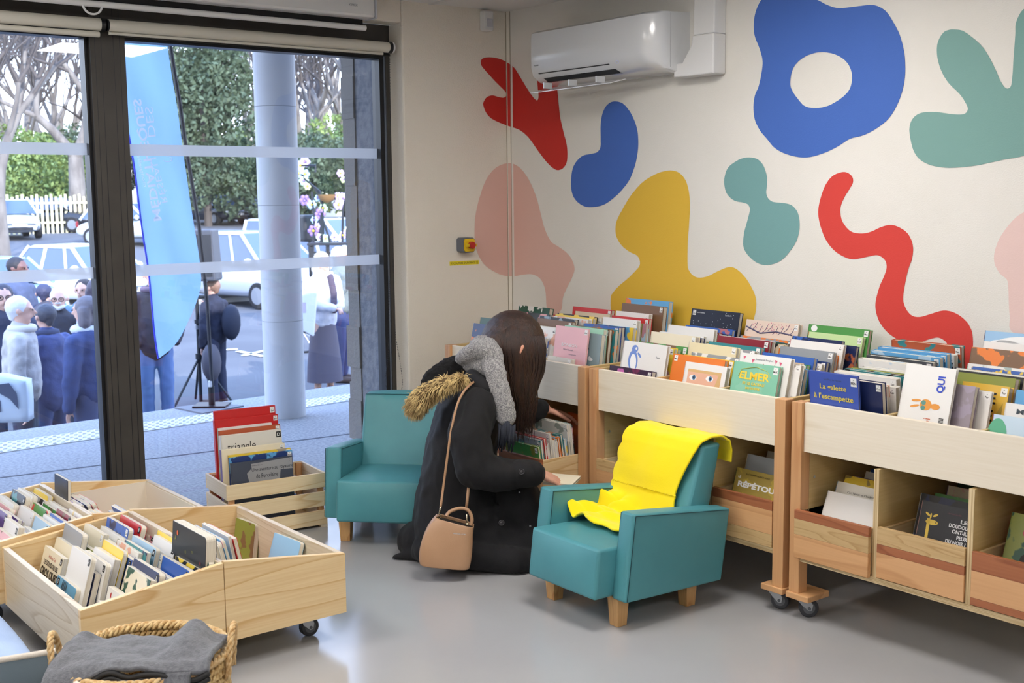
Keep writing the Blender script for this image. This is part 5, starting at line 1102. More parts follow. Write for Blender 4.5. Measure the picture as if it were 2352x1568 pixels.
# ---------------------------------------------------------------- cars
m_cg = mat('car_glass', (74,92,120), .08, spec=.8); m_ct = mat('car_tyre', (30,30,34), .7); m_cr_ = mat('wheel_rim', (170,174,182), .35, metal=.6); m_dk = mat('car_trim', (34,36,42), .5)
def car(label, px, D, rz, col, L=4.1, Hh=1.46, Wd=1.72, van=False, z=None):
    x, y, zz = base_at(px, D); zz = z if z is not None else zz
    m = mat('car_paint_%d_%d_%d' % col, col, .25, coat=.6, metal=.15)
    t = thing('car', label, 'car', (x, y, zz), rz, group=None)
    # body sections along x: (x, bottom, shoulder height, half width)
    st = [(-.50,.36,.62,.62),(-.48,.26,.74,.74),(-.40,.22,.86,.82),(-.25,.20,.93,.86),(0,.20,.94,.86),(.22,.20,.93,.86),(.36,.21,.84,.84),(.46,.24,.72,.76),(.50,.34,.58,.62)]
    k = Hh/1.46
    if van: st = [(-.50,.36,.90,.74),(-.49,.26,1.0,.80),(-.40,.22,1.05,.84),(-.25,.20,1.05,.86),(0,.20,1.05,.86),(.25,.20,1.03,.86),(.38,.21,.98,.84),(.47,.24,.82,.78),(.50,.34,.64,.64)]
    V = []; F = []; n = 8
    for (fx, b, s, w) in st:
        X = fx*L; w = w*Wd/1.72
        V += [(X,-w*.92,b),(X,-w,b+.18),(X,-w,s-.14),(X,-w*.86,s),(X,w*.86,s),(X,w,s-.14),(X,w,b+.18),(X,w*.92,b)]
    for i in range(len(st)-1):
        for q in range(n): F.append((i*n+q, i*n+(q+1)%n, (i+1)*n+(q+1)%n, (i+1)*n+q))
    F += [tuple(range(n)), tuple(range((len(st)-1)*n+n-1, (len(st)-1)*n-1, -1))]
    b_ = obj('body', MB().add(V, F), m, t, smooth='all'); 
    sb = b_.modifiers.new('s', 'SUBSURF'); sb.levels = 1; sb.render_levels = 1
    sh = 1.03 if van else .92; rf = (1.80 if van else 1.45)*k
    gb = [(-.46 if van else -.40, .30 if not van else .34), (-.42 if van else -.30, .10 if not van else .20)]
    xa, xb = (-.47*L, .34*L) if van else (-.42*L, .26*L); xc, xd = (-.44*L, .14*L) if van else (-.30*L, .08*L)
    w0, w1 = Wd*.475, Wd*.38
    def quadbox(ins, zt, mi=0):
        return [(xa+ins,-w0,sh),(xb-ins,-w0,sh),(xb-ins,w0,sh),(xa+ins,w0,sh),(xc+ins*.5,-w1,zt),(xd-ins*.5,-w1,zt),(xd-ins*.5,w1,zt),(xc+ins*.5,w1,zt)]
    FF = [(4,5,6,7),(0,1,5,4),(1,2,6,5),(2,3,7,6),(3,0,4,7)]
    obj('windows', MB().add(quadbox(.0, rf-.03), FF), m_cg, t, bevel=.03)
    r = MB().add([(xc-.03,-w1-.03,rf-.06),(xd+.03,-w1-.03,rf-.06),(xd+.03,w1+.03,rf-.06),(xc-.03,w1+.03,rf-.06),(xc+.10,-w1+.08,rf),(xd-.10,-w1+.08,rf),(xd-.10,w1-.08,rf),(xc+.10,w1-.08,rf)], [(3,2,1,0)]+FF)
    obj('roof', r, m, t, smooth=True)
    P = MB()
    for s in (-1, 1):
        for (u, v) in (((xa,s*w0),(xc,s*w1)), ((xb,s*w0),(xd,s*w1)), ((xa+(xb-xa)*.42,s*w0),(xc+(xd-xc)*.45,s*w1)), ((xa+(xb-xa)*.74,s*w0),(xc+(xd-xc)*.86,s*w1))): pass
    for s in (-1, 1):
        for (u, v) in (((xa,s*w0),(xc,s*w1)), ((xb,s*w0),(xd,s*w1)), ((xa+(xb-xa)*.40,s*w0),(xc+(xd-xc)*.42,s*w1)), ((xa+(xb-xa)*.73,s*w0),(xc+(xd-xc)*.84,s*w1))):
            obj('window_pillar', MB().tube([(u[0],u[1],sh-.02),(v[0],v[1],rf-.03)], .045, 6), m, t)
        o_ = obj('door_mirror', MB().ball((xb-.28, s*(w0+.13), sh+.06), .12, (.6,1,.7), 10), m, t, smooth=True)
        for fx in (-.31, .315):
            wx = fx*L; wy = s*(Wd/2-.10)
            w_ = obj('wheel', MB().cyl((wx,wy-.1,.31),(wx,wy+.1,.31), .31, 20), m_ct, t, smooth=True, bevel=.02)
            obj('wheel_rim', MB().cyl((wx,wy+s*.08,.31),(wx,wy+s*.108,.31), .20, 14), m_cr_, w_, smooth=True)
        obj('headlight', MB().ball((.475*L, s*.55, .64 if not van else .72), .14, (.5,1,.6), 10), mat('headlight', (226,232,240), .15), t, smooth=True)
        obj('tail_light', MB().ball((-.485*L, s*.62, .74), .12, (.4,.7,1), 10), mat('tail_light', (150,40,44), .3), t, smooth=True)
    obj('grille', MB().box(.497*L, .512*L, -.45,.45, .34,.44), m_dk, t); obj('number_plate', MB().box(.510*L,.518*L,-.26,.26,.46,.56), m_white, t)
    return t
D2 = math.radians
car('white saloon at the left edge of the window, its bonnet towards the building', 22, 45, D2(-6), (232,236,240))
car('black car parked between the white saloon and the plane tree', 118, 50, D2(48), (34,36,44), 4.0)
car('white hatchback behind the crowd, left of the mullion', 192, 28, D2(22), (232,236,242), 3.9, 1.5)
car('white car behind the flag, right of the mullion', 304, 43, D2(40), (230,236,240), 3.8, 1.5)
car('dark blue car behind the flag pole', 490, 58, D2(10), (40,48,66), 4.2)
car('black car left of the pillar, furthest back', 570, 60, D2(-80), (24,26,32), 4.0, 1.4)
car('silver minivan parked behind the pillar', 566, 28.5, D2(14), (196,202,214), 4.3, 1.42, 1.78, van=True)
car('white van behind the flower cart', 735, 33, D2(25), (238,240,244), 4.6, 1.55, 1.8, van=True)
car('white car at the far right behind the flower cart', 830, 40, D2(-60), (236,238,242), 4.2, 1.46)
car('pale blue car cut off at the left edge behind the crowd', -30, 24, D2(10), (176,206,226), 3.9, 1.4)
# ---------------------------------------------------------------- speaker on a tripod
q = at_z(457, 931, SZ); q = at_z(462, 931, SZ); t = thing('speaker_stand', 'black tripod speaker stand outside, beside the flag pole', 'speaker stand', q, .3)
hub = .62
for a in (0, 2.1, 4.2): obj('leg', MB().tube([(.0,.0,hub-.02),(.42*math.cos(a+2.6),.42*math.sin(a+2.6),.02)], .016, 6), m_dk, t)
obj('column', MB().cyl((0,0,.02),(0,0,1.55), .022, 10), m_dk, t, smooth=True); obj('collar', MB().cyl((0,0,hub-.04),(0,0,hub+.03), .045, 10).cyl((0,0,1.02),(0,0,1.07), .04, 10), m_dk, t); obj('silver_clamp', MB().cyl((0,0,.95),(0,0,1.0), .038, 10), m_steel, t)
s_ = thing('loudspeaker', 'grey-black loudspeaker box half hidden behind the flag', 'loudspeaker', q+Vector((0,0,1.55)), .9); s_.location += FR*.10
obj('cabinet', MB().prism([(-.19,0),(.19,0),(.16,.62),(-.16,.62)], -.17, .17, 1), mat('cabinet_grey', (70,72,80), .6), s_, bevel=.02); obj('grille_front', MB().box(-.15,.15,-.178,-.168,.06,.56), m_dk, s_); obj('carry_handle', MB().tube([(.19,-.07,.2),(.235,-.05,.2),(.235,.05,.2),(.19,.07,.2)], .012, 6), m_steel, s_)
# ---------------------------------------------------------------- bicycle flower cart
bc = at_z(770, 812, SZ)
t = thing('bicycle', 'bicycle standing behind the woman in the white coat', 'bicycle', bc+Vector((0,.1,0)), math.atan2(FR.y, FR.x)-.1)
for xx in (-.62, .52):
    w_ = obj('wheel', MB().tube([(xx+.33*math.cos(a),0,.345+.33*math.sin(a)) for a in [2*PI*i/28 for i in range(28)]], .018, 6, closed=True), m_ct, t, smooth=True)
    sp = MB()
    for i in range(12): a = PI*2*i/12; sp.tube([(xx,0,.345),(xx+.32*math.cos(a),0,.345+.32*math.sin(a))], .003, 3)
    obj('spokes', sp, m_steel, w_)
obj('bicycle_frame', MB().tube([(-.62,0,.345),(-.15,0,.30),(.38,0,.86),(-.28,0,.88),(-.15,0,.30)], .018, 6).tube([(-.62,0,.345),(-.28,0,.85)], .012, 6).tube([(.52,0,.345),(.36,0,1.0)], .018, 6), m_dk, t)
obj('handlebar', MB().tube([(.36,-.28,1.04),(.40,-.1,1.02),(.36,0,1.0),(.40,.1,1.02),(.36,.28,1.04)], .014, 6), m_dk, t); obj('saddle', MB().ball((-.29,0,.95), .13, (1,.5,.3), 10), m_dk, t, smooth=True); obj('chainring', MB().cyl((-.15,-.02,.3),(-.15,.02,.3), .09, 14), m_dk, t)
fc = at_z(800, 780, SZ); fD = (fc-CAM).dot(_f)
t = thing('flower_cart', 'dark metal flower stand with curved rods of pastel flowers, right of the pillar', 'flower stand', fc, math.atan2(FR.y, FR.x))
def fa(px, py, dy=0): q = at_d(px, py, fD+dy)-fc; return (q.dot(FR), q.dot(FN), q.z)
a, b = fa(716,556), fa(850,558)
obj('table_top', MB().box(a[0], b[0], -.3, .3, a[2]-.04, a[2]), m_dk, t)
for xx in (a[0]+.08, a[0]+.35, (a[0]+b[0])/2+.2, b[0]-.1): obj('post', MB().box(xx-.03, xx+.03, -.25, -.19, .0, a[2]-.04), m_dk, t)
for k, pts in enumerate((((738,556),(738,500),(740,470),(735,440),(716,425),(700,410),(692,400)), ((740,556),(742,480),(738,452),(722,432)), ((720,556),(722,500),(716,440)), ((797,560),(796,500),(797,440),(800,370)), ((786,556),(787,500),(790,470),(800,440)), ((820,556),(824,500),(822,440),(820,410),(826,392),(840,384)), ((745,520),(740,500),(760,560)), ((724,395),(725,380),(690,380)))):
    obj('rod', MB().tube([fa(*p) for p in pts], .022, 5), m_dk, t)
for k, pts in enumerate((((790,670),(800,700),(812,765)), ((812,640),(818,700),(826,760)), ((835,690),(812,715),(800,740)), ((812,765),(832,745)), ((830,640),(842,680)), ((805,725),(845,722)))):
    obj('rod', MB().tube([fa(*p) for p in pts], .022, 5), m_dk, t)
obj('hanging_bowl', MB().lathe([(.02,0),(.12,.05),(.17,.15),(.15,.15),(.10,.06),(.02,.02)], fa(751,466), 14), mat('bowl_ochre', (160,120,76), .7), t, smooth=True)
R = random.Random(5); pc_ = [(208,186,232),(232,190,224),(190,226,190),(176,206,240),(220,170,190),(238,236,214),(150,120,180),(214,228,160)]
mfw = [mat('petal_%d' % i, c, .8) for i, c in enumerate(pc_)]
fpos = [(690,380),(700,372),(686,398),(698,415),(706,428),(700,460),(716,470),(730,455),(742,478),(735,492),(782,398),(790,412),(776,450),(790,455),(800,465),(815,372),(830,380),(838,400),(836,430),(832,440),(720,530),(735,545),(748,548),(768,545),(788,540),(800,530),(812,535),(822,552),(838,520),(845,545),(728,520),(800,455),(778,470),(805,660),(812,650),(795,680),(700,400),(722,505)]
for i, p in enumerate(fpos):
    mb = MB(); c = Vector(fa(*p)); r_ = R.uniform(.05,.085)
    for k in range(6):
        a_ = 2*PI*k/6; mb.ball((c.x+r_*math.cos(a_)*.8, c.y, c.z+r_*math.sin(a_)*.8), r_*.55, (1,.4,1), 6)
    f_ = obj('flower', mb, mfw[R.randrange(8)], t, smooth='all'); obj('flower_centre', MB().ball((c.x,c.y-.03,c.z), r_*.3, n=6), mfw[6] if i%2 else MATS['title_yellow'], f_)
q = at_z(655+40, 800, SZ); wb = at_d(710, 520, fD+1)
s_ = thing('parcel_box', 'dark rounded delivery box beside the flower stand', 'box', (wb.x, wb.y, SZ))
obj('case', MB().box(-.22,.22,-.22,.22, wb.z-SZ-.28, wb.z-SZ+.22), m_dk, s_, bevel=.05); obj('pole', MB().cyl((0,0,0),(0,0,wb.z-SZ-.28), .03, 8), m_dk, s_)
# ================================================================ SOFT THINGS
# ---- yellow blanket over the right armchair (chair space: x across, y back, z up)
m_yel = mat('yellow_fleece', (250,226,28), .95, bump=.25, bscale=500, sheen=.3, spec=.1)
bl = thing('blanket', 'bright yellow fleece blanket draped over the back and seat of the right armchair', 'blanket', CR, CRz)
def prof(v):
    """side profile of the chair that the cloth follows; v = arc length from the rear hem"""
    P = [(.345,.470),(.348,.515),(.338,.550),(.300,.566),(.250,.567),(.205,.556),(.185,.52),(.160,.44),(.130,.36),(.102,.295),(.080,.268),(.04,.274),(-.03,.280),(-.10,.285),(-.17,.288),(-.22,.288)]
    L = [0]
    for a, b in zip(P[:-1], P[1:]): L.append(L[-1]+math.hypot(a[0]-b[0], a[1]-b[1]))
    v = max(0, min(v, L[-1]-1e-6))
    for i in range(len(P)-1):
        if v <= L[i+1]: t = (v-L[i])/(L[i+1]-L[i]); return (P[i][0]+(P[i+1][0]-P[i][0])*t, P[i][1]+(P[i+1][1]-P[i][1])*t), L[-1]
    return P[-1], L[-1]
_, LT = prof(0)
nu, nv = 90, 150; V = []; F = []
def sm(a, b, x): t = max(0, min(1, (x-a)/(b-a))); return t*t*(3-2*t)
for j in range(nv+1):
    v = j/nv
    for i in range(nu+1):
        u = i/nu
        end = min(LT, .655+.075*math.sin(u*2.6)+.010*math.sin(u*17)); s2 = v*end
        xl = -.178-.012*abs(math.sin(s2*46))*sm(.12,.2,s2)*(1-sm(.42,.46,s2))-.012*sm(.16,.3,s2)+.05*sm(.46,.5,s2)*0
        xr = .178-.050*sm(.20,.41,s2)+.022*sm(.44,.53,s2)
        x = xl+(xr-xl)*u
        (y, z), _ = prof(s2)
        k = .0022*math.sin(x*38+s2*5)*min(1, s2*3)+.009*nz((x*4.2, s2*3.6, 0))+.003*nz((x*13, s2*9, 4))
        if s2 > .44:                       # on the seat: bunched folds to the left
            w = sm(.44,.52,s2); left = max(0, 1-u*1.9)
            z += w*(.004+.042*left*abs(math.sin(u*12+s2*20))**.8+.016*left*abs(math.sin(s2*64))+.006*math.sin(s2*52+u*5))
            y -= .045*left*w; x += -.014*w*left*math.sin(s2*50)
        n_ = .006+k
        if s2 < .10: y += max(n_, .004)
        elif s2 < .22: z += n_; 
        elif s2 < .42: y -= n_*.9+.004+.012*math.sin(u*PI)*sm(.22,.34,s2)*(1-sm(.34,.42,s2)); z += n_*.3
        else: z += max(.003, n_); y -= .006*(1-sm(.42,.5,s2))
        V.append((x, y, z))
for j in range(nv):
    for i in range(nu): q = j*(nu+1)+i; F.append((q, q+1, q+nu+2, q+nu+1))
o = obj('blanket_cloth', MB().add(V, F), m_yel, bl, smooth='all'); md = o.modifiers.new('thick', 'SOLIDIFY'); md.thickness = .008; md.offset = 1; sb = o.modifiers.new('s', 'SUBSURF'); sb.levels = 1; sb.render_levels = 1
# ---- woven basket
rb = .192
FNh = Vector((_f.x, _f.y, 0)).normalized(); bc_ = at_z(385, 1437, .30)-FNh*rb; bx, by = bc_.x, bc_.y
bk_ = thing('woven_basket', 'woven seagrass basket with rope handles in front of the pine box', 'basket', (bx, by, 0))
m_straw = mat('seagrass', (222,194,140), .75, var=(176,140,86), vscale=70, bump=.3, bscale=200); m_strawl = mat('seagrass_pale', (222,196,150), .75, var=(190,150,96), vscale=80)
mb = MB(); nr = 17; ns = 84; Hb = .30
for k in range(nr):
    z = .012+k*(Hb-.012)/(nr-1); r = rb*(.86+.14*math.sin(min(1, z/Hb+.25)*1.5))
    for s in (0, 1):                      # two strands twisted round each other
        path = []
        for i in range(ns*2): 
            a = 2*PI*i/(ns*2); q = a*ns/2+s*PI+k*1.1; rr = r+.0065*math.cos(q); path.append((rr*math.cos(a), rr*math.sin(a), z+.0075*math.sin(q)))
        mb.tube(path, .0055, 5, closed=True)
w_ = obj('woven_wall', mb, m_straw, bk_, smooth='all')
obj('basket_shade_sheet', MB().lathe([(rb*.80,.01),(rb*.975,.14),(rb*.99,Hb-.01)], n=40), mat('straw_shadow', (120,92,52), .9), bk_, smooth='all')  # dark straw sheet: shade between the strands is put into its colour
obj('basket_base', MB().cyl((0,0,0),(0,0,.012), rb*.86, 40), m_straw, bk_)
mb = MB(); nn = 96
for s in range(3):
    path = []
    for i in range(nn*3): a = 2*PI*i/(nn*3); q = a*24+s*2*PI/3; path.append(((rb+.004+.006*math.cos(q))*math.cos(a), (rb+.004+.006*math.cos(q))*math.sin(a), Hb+.004+.006*math.sin(q)))
    mb.tube(path, .0052, 5, closed=True)
obj('braided_rim', mb, m_strawl, bk_, smooth='all')
def rope_handle(ang, lab):
    c = Vector((rb*math.cos(ang), rb*math.sin(ang), Hb)); tg = Vector((-math.sin(ang), math.cos(ang), 0)); ou = Vector((math.cos(ang), math.sin(ang), 0)); mb = MB(); base = []
    for i in range(60): t = i/59; a = PI*t; base.append(c+tg*(.046*math.cos(a))+Vector((0,0,-.055+.120*math.sin(a)**.8))+ou*(.010+.012*math.sin(a)))
    for s in range(3):
        path = []
        for i, p in enumerate(base):
            q = i*.55+s*2*PI/3; d = (base[min(i+1,59)]-base[max(i-1,0)]).normalized(); n1 = ou; n2 = d.cross(n1).normalized(); path.append(p+n1*.0042*math.cos(q)+n2*.0042*math.sin(q))
        mb.tube(path, .0046, 5)
    obj('rope_handle', mb, m_strawl, bk_, smooth='all')
hA = math.atan2(FR.y, FR.x) if 'FR' in globals() else .9
rope_handle(hA+.10, 'r'); rope_handle(hA+PI+.15, 'l')
# ---- grey blanket stuffed in the basket
m_felt = mat('grey_felt', (112,114,120), 1.0, bump=.7, bscale=260, var=(96,98,104), vscale=90, sheen=.3, spec=.1)
gb_ = thing('blanket', 'grey felt blanket folded into the woven basket', 'blanket', (bx, by, 0), math.atan2(_r0.y, _r0.x))
# local x = picture right, y = away from the camera
def sheet(fn, nu, nv): 
    V = [fn(i/nu, j/nv) for j in range(nv+1) for i in range(nu+1)]
    return V, [(j*(nu+1)+i, j*(nu+1)+i+1, (j+1)*(nu+1)+i+1, (j+1)*(nu+1)+i) for j in range(nv) for i in range(nu)]
def top_fold(u, v):
    x = -.182+.372*u+.02*v*(u-.5); y = .045-.215*v
    ridge = .312+.004*math.sin(u*5)+.05*math.exp(-((u-.80)/.10)**2)*(1-v)+.016*math.exp(-((u-.06)/.05)**2)*(1-v)+.03*max(0,u-.85)
    z = ridge+.004-.035*v*v*(1-u)+.030*math.sin(min(1,u*1.15)*PI*.62)*v
    z += .010*nz((x*9, y*9, 1))+.006*nz((x*25, y*25, 3))+.012*math.sin(x*18+y*26)*v
    if v > .9: z -= .012*(v-.9)*10
    return (x, y, z)
V, F = sheet(top_fold, 60, 50); o = obj('top_fold', MB().add(V, F), m_felt, gb_, smooth='all'); md = o.modifiers.new('t','SOLIDIFY'); md.thickness = .012; md.offset = -1
def lower(u, v):
    x = -.185+.345*u; y = -.168-.045*math.sin(v*2.2)-.01*v; z = .325-.045*(1-u)-.24*v
    y += .014*math.sin(x*22+1)*v+.012*nz((x*8, z*8, 5)); x *= 1-.10*v
    return (x, y, z)
V, F = sheet(lower, 50, 30); o = obj('hanging_fold', MB().add(V, F), m_felt, gb_, smooth='all'); md = o.modifiers.new('t','SOLIDIFY'); md.thickness = .012
m_bind = mat('black_binding', (26,26,28), .6)
for dz, r_ in ((0,.007),(-.013,.0065)):
    pth = []
    for i in range(61): u = i/60; p = top_fold(u, 1.0); pth.append((p[0], p[1]-.002, p[2]-.006+dz+.006*math.sin(u*20)))
    obj('binding', MB().tube(pth, r_, 7), m_bind, gb_, smooth='all')
# ---- fabric storage cube, bottom-left corner
m_fab = mat('grey_fabric_box', (92,106,116), .85, bump=.3, bscale=500); m_trim_ = mat('cream_binding', (216,208,198), .7, bump=.3, bscale=400)
p0, p1, p2 = at_z(167,1489,.30), at_z(2,1516,.30), at_z(208,1562,.30)
ux = (p1-p0).normalized(); 
sq = Vector((-ux.y, ux.x, 0)); 
if sq.dot(p2-p0) < 0: sq = -sq
t = thing('fabric_storage_box', 'grey fabric storage box with a cream rim in the bottom-left corner of the photo', 'storage box', (p0.x, p0.y, 0))
sA, sB, hh = .34, .32, .30
def fb(u, v, z): q = ux*u+sq*v; return (q.x, q.y, z)
def wallp(u0, v0, u1, v1, bow):
    V = []; n = 16; du, dv = (u1-u0), (v1-v0); L = math.hypot(du, dv); nx_, ny_ = dv/L, -du/L
    for z in (.0, hh*.5, hh):
        for i in range(n+1): t_ = i/n; b_ = bow*math.sin(PI*t_)*(z/hh); V.append(fb(u0+du*t_+nx_*b_, v0+dv*t_+ny_*b_, z))
    F = [(r*(n+1)+i, r*(n+1)+i+1, (r+1)*(n+1)+i+1, (r+1)*(n+1)+i) for r in range(2) for i in range(n)]
    o = obj('side', MB().add(V, F), m_fab, t, smooth='all'); s = o.modifiers.new('t','SOLIDIFY'); s.thickness = .006
    obj('rim_binding', MB().tube([V[2*(n+1)+i] for i in range(n+1)], .0075, 8, flat=1.2), m_trim_, t, smooth='all')
wallp(0,0,sA,0,.0); wallp(0,0,0,sB,.02); wallp(sA,0,sA,sB,.01); wallp(0,sB,sA,sB,.01)
obj('base', MB().add([fb(0,0,.002),fb(sA,0,.002),fb(sA,sB,.002),fb(0,sB,.002)], [(0,1,2,3)]), m_fab, t)
obj('pull_strap', MB().tube([fb(-.012,.075,.262),fb(-.028,.078,.272),fb(-.030,.098,.262),fb(-.016,.100,.235),fb(-.012,.10,.20)], .007, 6, flat=.4), mat('strap_blue', (96,116,160), .8), t, smooth='all')
# ---- pale blue floor cushion
cu = at_z(-60, 1480, .2); q0, q1 = at_z(0,1409,.20), at_z(79,1500,.20)
ed = (q1-q0).normalized(); nn_ = Vector((ed.y, -ed.x, 0)); 
if nn_.dot(cu-q0) < 0: nn_ = -nn_
t = thing('floor_cushion', 'pale blue floor cushion at the left edge, beside the pine box', 'cushion', (q0.x, q0.y, 0))
mb = pillow_box(.72, .62, .15, .035, 16)
bm_ = warp(mb, lambda x, y, z: tuple(ed*(x-.30)+nn_*y+Vector((0,0,.035+z+.006*math.sin(x*70)*(1 if z > .1 else 0)))))
me = mb.mesh('c'); weld(me); o = link('cushion_cover', me, mat('cushion_blue', (170,192,226), .9, bump=.3, bscale=300, var=(158,180,216), vscale=5), t, smooth='all')
# ================================================================ PEOPLE
m_skin = mat('skin', (226,172,148), .5, spec=.4, var=(220,160,136), vscale=8)
m_coat = mat('black_coat', (22,22,26), .68, bump=.5, bscale=700, spec=.3, var=(18,18,22), vscale=3, sheen=.05)
m_hair = mat('dark_brown_hair', (40,27,23), .38, spec=.45, bump=.6, bscale=60, stretch=(10,10,1), var=(60,38,29), vscale=8)
m_scarf = mat('grey_tweed_knit', (168,166,166), .95, bump=1.0, bscale=240, var=(116,116,120), vscale=190, sheen=.2)
m_fleece = mat('black_fleece', (18,18,21), 1.0, bump=1.0, bscale=130)
PD0 = (Vector((1.03, -1.04, .5))-CAM).dot(_f)
KS = FPX/PD0
def pp(px, py, dd=0.0): return at_d(px, py, PD0+dd)
def hand(mb, wrist, pdir, back, s=1.0, curl=.35, spread=.16, thumb_side=1, size=.0088):
    """palm with five separate fingers; pdir = towards the fingers, back = back of the hand"""
    d = Vector(pdir).normalized(); b = Vector(back); b = (b-d*b.dot(d)).normalized(); r = d.cross(b)*thumb_side; w = Vector(wrist)
    for k in (-1.35, -.45, .45, 1.35): mb.cap(w+r*(k*.006*s)+d*.005, .0145*s, w+d*.078*s+r*(k*.0135*s), .0108*s, 8)
    F = [(-1.5,.026,.022,.018,.78),(-.5,.030,.026,.020,.95),(.5,.031,.027,.021,1.0),(1.5,.029,.024,.019,.92)]
    for i, (k, a, c, e, l) in enumerate(F):
        p = w+d*(.080*s)+r*(k*.0135*s); ang = k*spread*.5; dir_ = (d*math.cos(ang)+r*math.sin(ang)).normalized(); cu = curl*(1+.12*i)
        R = size*s*(.92 if i in (0,) else 1)
        for L_, t in ((a,1.0),(c,1.5),(e,1.35)):
            ax = dir_.cross(b).normalized(); dir_ = (Matrix.Rotation(-cu*t*.6, 3, ax) @ dir_).normalized(); b2 = b
            q = p+dir_*L_*l*s*1.12; mb.cap(p, R, q, R*.88, 8); p = q; R *= .9
    tp = w+d*.022*s+r*(.022*s); td = (d*.62+r*.72-b*.22).normalized(); q = tp+td*.034*s; mb.cap(tp, .0125*s, q, .0105*s, 8)
    td = (d*.86+r*.42-b*.3).normalized(); q2 = q+td*.028*s; mb.cap(q, .0105*s, q2, .0088*s, 8); mb.cap(q2, .0088*s, q2+td*.016*s, .0075*s, 8)
def head_mb(mb, c, r, fwd, up, face=True):
    """head with brow, nose, lips, chin and ears; r = half head height"""
    f = Vector(fwd).normalized(); u = Vector(up); u = (u-f*u.dot(f)).normalized(); s = f.cross(u); c = Vector(c); R = Matrix((s, f, u)).transposed()
    mb.ball(c+u*r*.18-f*r*.05, r*.80, (.86,1.0,.95), 18, rot=R); mb.ball(c-u*r*.30+f*r*.12, r*.60, (.86,.95,1.05), 16, rot=R)
    mb.cap(c-u*r*.78+f*r*.46, r*.17, c-u*r*.62+f*r*.30, r*.3, 8)
    if face:
        mb.cap(c+f*r*.78+u*r*.12, r*.06, c+f*r*.98-u*r*.18, r*.11, 8); mb.cap(c+f*r*.74-u*r*.42-s*r*.15, r*.06, c+f*r*.74-u*r*.42+s*r*.15, r*.06, 8)
        for k in (-1,1): mb.cap(c+s*k*r*.78-u*r*.18-f*r*.05, r*.10, c+s*k*r*.80+u*r*.06-f*r*.10, r*.13, 8); mb.cap(c+f*r*.72+u*r*.2+s*k*r*.12, r*.07, c+f*r*.66+u*r*.2+s*k*r*.42, r*.08, 8)
    return R
# ---------------------------------------------------------------- the kneeling woman
P0 = pp(1040, 1290, 0); 
woman = thing('person', 'kneeling person in black coat and grey knitted scarf, browsing the pulled-out drawer', 'person', (P0.x, P0.y, 0))
WO = woman.location.copy()
def W(px, py, dd=0.0): return pp(px, py, dd)-WO
hc = W(1182, 792, .02)
fdir = (_r0*.80+Vector((_f.x,_f.y,0)).normalized()*.35+Vector((0,0,-.52))).normalized()
body = MB()
head_mb(body, hc, .112, fdir, Vector((0,0,1))+_r0*.3)
body.cap(W(1150,850,.03), .055, hc-fdir*.02-Vector((0,0,.05)), .055)
body.chain([(W(1045,1180,.02), .12), (W(1065,1040,.02), .11), (W(1090,930,.02), .11)]); body.chain([(W(1095,915,-.12), .055), (W(1110,905,.02), .08), (W(1150,890,.20), .055)])
body.chain([(W(1040,1210,-.06), .09), (W(1210,1245,-.04), .07), (W(1030,1275,-.04), .05)]); body.chain([(W(1045,1210,.12), .09), (W(1215,1235,.12), .07), (W(1040,1265,.12), .05)])
el1 = W(1092,1082,-.20); wr1 = W(1222,1082,-.16); body.chain([(W(1092,925,-.14), .05), (el1, .042), (wr1, .026)])
el2 = W(1190,965,.26); wr2 = W(1250,938,.265); body.chain([(W(1155,892,.20), .05), (el2, .04), (wr2, .026)])
h1 = (W(1262,1096,-.13)-W(1226,1082,-.16)); hand(body, W(1226,1082,-.16), h1, Vector((0,0,1))+_r0*.15-FN*.4, s=1.02, curl=.16, thumb_side=-1)
h2 = (W(1305,952,.33)-W(1252,940,.265)); hand(body, W(1254,941,.268), h2, Vector((0,0,1)), s=1.0, curl=.22, spread=.3, thumb_side=1)
me = fuse(body, .0042, 2, 'person_body'); me.materials.append(m_skin); link('body', me, m_skin, woman, smooth='all')
def folds(amp, sx, o=0.0):
    def f(co, n): return amp*(nz((co.x, co.y, co.z*.45), sx, o)*1.2+.5*nz((co.x, co.y, co.z*.6), sx*2.4, o+3))
    return f
coat = MB()
coat.chain([(W(1043,1205,.01), .165), (W(1048,1120,.01), .150), (W(1060,1030,.02), .142), (W(1080,950,.02), .132)], 20)
coat.chain([(W(1096,925,-.13), .072), (W(1112,905,.02), .095), (W(1150,888,.20), .07)], 16)
coat.cap(W(1120,900,0), .07, W(1150,860,.03), .06)
coat.chain([(W(1045,1225,-.02), .155), (W(1130,1240,-.02), .14), (W(1222,1245,.0), .125)], 18)
coat.chain([(W(1050,1225,.14), .12), (W(1215,1235,.16), .11)], 16)
coat.chain([(W(980,1262,-.06), .055), (W(1080,1275,-.16), .055), (W(1180,1290,-.16), .055), (W(1240,1292,-.12), .05)], 12)
coat.chain([(W(985,1265,-.02), .05), (W(940,1272,-.0), .026), (W(905,1279,-.0), .010)], 10); coat.chain([(W(960,1240,.05), .08), (W(975,1262,.14), .06)], 12)
coat.chain([(W(1100,930,-.15), .080), (W(1078,1000,-.20), .082), (W(1092,1076,-.21), .076), (W(1150,1088,-.19), .064), (W(1222,1086,-.165), .050)], 16)
coat.chain([(W(1158,895,.20), .068), (W(1188,962,.25), .060), (W(1236,941,.255), .046)], 14)
coat.chain([(W(1180,1120,-.02), .08), (W(1205,1180,-.01), .10), (W(1225,1240,0), .10)], 14)
def cf(co, n):
    w = co+WO; f = .011*nz((w.x, w.y, w.z*.33), 14)+.007*(.35-abs(nz((w.x*1.0, w.y*1.0, w.z*.5+w.x*.3), 19, 7)))+.0035*nz((w.x, w.y, w.z*.6), 36, 2.0)
    return f if w.z > .02 else 0
me = fuse(coat, .0085, 4, 'coat', cf)
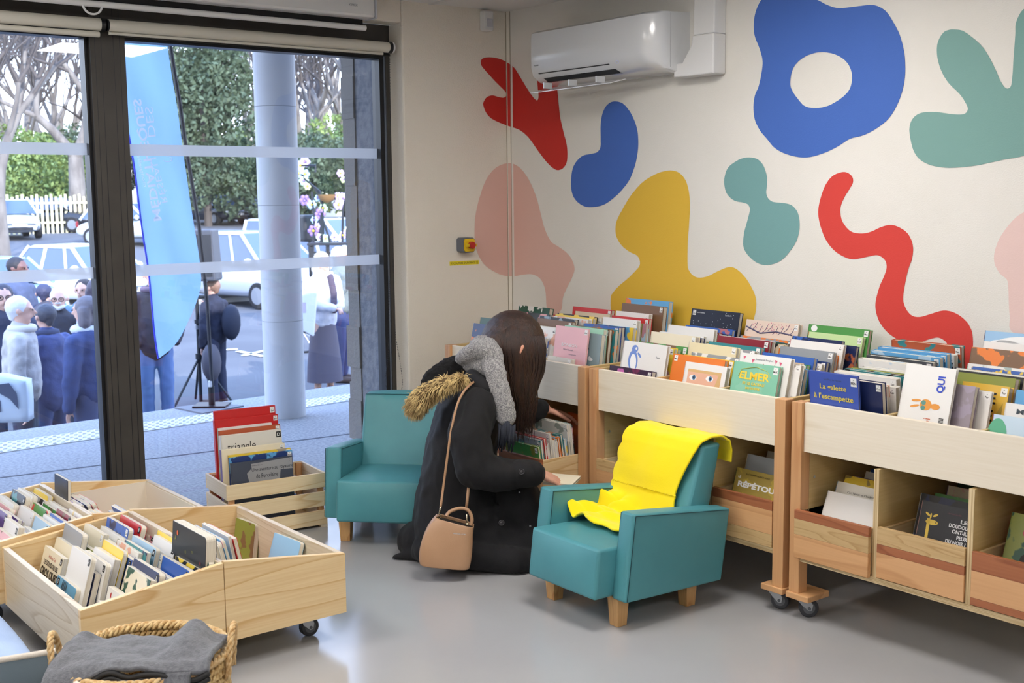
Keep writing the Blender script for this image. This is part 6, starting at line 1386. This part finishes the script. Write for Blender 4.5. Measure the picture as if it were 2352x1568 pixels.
for v in me.vertices:
    if v.co.z < .004: v.co.z = .004+.002*abs(v.co.z)
link('coat', me, m_coat, woman, smooth='all')
def bits(name, mb, m, voxel=None, sm=2, disp=None):
    if voxel: me = fuse(mb, voxel, sm, name, disp); return link(name, me, m, woman, smooth='all')
    return obj(name, mb, m, woman, smooth='all')
cw = MB(); cw.chain([(W(1192,1088,-.185), .055), (W(1222,1087,-.165), .052)], 16); bits('cuff', cw, m_coat, .007, 2)
def button(px, py, dd, r=.0105):
    p = W(px, py, dd); d = (CAM-WO-p).normalized(); mb = MB(); mb.cyl(p, p+d*.005, r, 16); mb.tube([p+d*.005+(d.orthogonal().normalized()*math.cos(a)+d.cross(d.orthogonal().normalized())*math.sin(a))*r*.9 for a in [2*PI*i/16 for i in range(16)]], .0022, 5, closed=True); return bits('button', mb, mat('coat_button', (52,50,54), .35))
button(1198, 1083, -.245); button(1152, 1200, -.17)
for px, py, dd in ((1193,1130,-.13), (1218,1208,-.13)): 
    p = W(px, py, dd); bits('snap_stud', MB().ball(p, .0042, n=8), m_steel)
fl = MB(); fl.chain([(W(1085,868,-.10), .035), (W(1115,890,-.15), .035), (W(1140,925,-.14), .030), (W(1158,965,-.12), .02)], 12, flat=1.0); bits('lapel', fl, m_coat, .007, 3, folds(.004, 20))
hood = MB(); hood.chain([(W(975,893,-.02), .022), (W(992,868,-.0), .035), (W(1030,848,.02), .045), (W(1075,838,.02), .05), (W(1110,850,-.04), .045)], 14); hood.chain([(W(1000,880,.10), .04), (W(1050,850,.14), .05), (W(1100,845,.14), .05)], 12)
bits('fleece_hood', hood, m_fleece, .007, 1, lambda c, n: .006*nz(c, 85)+.003*nz(c, 190))
fur = MB(); R = random.Random(2)
fp = [(W(1071,868,-.155), .010), (W(1050,873,-.17), .022), (W(1020,882,-.17), .030), (W(990,897,-.165), .036), (W(966,915,-.15), .040), (W(955,930,-.13), .034), (W(952,942,-.11), .02)]
core = MB(); core.chain(fp, 12); bits('fur_trim_core', core, mat('fur_root', (96,78,50), .95), .008, 2)
m_fur = mat('hood_fur', (232,206,146), .8, var=(160,132,88), vscale=30); 
for k in range(3400):
    t = R.random()*(len(fp)-1); i = min(int(t), len(fp)-2); q = t-i; c = fp[i][0].lerp(fp[i+1][0], q); r = fp[i][1]*(1-q)+fp[i+1][1]*q
    d = Vector((R.gauss(0,1),R.gauss(0,1),R.gauss(0,1))).normalized(); ax = (fp[i+1][0]-fp[i][0]).normalized(); p = c+d*r*.9; swirl = math.sin(t*5+d.z*2)
    g = (d*.5+ax*(.5+.5*swirl)+Vector((0,0,-.45))+d.cross(ax)*.5*swirl).normalized(); L = R.uniform(.018,.036)
    fur.tube([p, p+g*L*.55+d*.004, p+g*L+Vector((0,0,-.004))], [.0016,.0012,.0002], 3, cap=False)
bits('fur_trim', fur, m_fur)
sc_ = MB()
sc_.chain([(W(1062,822,-.05), .028), (W(1082,812,-.08), .036), (W(1100,800,-.10), .040), (W(1122,806,-.12), .042)], 14)
sc_.chain([(W(1096,796,.02), .036), (W(1110,790,-.05), .042), (W(1128,812,-.12), .044), (W(1136,850,-.155), .042), (W(1146,890,-.17), .040), (W(1157,930,-.175), .040), (W(1163,958,-.175), .038)], 14, flat=.55, up=FN)
sc_.chain([(W(1080,836,-.04), .03), (W(1110,840,-.09), .035), (W(1128,850,-.12), .03)], 12)
bits('scarf', sc_, m_scarf, .006, 3, lambda c, n: .0035*nz(c, 120)+.004*nz(c, 28))
fr = MB()
for i in range(34):
    t = i/33; p = W(1146+t*36, 972+6*math.sin(t*9), -.175+.02*math.sin(i*2)); l = R.uniform(.075,.105); fr.tube([p, p+Vector((0,0,-l*.5))+_r0*R.uniform(-.006,.002), p+Vector((0,0,-l))+_r0*R.uniform(-.012,.0)], [.0042,.0036,.0016], 5)
bits('scarf_fringe', fr, mat('fringe_dark', (44,48,60), .9))
hair = MB(); hair.ball(W(1178,788,.03), .128, (1,1,1.02), 20)
hair.chain([(W(1160,800,.0), .105), (W(1178,860,-.01), .085), (W(1190,910,-.02), .052), (W(1192,950,-.03), .020)], 16); hair.chain([(W(1212,800,.04), .075), (W(1220,850,.03), .050), (W(1214,905,.02), .032), (W(1206,945,.0), .016)], 14)
bits('hair', hair, m_hair, .007, 4, lambda c, n: .0022*nz((c.x*5, c.y*5, c.z*.6), 24))
st = MB(); R = random.Random(9)
for k in range(420):
    a = R.uniform(-1.15, 1.2); ph = R.uniform(0, 6.3); wv = R.uniform(2, 7)
    x0 = 1178+a*52; x1 = 1182+a*44+6; x2 = 1196+a*26+R.uniform(-6,6); y2 = 945+R.random()**1.5*85-abs(a)*14; dd = -.13*math.cos(a*.95)
    raw = [(1178+a*16, 722+R.uniform(0,10)+abs(a)*6, .02+dd*.25), (x0, 752+abs(a)*14, .02+dd*.8), (x0+a*8+4, 800, .02+dd*1.02), (x1+R.uniform(-5,7), 850, .01+dd*.84), (x1-a*5, 890, .0+dd*.7), (x2+2, 930, .0+dd*.55), (x2-a*7+R.uniform(-6,4), y2, .0+dd*.42)]
    pts = [W(px+(wv*math.sin(py*.045+ph) if py > 820 else 0), py, d_) for px, py, d_ in raw]
    Q = [Vector(q) for q in crom([tuple(p) for p in pts], 4, False)]; n_ = len(Q); r0_ = R.uniform(.0018,.0040)
    st.tube(Q, [r0_*(.5+.5*min(1, i/4))*(1-.88*max(0, (i-n_*.5)/(n_*.5))) for i in range(n_)], 5, cap=False)
bits('hair_strands', st, m_hair)
ear = MB(); p = W(1197,803,-.112); ear.cap(p+_r0*.006+Vector((0,0,.012)), .0065, p-Vector((0,0,.012))-_r0*.004, .0045, 8); bits('ear', ear, m_skin, .002, 1)
gl2 = MB(); p = W(1243,822,-.0); gl2.tube([W(1242,806,.0), W(1246,818,-.0), W(1245,836,.0), W(1240,846,.0)], .0024, 6); bits('spectacle_frame', gl2, mat('spectacle_red', (110,40,36), .3))
# book in her near hand
e = W(1272,1100,-.11)+WO
bk2 = book('picture_book', 'white-edged book held flat in the kneeling person\'s near hand', 'book', 'books being handled', .12, .10, .010, 'cream', None, 0, tag=False, loc=e+Vector((.02,.0,-.012)), rx=-PI/2+.12, rz=.5)
# ---------------------------------------------------------------- bucket bag
m_tan = mat('tan_leather', (178,140,108), .36, bump=.12, bscale=300, spec=.5, var=(170,132,100), vscale=5); m_gold = mat('gilt_metal', (220,206,176), .25, metal=.9); m_lin = mat('bag_lining', (44,38,34), .8)
BG = pp(1024, 1300, -.24); bag = thing('handbag', 'tan leather bucket bag with silver lettering hanging at the kneeling person\'s side', 'handbag', (BG.x, BG.y, .012), 0)
bO = bag.location.copy()
def B(px, py, dd=0.0): return pp(px, py, -.24+dd)-bO
# outline rings from the base to the mouth: centre, half width, half depth
rings = [(B(1022,1298), .085, .044, -.10), (B(1022,1297), .090, .048, -.10), (B(1022,1292), .093, .050, -.10), (B(1024,1262), .098, .052, -.12), (B(1031,1225), .088, .048, -.18), (B(1040,1203), .076, .043, -.24), (B(1045,1195), .070, .038, -.28)]
V = []; F = []; nn2 = 36
for (c, a, b, tl) in rings:
    for k in range(nn2):
        q = 2*PI*k/nn2; ca_, sa = math.cos(q), math.sin(q); sq_ = 1/((abs(ca_)**6+abs(sa)**6)**(1/6))
        x = a*ca_*min(sq_,1.2); y = b*sa*min(sq_,1.2)
        pinch = 1-.30*math.exp(-((q-PI*.98)/.22)**2)*(c.z/.30 if c.z > 0 else 0)
        V.append(c+_r0*x*pinch+FN*y+Vector((0,0,tl*x)))
for i in range(len(rings)-1):
    for k in range(nn2): F.append((i*nn2+k, i*nn2+(k+1)%nn2, (i+1)*nn2+(k+1)%nn2, (i+1)*nn2+k))
F.append(tuple(range(nn2-1,-1,-1)))
o = obj('bag_body', MB().add(V, F), m_tan, bag, smooth=True, angle=60); s_ = o.modifiers.new('s','SUBSURF'); s_.levels = 1; s_.render_levels = 2; md = o.modifiers.new('t','SOLIDIFY'); md.thickness = .003
top = rings[-1]; obj('bag_opening', MB().add([p-Vector((0,0,.012)) for p in V[-nn2:]], [tuple(range(nn2))]), m_lin, bag)
hp = [B(1024,1186,-.01)]+[B(*q) for q in ((1032,1176),(1046,1169),(1060,1167),(1073,1170),(1081,1180),(1084,1194),(1081,1206))]
obj('carry_handle', MB().tube([Vector(q) for q in crom([tuple(p) for p in hp], 4, False)], .0068, 10), m_tan, bag, smooth=True)
obj('ring', MB().tube([B(1009,1185)+(_r0*math.cos(a)+Vector((0,0,1))*math.sin(a)*1.5)*.006 for a in [2*PI*i/12 for i in range(12)]], .0016, 5, closed=True).tube([B(1009,1178), B(1012,1164)], .003, 6), m_gold, bag, smooth='all')
obj('clasp', MB().tube([B(1072,1180,-.01), B(1072,1190,-.012), B(1073,1200,-.012)], .0026, 6).ball(B(1073,1204,-.012), .006, n=8), m_gold, bag, smooth='all')
sp_ = [B(1012,1165,.0), B(1018,1120,.01), B(1026,1060,-.00), B(1036,990,.00), B(1050,930,.01), B(1066,898,.03), B(1084,880,.07), B(1098,872,.12)]
obj('shoulder_strap', MB().tube([Vector(q) for q in crom([tuple(p) for p in sp_], 5, False)], .0050, 6, flat=.4, up=FN), m_tan, bag, smooth='all')
sp_ = [B(1071,1170,.02), B(1073,1150,.02), B(1077,1112,.03), B(1079,1100,.06)]
obj('shoulder_strap', MB().tube([Vector(p) for p in sp_], .0062, 6, flat=.3, up=FN), m_tan, bag, smooth='all')
lt = MB(); c = B(1056,1226,-.068); ux_ = (_r0*1.0+Vector((0,0,-.10))).normalized(); put_text(lt, 'MICHAEL KORS', c, ux_, Vector((0,0,1)), width=.046, bold=.03); obj('lettering', lt, mat('silver_lettering', (226,226,226), .25, metal=.7), bag)
# ---------------------------------------------------------------- passers-by outside
NP = [0]
def figure(label, px, py_top, D, hgt, face, coat_c, trou_c, hair_c, hairstyle='short', arms=('down','down'), coat_len=.86, lean=0, skin=(222,176,156), skirt=False, coat_mat=None, floor=SZ, wide=1.0, extra=None):
    """standing adult seen at pixel column px with the crown at py_top, D metres down the lens; face = heading relative to picture right (deg)"""
    q = at_d(px, py_top, D); zt = q.z; h = hgt; base = Vector((q.x, q.y, zt-h)); base.z = floor if abs(base.z-floor) < .4 else base.z; h = zt-base.z
    k = h/1.72; ang = math.atan2(_r0.y, _r0.x)+math.radians(face)
    t = thing('person', label, 'person', base, ang)          # local +x = the way they face
    X = Vector((1,0,0)); Y = Vector((0,1,0)); Z = Vector((0,0,1)); P = lambda x, y, z: Vector((x*k+lean*z*.1, y*k*wide, z*k))
    ms = mat('skin_%d_%d' % (skin[0], skin[1]), skin, .55); mh = mat('hair_%d_%d_%d' % hair_c, hair_c, .6, bump=.5, bscale=60)
    mc = coat_mat or mat('jacket_%d_%d_%d' % coat_c, coat_c, .85, bump=.6, bscale=90, var=tuple(int(c*.88) for c in coat_c), vscale=6); mt = mat('trousers_%d_%d_%d' % trou_c, trou_c, .9, bump=.3, bscale=200)
    b = MB(); hcz = 1.60; r = .118*k
    head_mb(b, P(.02,0,hcz), r, X, Z); b.cap(P(0,0,1.42), .055*k, P(.01,0,1.52), .052*k)
    b.chain([(P(0,0,1.36),.11*k),(P(0,0,1.15),.12*k),(P(0,0,.95),.12*k)])
    b.chain([(P(0,-.17,1.38),.05*k),(P(0,.17,1.38),.05*k)])
    H = {'down':((0,.25,1.10),(.04,.25,.84)), 'front':((0,.26,1.12),(.24,.06,1.06)), 'pocket':((-.05,.28,1.12),(.10,.21,.90)), 'up':((.06,.27,1.14),(.22,.16,1.34))}
    for s, a in zip((-1,1), arms):
        e_, w_ = H[a]; e_ = P(e_[0], s*e_[1], e_[2]); w_ = P(w_[0], s*w_[1], w_[2]); b.chain([(P(0,s*.19,1.37),.052*k),(e_,.043*k),(w_,.028*k)])
        if a != 'pocket': hand(b, w_+(w_-e_).normalized()*.01, w_-e_, X if a == 'down' else Z, s=.95*k, curl=.5, thumb_side=s)
        b.chain([(P(0,s*.09,.93),.085*k),(P(.01,s*.10,.50),.06*k),(P(-.02,s*.10,.08),.042*k)]); b.cap(P(-.03,s*.10,.05), .04*k, P(.14,s*.11,.035), .035*k)
    me = fuse(b, .013*k, 1, 'figure'); me.materials.append(ms); link('body', me, ms, t, smooth='all')
    c = MB(); L = 1.42*(1-coat_len)+.0
    c.chain([(P(0,-.02,1.36),.135*k),(P(0,-.02,1.12),.150*k),(P(0,-.03,coat_len+.12),.150*k)],16); c.chain([(P(0,.02,1.36),.135*k),(P(0,.02,1.12),.150*k),(P(0,.03,coat_len+.12),.150*k)],16)
    c.chain([(P(0,-.19,1.36),.075*k),(P(0,.19,1.36),.075*k)],12); c.cap(P(0,0,1.40),.085*k,P(.0,0,1.47),.068*k,12)
    for s, a in zip((-1,1), arms):
        e_, w_ = H[a]; e_ = P(e_[0], s*e_[1], e_[2]); w_ = P(w_[0], s*w_[1], w_[2]); c.chain([(P(0,s*.20,1.36),.078*k),(e_,.070*k),(w_,.052*k)],12)
    me = fuse(c, .016*k, 3, 'jacket', lambda co, n: .010*nz((co.x, co.y, co.z*1.2), 11, NP[0])+.005*nz(co, 28, NP[0])); me.materials.append(mc); link('jacket', me, mc, t, smooth='all')
    g = MB()
    if skirt: g.lathe([(.11*k,.98*k),(.13*k,.86*k),(.155*k,.7*k),(.19*k,.35*k),(.20*k,.16*k)], n=24, sy=1.15)
    else:
        for s in (-1,1): g.chain([(P(0,s*.08,.90),.105*k),(P(.01,s*.10,.50),.080*k),(P(-.02,s*.10,.10),.066*k)],12)
    if skirt: obj('skirt', g, mt, t, smooth='all')
    else: me = fuse(g, .016*k, 2, 'trousers', lambda co, n: .006*nz(co, 14, NP[0])); me.materials.append(mt); link('trousers', me, mt, t, smooth='all')
    for s in (-1,1): sh = MB(); sh.cap(P(-.04,s*.10,.045), .048*k, P(.16,s*.11,.035), .042*k, 10); obj('shoe', sh, mat('shoe_brown', (84,66,58), .6), t, smooth='all')
    hr = MB(); cc = P(.02,0,hcz); 
    if hairstyle != 'bald':
        hr.ball(cc+Z*r*.28-X*r*.20, r*.86, (1,.92,.92), 16)
        if hairstyle in ('short','cap'): hr.cap(cc-X*r*.62+Z*r*.1, r*.42, cc-X*r*.55-Z*r*.42, r*.30, 10)
        if hairstyle in ('bob','long'):
            for s in (-1,0,1): hr.chain([(cc-X*r*.35+Y*s*r*.55, r*.48),(cc-X*r*.40+Y*s*r*.66-Z*r*.75, r*.44),(cc-X*r*.4+Y*s*r*.62-Z*r*(1.1 if hairstyle == 'bob' else 2.1), r*.30)], 10)
        me = fuse(hr, .010*k, 2, 'hair', lambda co, n: .004*nz((co.x, co.y, co.z*.4), 60)); me.materials.append(mh); link('hair', me, mh, t, smooth='all')
    for s in (-1,1): obj('eye', MB().ball(cc+X*r*.80+Y*s*r*.28+Z*r*.06, r*.075, n=6), m_ink, t)
    if extra: extra(t, P, r, cc, k)
    NP[0] += 1
    return t
def glasses(t, P, r, cc, k):
    for s in (-1,1): obj('spectacle_lens', MB().tube([cc+Vector((r*.92, s*r*.30+r*.22*math.cos(a), r*.04+r*.18*math.sin(a))) for a in [2*PI*i/12 for i in range(12)]], r*.03, 4, closed=True), m_ink, t)
def beard(t, P, r, cc, k):
    glasses(t, P, r, cc, k); mb = MB(); mb.cap(cc+Vector((r*.90,-r*.2,-r*.28)), r*.08, cc+Vector((r*.90,r*.2,-r*.28)), r*.08, 8); mb.chain([(cc+Vector((r*.5,-r*.42,-r*.62)), r*.16),(cc+Vector((r*.68,0,-r*.78)), r*.2),(cc+Vector((r*.5,r*.42,-r*.62)), r*.16)], 8); obj('beard', mb, mat('white_beard', (228,226,226), .8), t, smooth='all')
def collar(cl): 
    def f(t, P, r, cc, k): mb = MB(); mb.tube([P(.02+.085*math.cos(a), .10*math.sin(a), 1.455) for a in [2*PI*i/16 for i in range(16)]], .034*k, 8, closed=True); obj('collar', mb, mat('collar_%d' % cl[0], cl, .9, bump=.5, bscale=80), t, smooth='all')
    return f
def totebag(t, P, r, cc, k):
    obj('scarf_band', MB().chain([(P(.12,.02,1.42),.045*k),(P(.17,.03,1.22),.04*k),(P(.17,.03,1.02),.035*k)], 8), mat('scarf_plum', (92,80,92), .9), t, smooth='all')
    collar((206,200,200))(t, P, r, cc, k)
figure('person with white hair in a cream fleece, standing left of the quilted blue jacket', 40, 680, 9.9, 1.72, 15, (206,200,196), (60,66,84), (232,232,234), 'short', ('down','down'), .84, extra=collar((210,204,198)))
figure('person in a quilted blue jacket with a turned-up collar, seen from behind', 104, 698, 10.4, 1.66, 150, (78,90,140), (72,84,124), (70,72,84), 'short', ('pocket','pocket'), .74, extra=collar((56,64,92)))
figure('person with white hair, moustache and tinted glasses in a dark coat', 134, 661, 12.2, 1.70, -75, (52,54,68), (60,64,80), (236,236,238), 'short', ('down','down'), .8, extra=beard)
figure('person with a grey-brown bob and pale collar in a navy coat, beside the mullion', 198, 680, 9.8, 1.66, 165, (58,76,126), (62,74,112), (110,104,112), 'bob', ('pocket','down'), .84, extra=collar((222,226,232)))
figure('tall person with dark hair standing behind the crowd, head between the frosted bands', 36, 590, 13.6, 1.86, -10, (86,96,126), (60,64,80), (40,38,46), 'short', ('down','down'), .8, skin=(120,86,80))
figure('person with glasses and dark hair at the very left edge of the window', 4, 652, 11.0, 1.74, -60, (52,58,84), (50,56,78), (62,60,72), 'short', ('down','down'), .8, extra=glasses)
figure('person in a dark cap behind the white-haired moustached one', 100, 652, 13.4, 1.66, 100, (84,84,100), (60,62,76), (56,58,86), 'short', ('down','down'), .8)
figure('person facing the building, half hidden behind the bob-haired one', 192, 640, 12.6, 1.74, -95, (96,130,170), (60,66,90), (50,44,48), 'short', ('down','down'), .8)
figure('person with long brown hair and a white top beside the dark mullion', 222, 640, 12.0, 1.74, 60, (224,228,236), (60,66,90), (84,76,90), 'long', ('down','down'), .84)
figure('person in a dark padded coat and jeans behind the feather flag', 348, 606, 13.3, 1.78, -70, (64,58,68), (104,126,170), (60,50,52), 'short', ('pocket','pocket'), .72, extra=collar((110,92,110)))
figure('person carrying a dark rucksack beyond the speaker stand', 489, 640, 14.6, 1.72, 160, (46,48,66), (56,60,80), (150,116,98), 'short', ('up','down'), .84,
       extra=lambda t, P, r, cc, k: (obj('rucksack', MB().ball(P(-.26,0,1.14), .19*k, (.6,.85,1.3), 14), mat('rucksack_navy', (40,44,60), .8, bump=.4, bscale=40), t, smooth='all'), obj('shoulder_bag', MB().ball(P(-.10,.26,.62), .20*k, (.6,.8,1.3), 12), mat('bag_brown', (88,84,92), .8), t, smooth='all')))
figure('person in a white coat and long brown skirt right of the pillar', 738, 578, 15.3, 1.70, -40, (232,230,236), (92,86,98), (208,196,176), 'bob', ('front','front'), .80, skirt=True, extra=totebag)
figure('person in grey-green jacket and dark trousers behind the one in the white coat', 778, 566, 16.3, 1.76, -10, (128,136,134), (66,72,110), (226,224,228), 'short', ('up','front'), .86)
q = pp(1,1); tb = at_d(700, 690, 14.9)
t = thing('tote_bag', 'large white tote bag on the shoulder of the person in the white coat', 'bag', (tb.x, tb.y, tb.z), math.atan2(FR.y, FR.x)); obj('bag_body', MB().prism([(-.13,-.32),(.10,-.45),(.16,.1),(-.06,.12)], -.04, .04, 1), m_white, t, bevel=.01); obj('strap', MB().tube([(-.05,0,.1),(.03,0,.38),(.14,0,.1)], .012, 5), m_white, t)
obj('printed_mark', MB().box(-.04,.02,-.0425,-.041,-.15,-.02), mat('faint_print', (206,190,196), .6), t)
cb_ = at_d(20, 905, 8.9)
t = thing('carrier_bag', 'big pale printed carrier bag at the lower left corner of the window', 'bag', (cb_.x, cb_.y, cb_.z), math.atan2(FR.y, FR.x)+.1)
pb = pillow_box(.42, .16, .34, .02, 8); warp(pb, lambda x, y, z: (x-.27-.04*(z/.34)*0+(.0 if z > .1 else 0), y-.08, (z-.20)*(1-.25*max(0,(x-.25)/.17)*(z/.34)))); me = pb.mesh('c'); weld(me, .002); link('bag_body', me, mat('bag_pale', (206,220,232), .5, var=(196,212,228), vscale=3), t, smooth='all')
m_pr = mat('bag_print', (62,76,104), .6)
pr = [[(-.20,-.16),(-.12,-.18),(-.13,-.02),(-.17,.02),(-.20,-.02)], [(-.06,-.10),(-.03,-.12),(-.03,-.03),(-.07,-.02)], [(-.12,.08),(.04,.10),(.09,.02),(.10,-.10),(.04,-.02),(-.04,.03)]]
for P_ in pr: 
    V, F = fill_poly([[(x, -.105, z) for x, z in P_]]); o = obj('printed_mark', MB().add(V, F), m_pr, t); sd_ = o.modifiers.new('s','SOLIDIFY'); sd_.thickness = .003
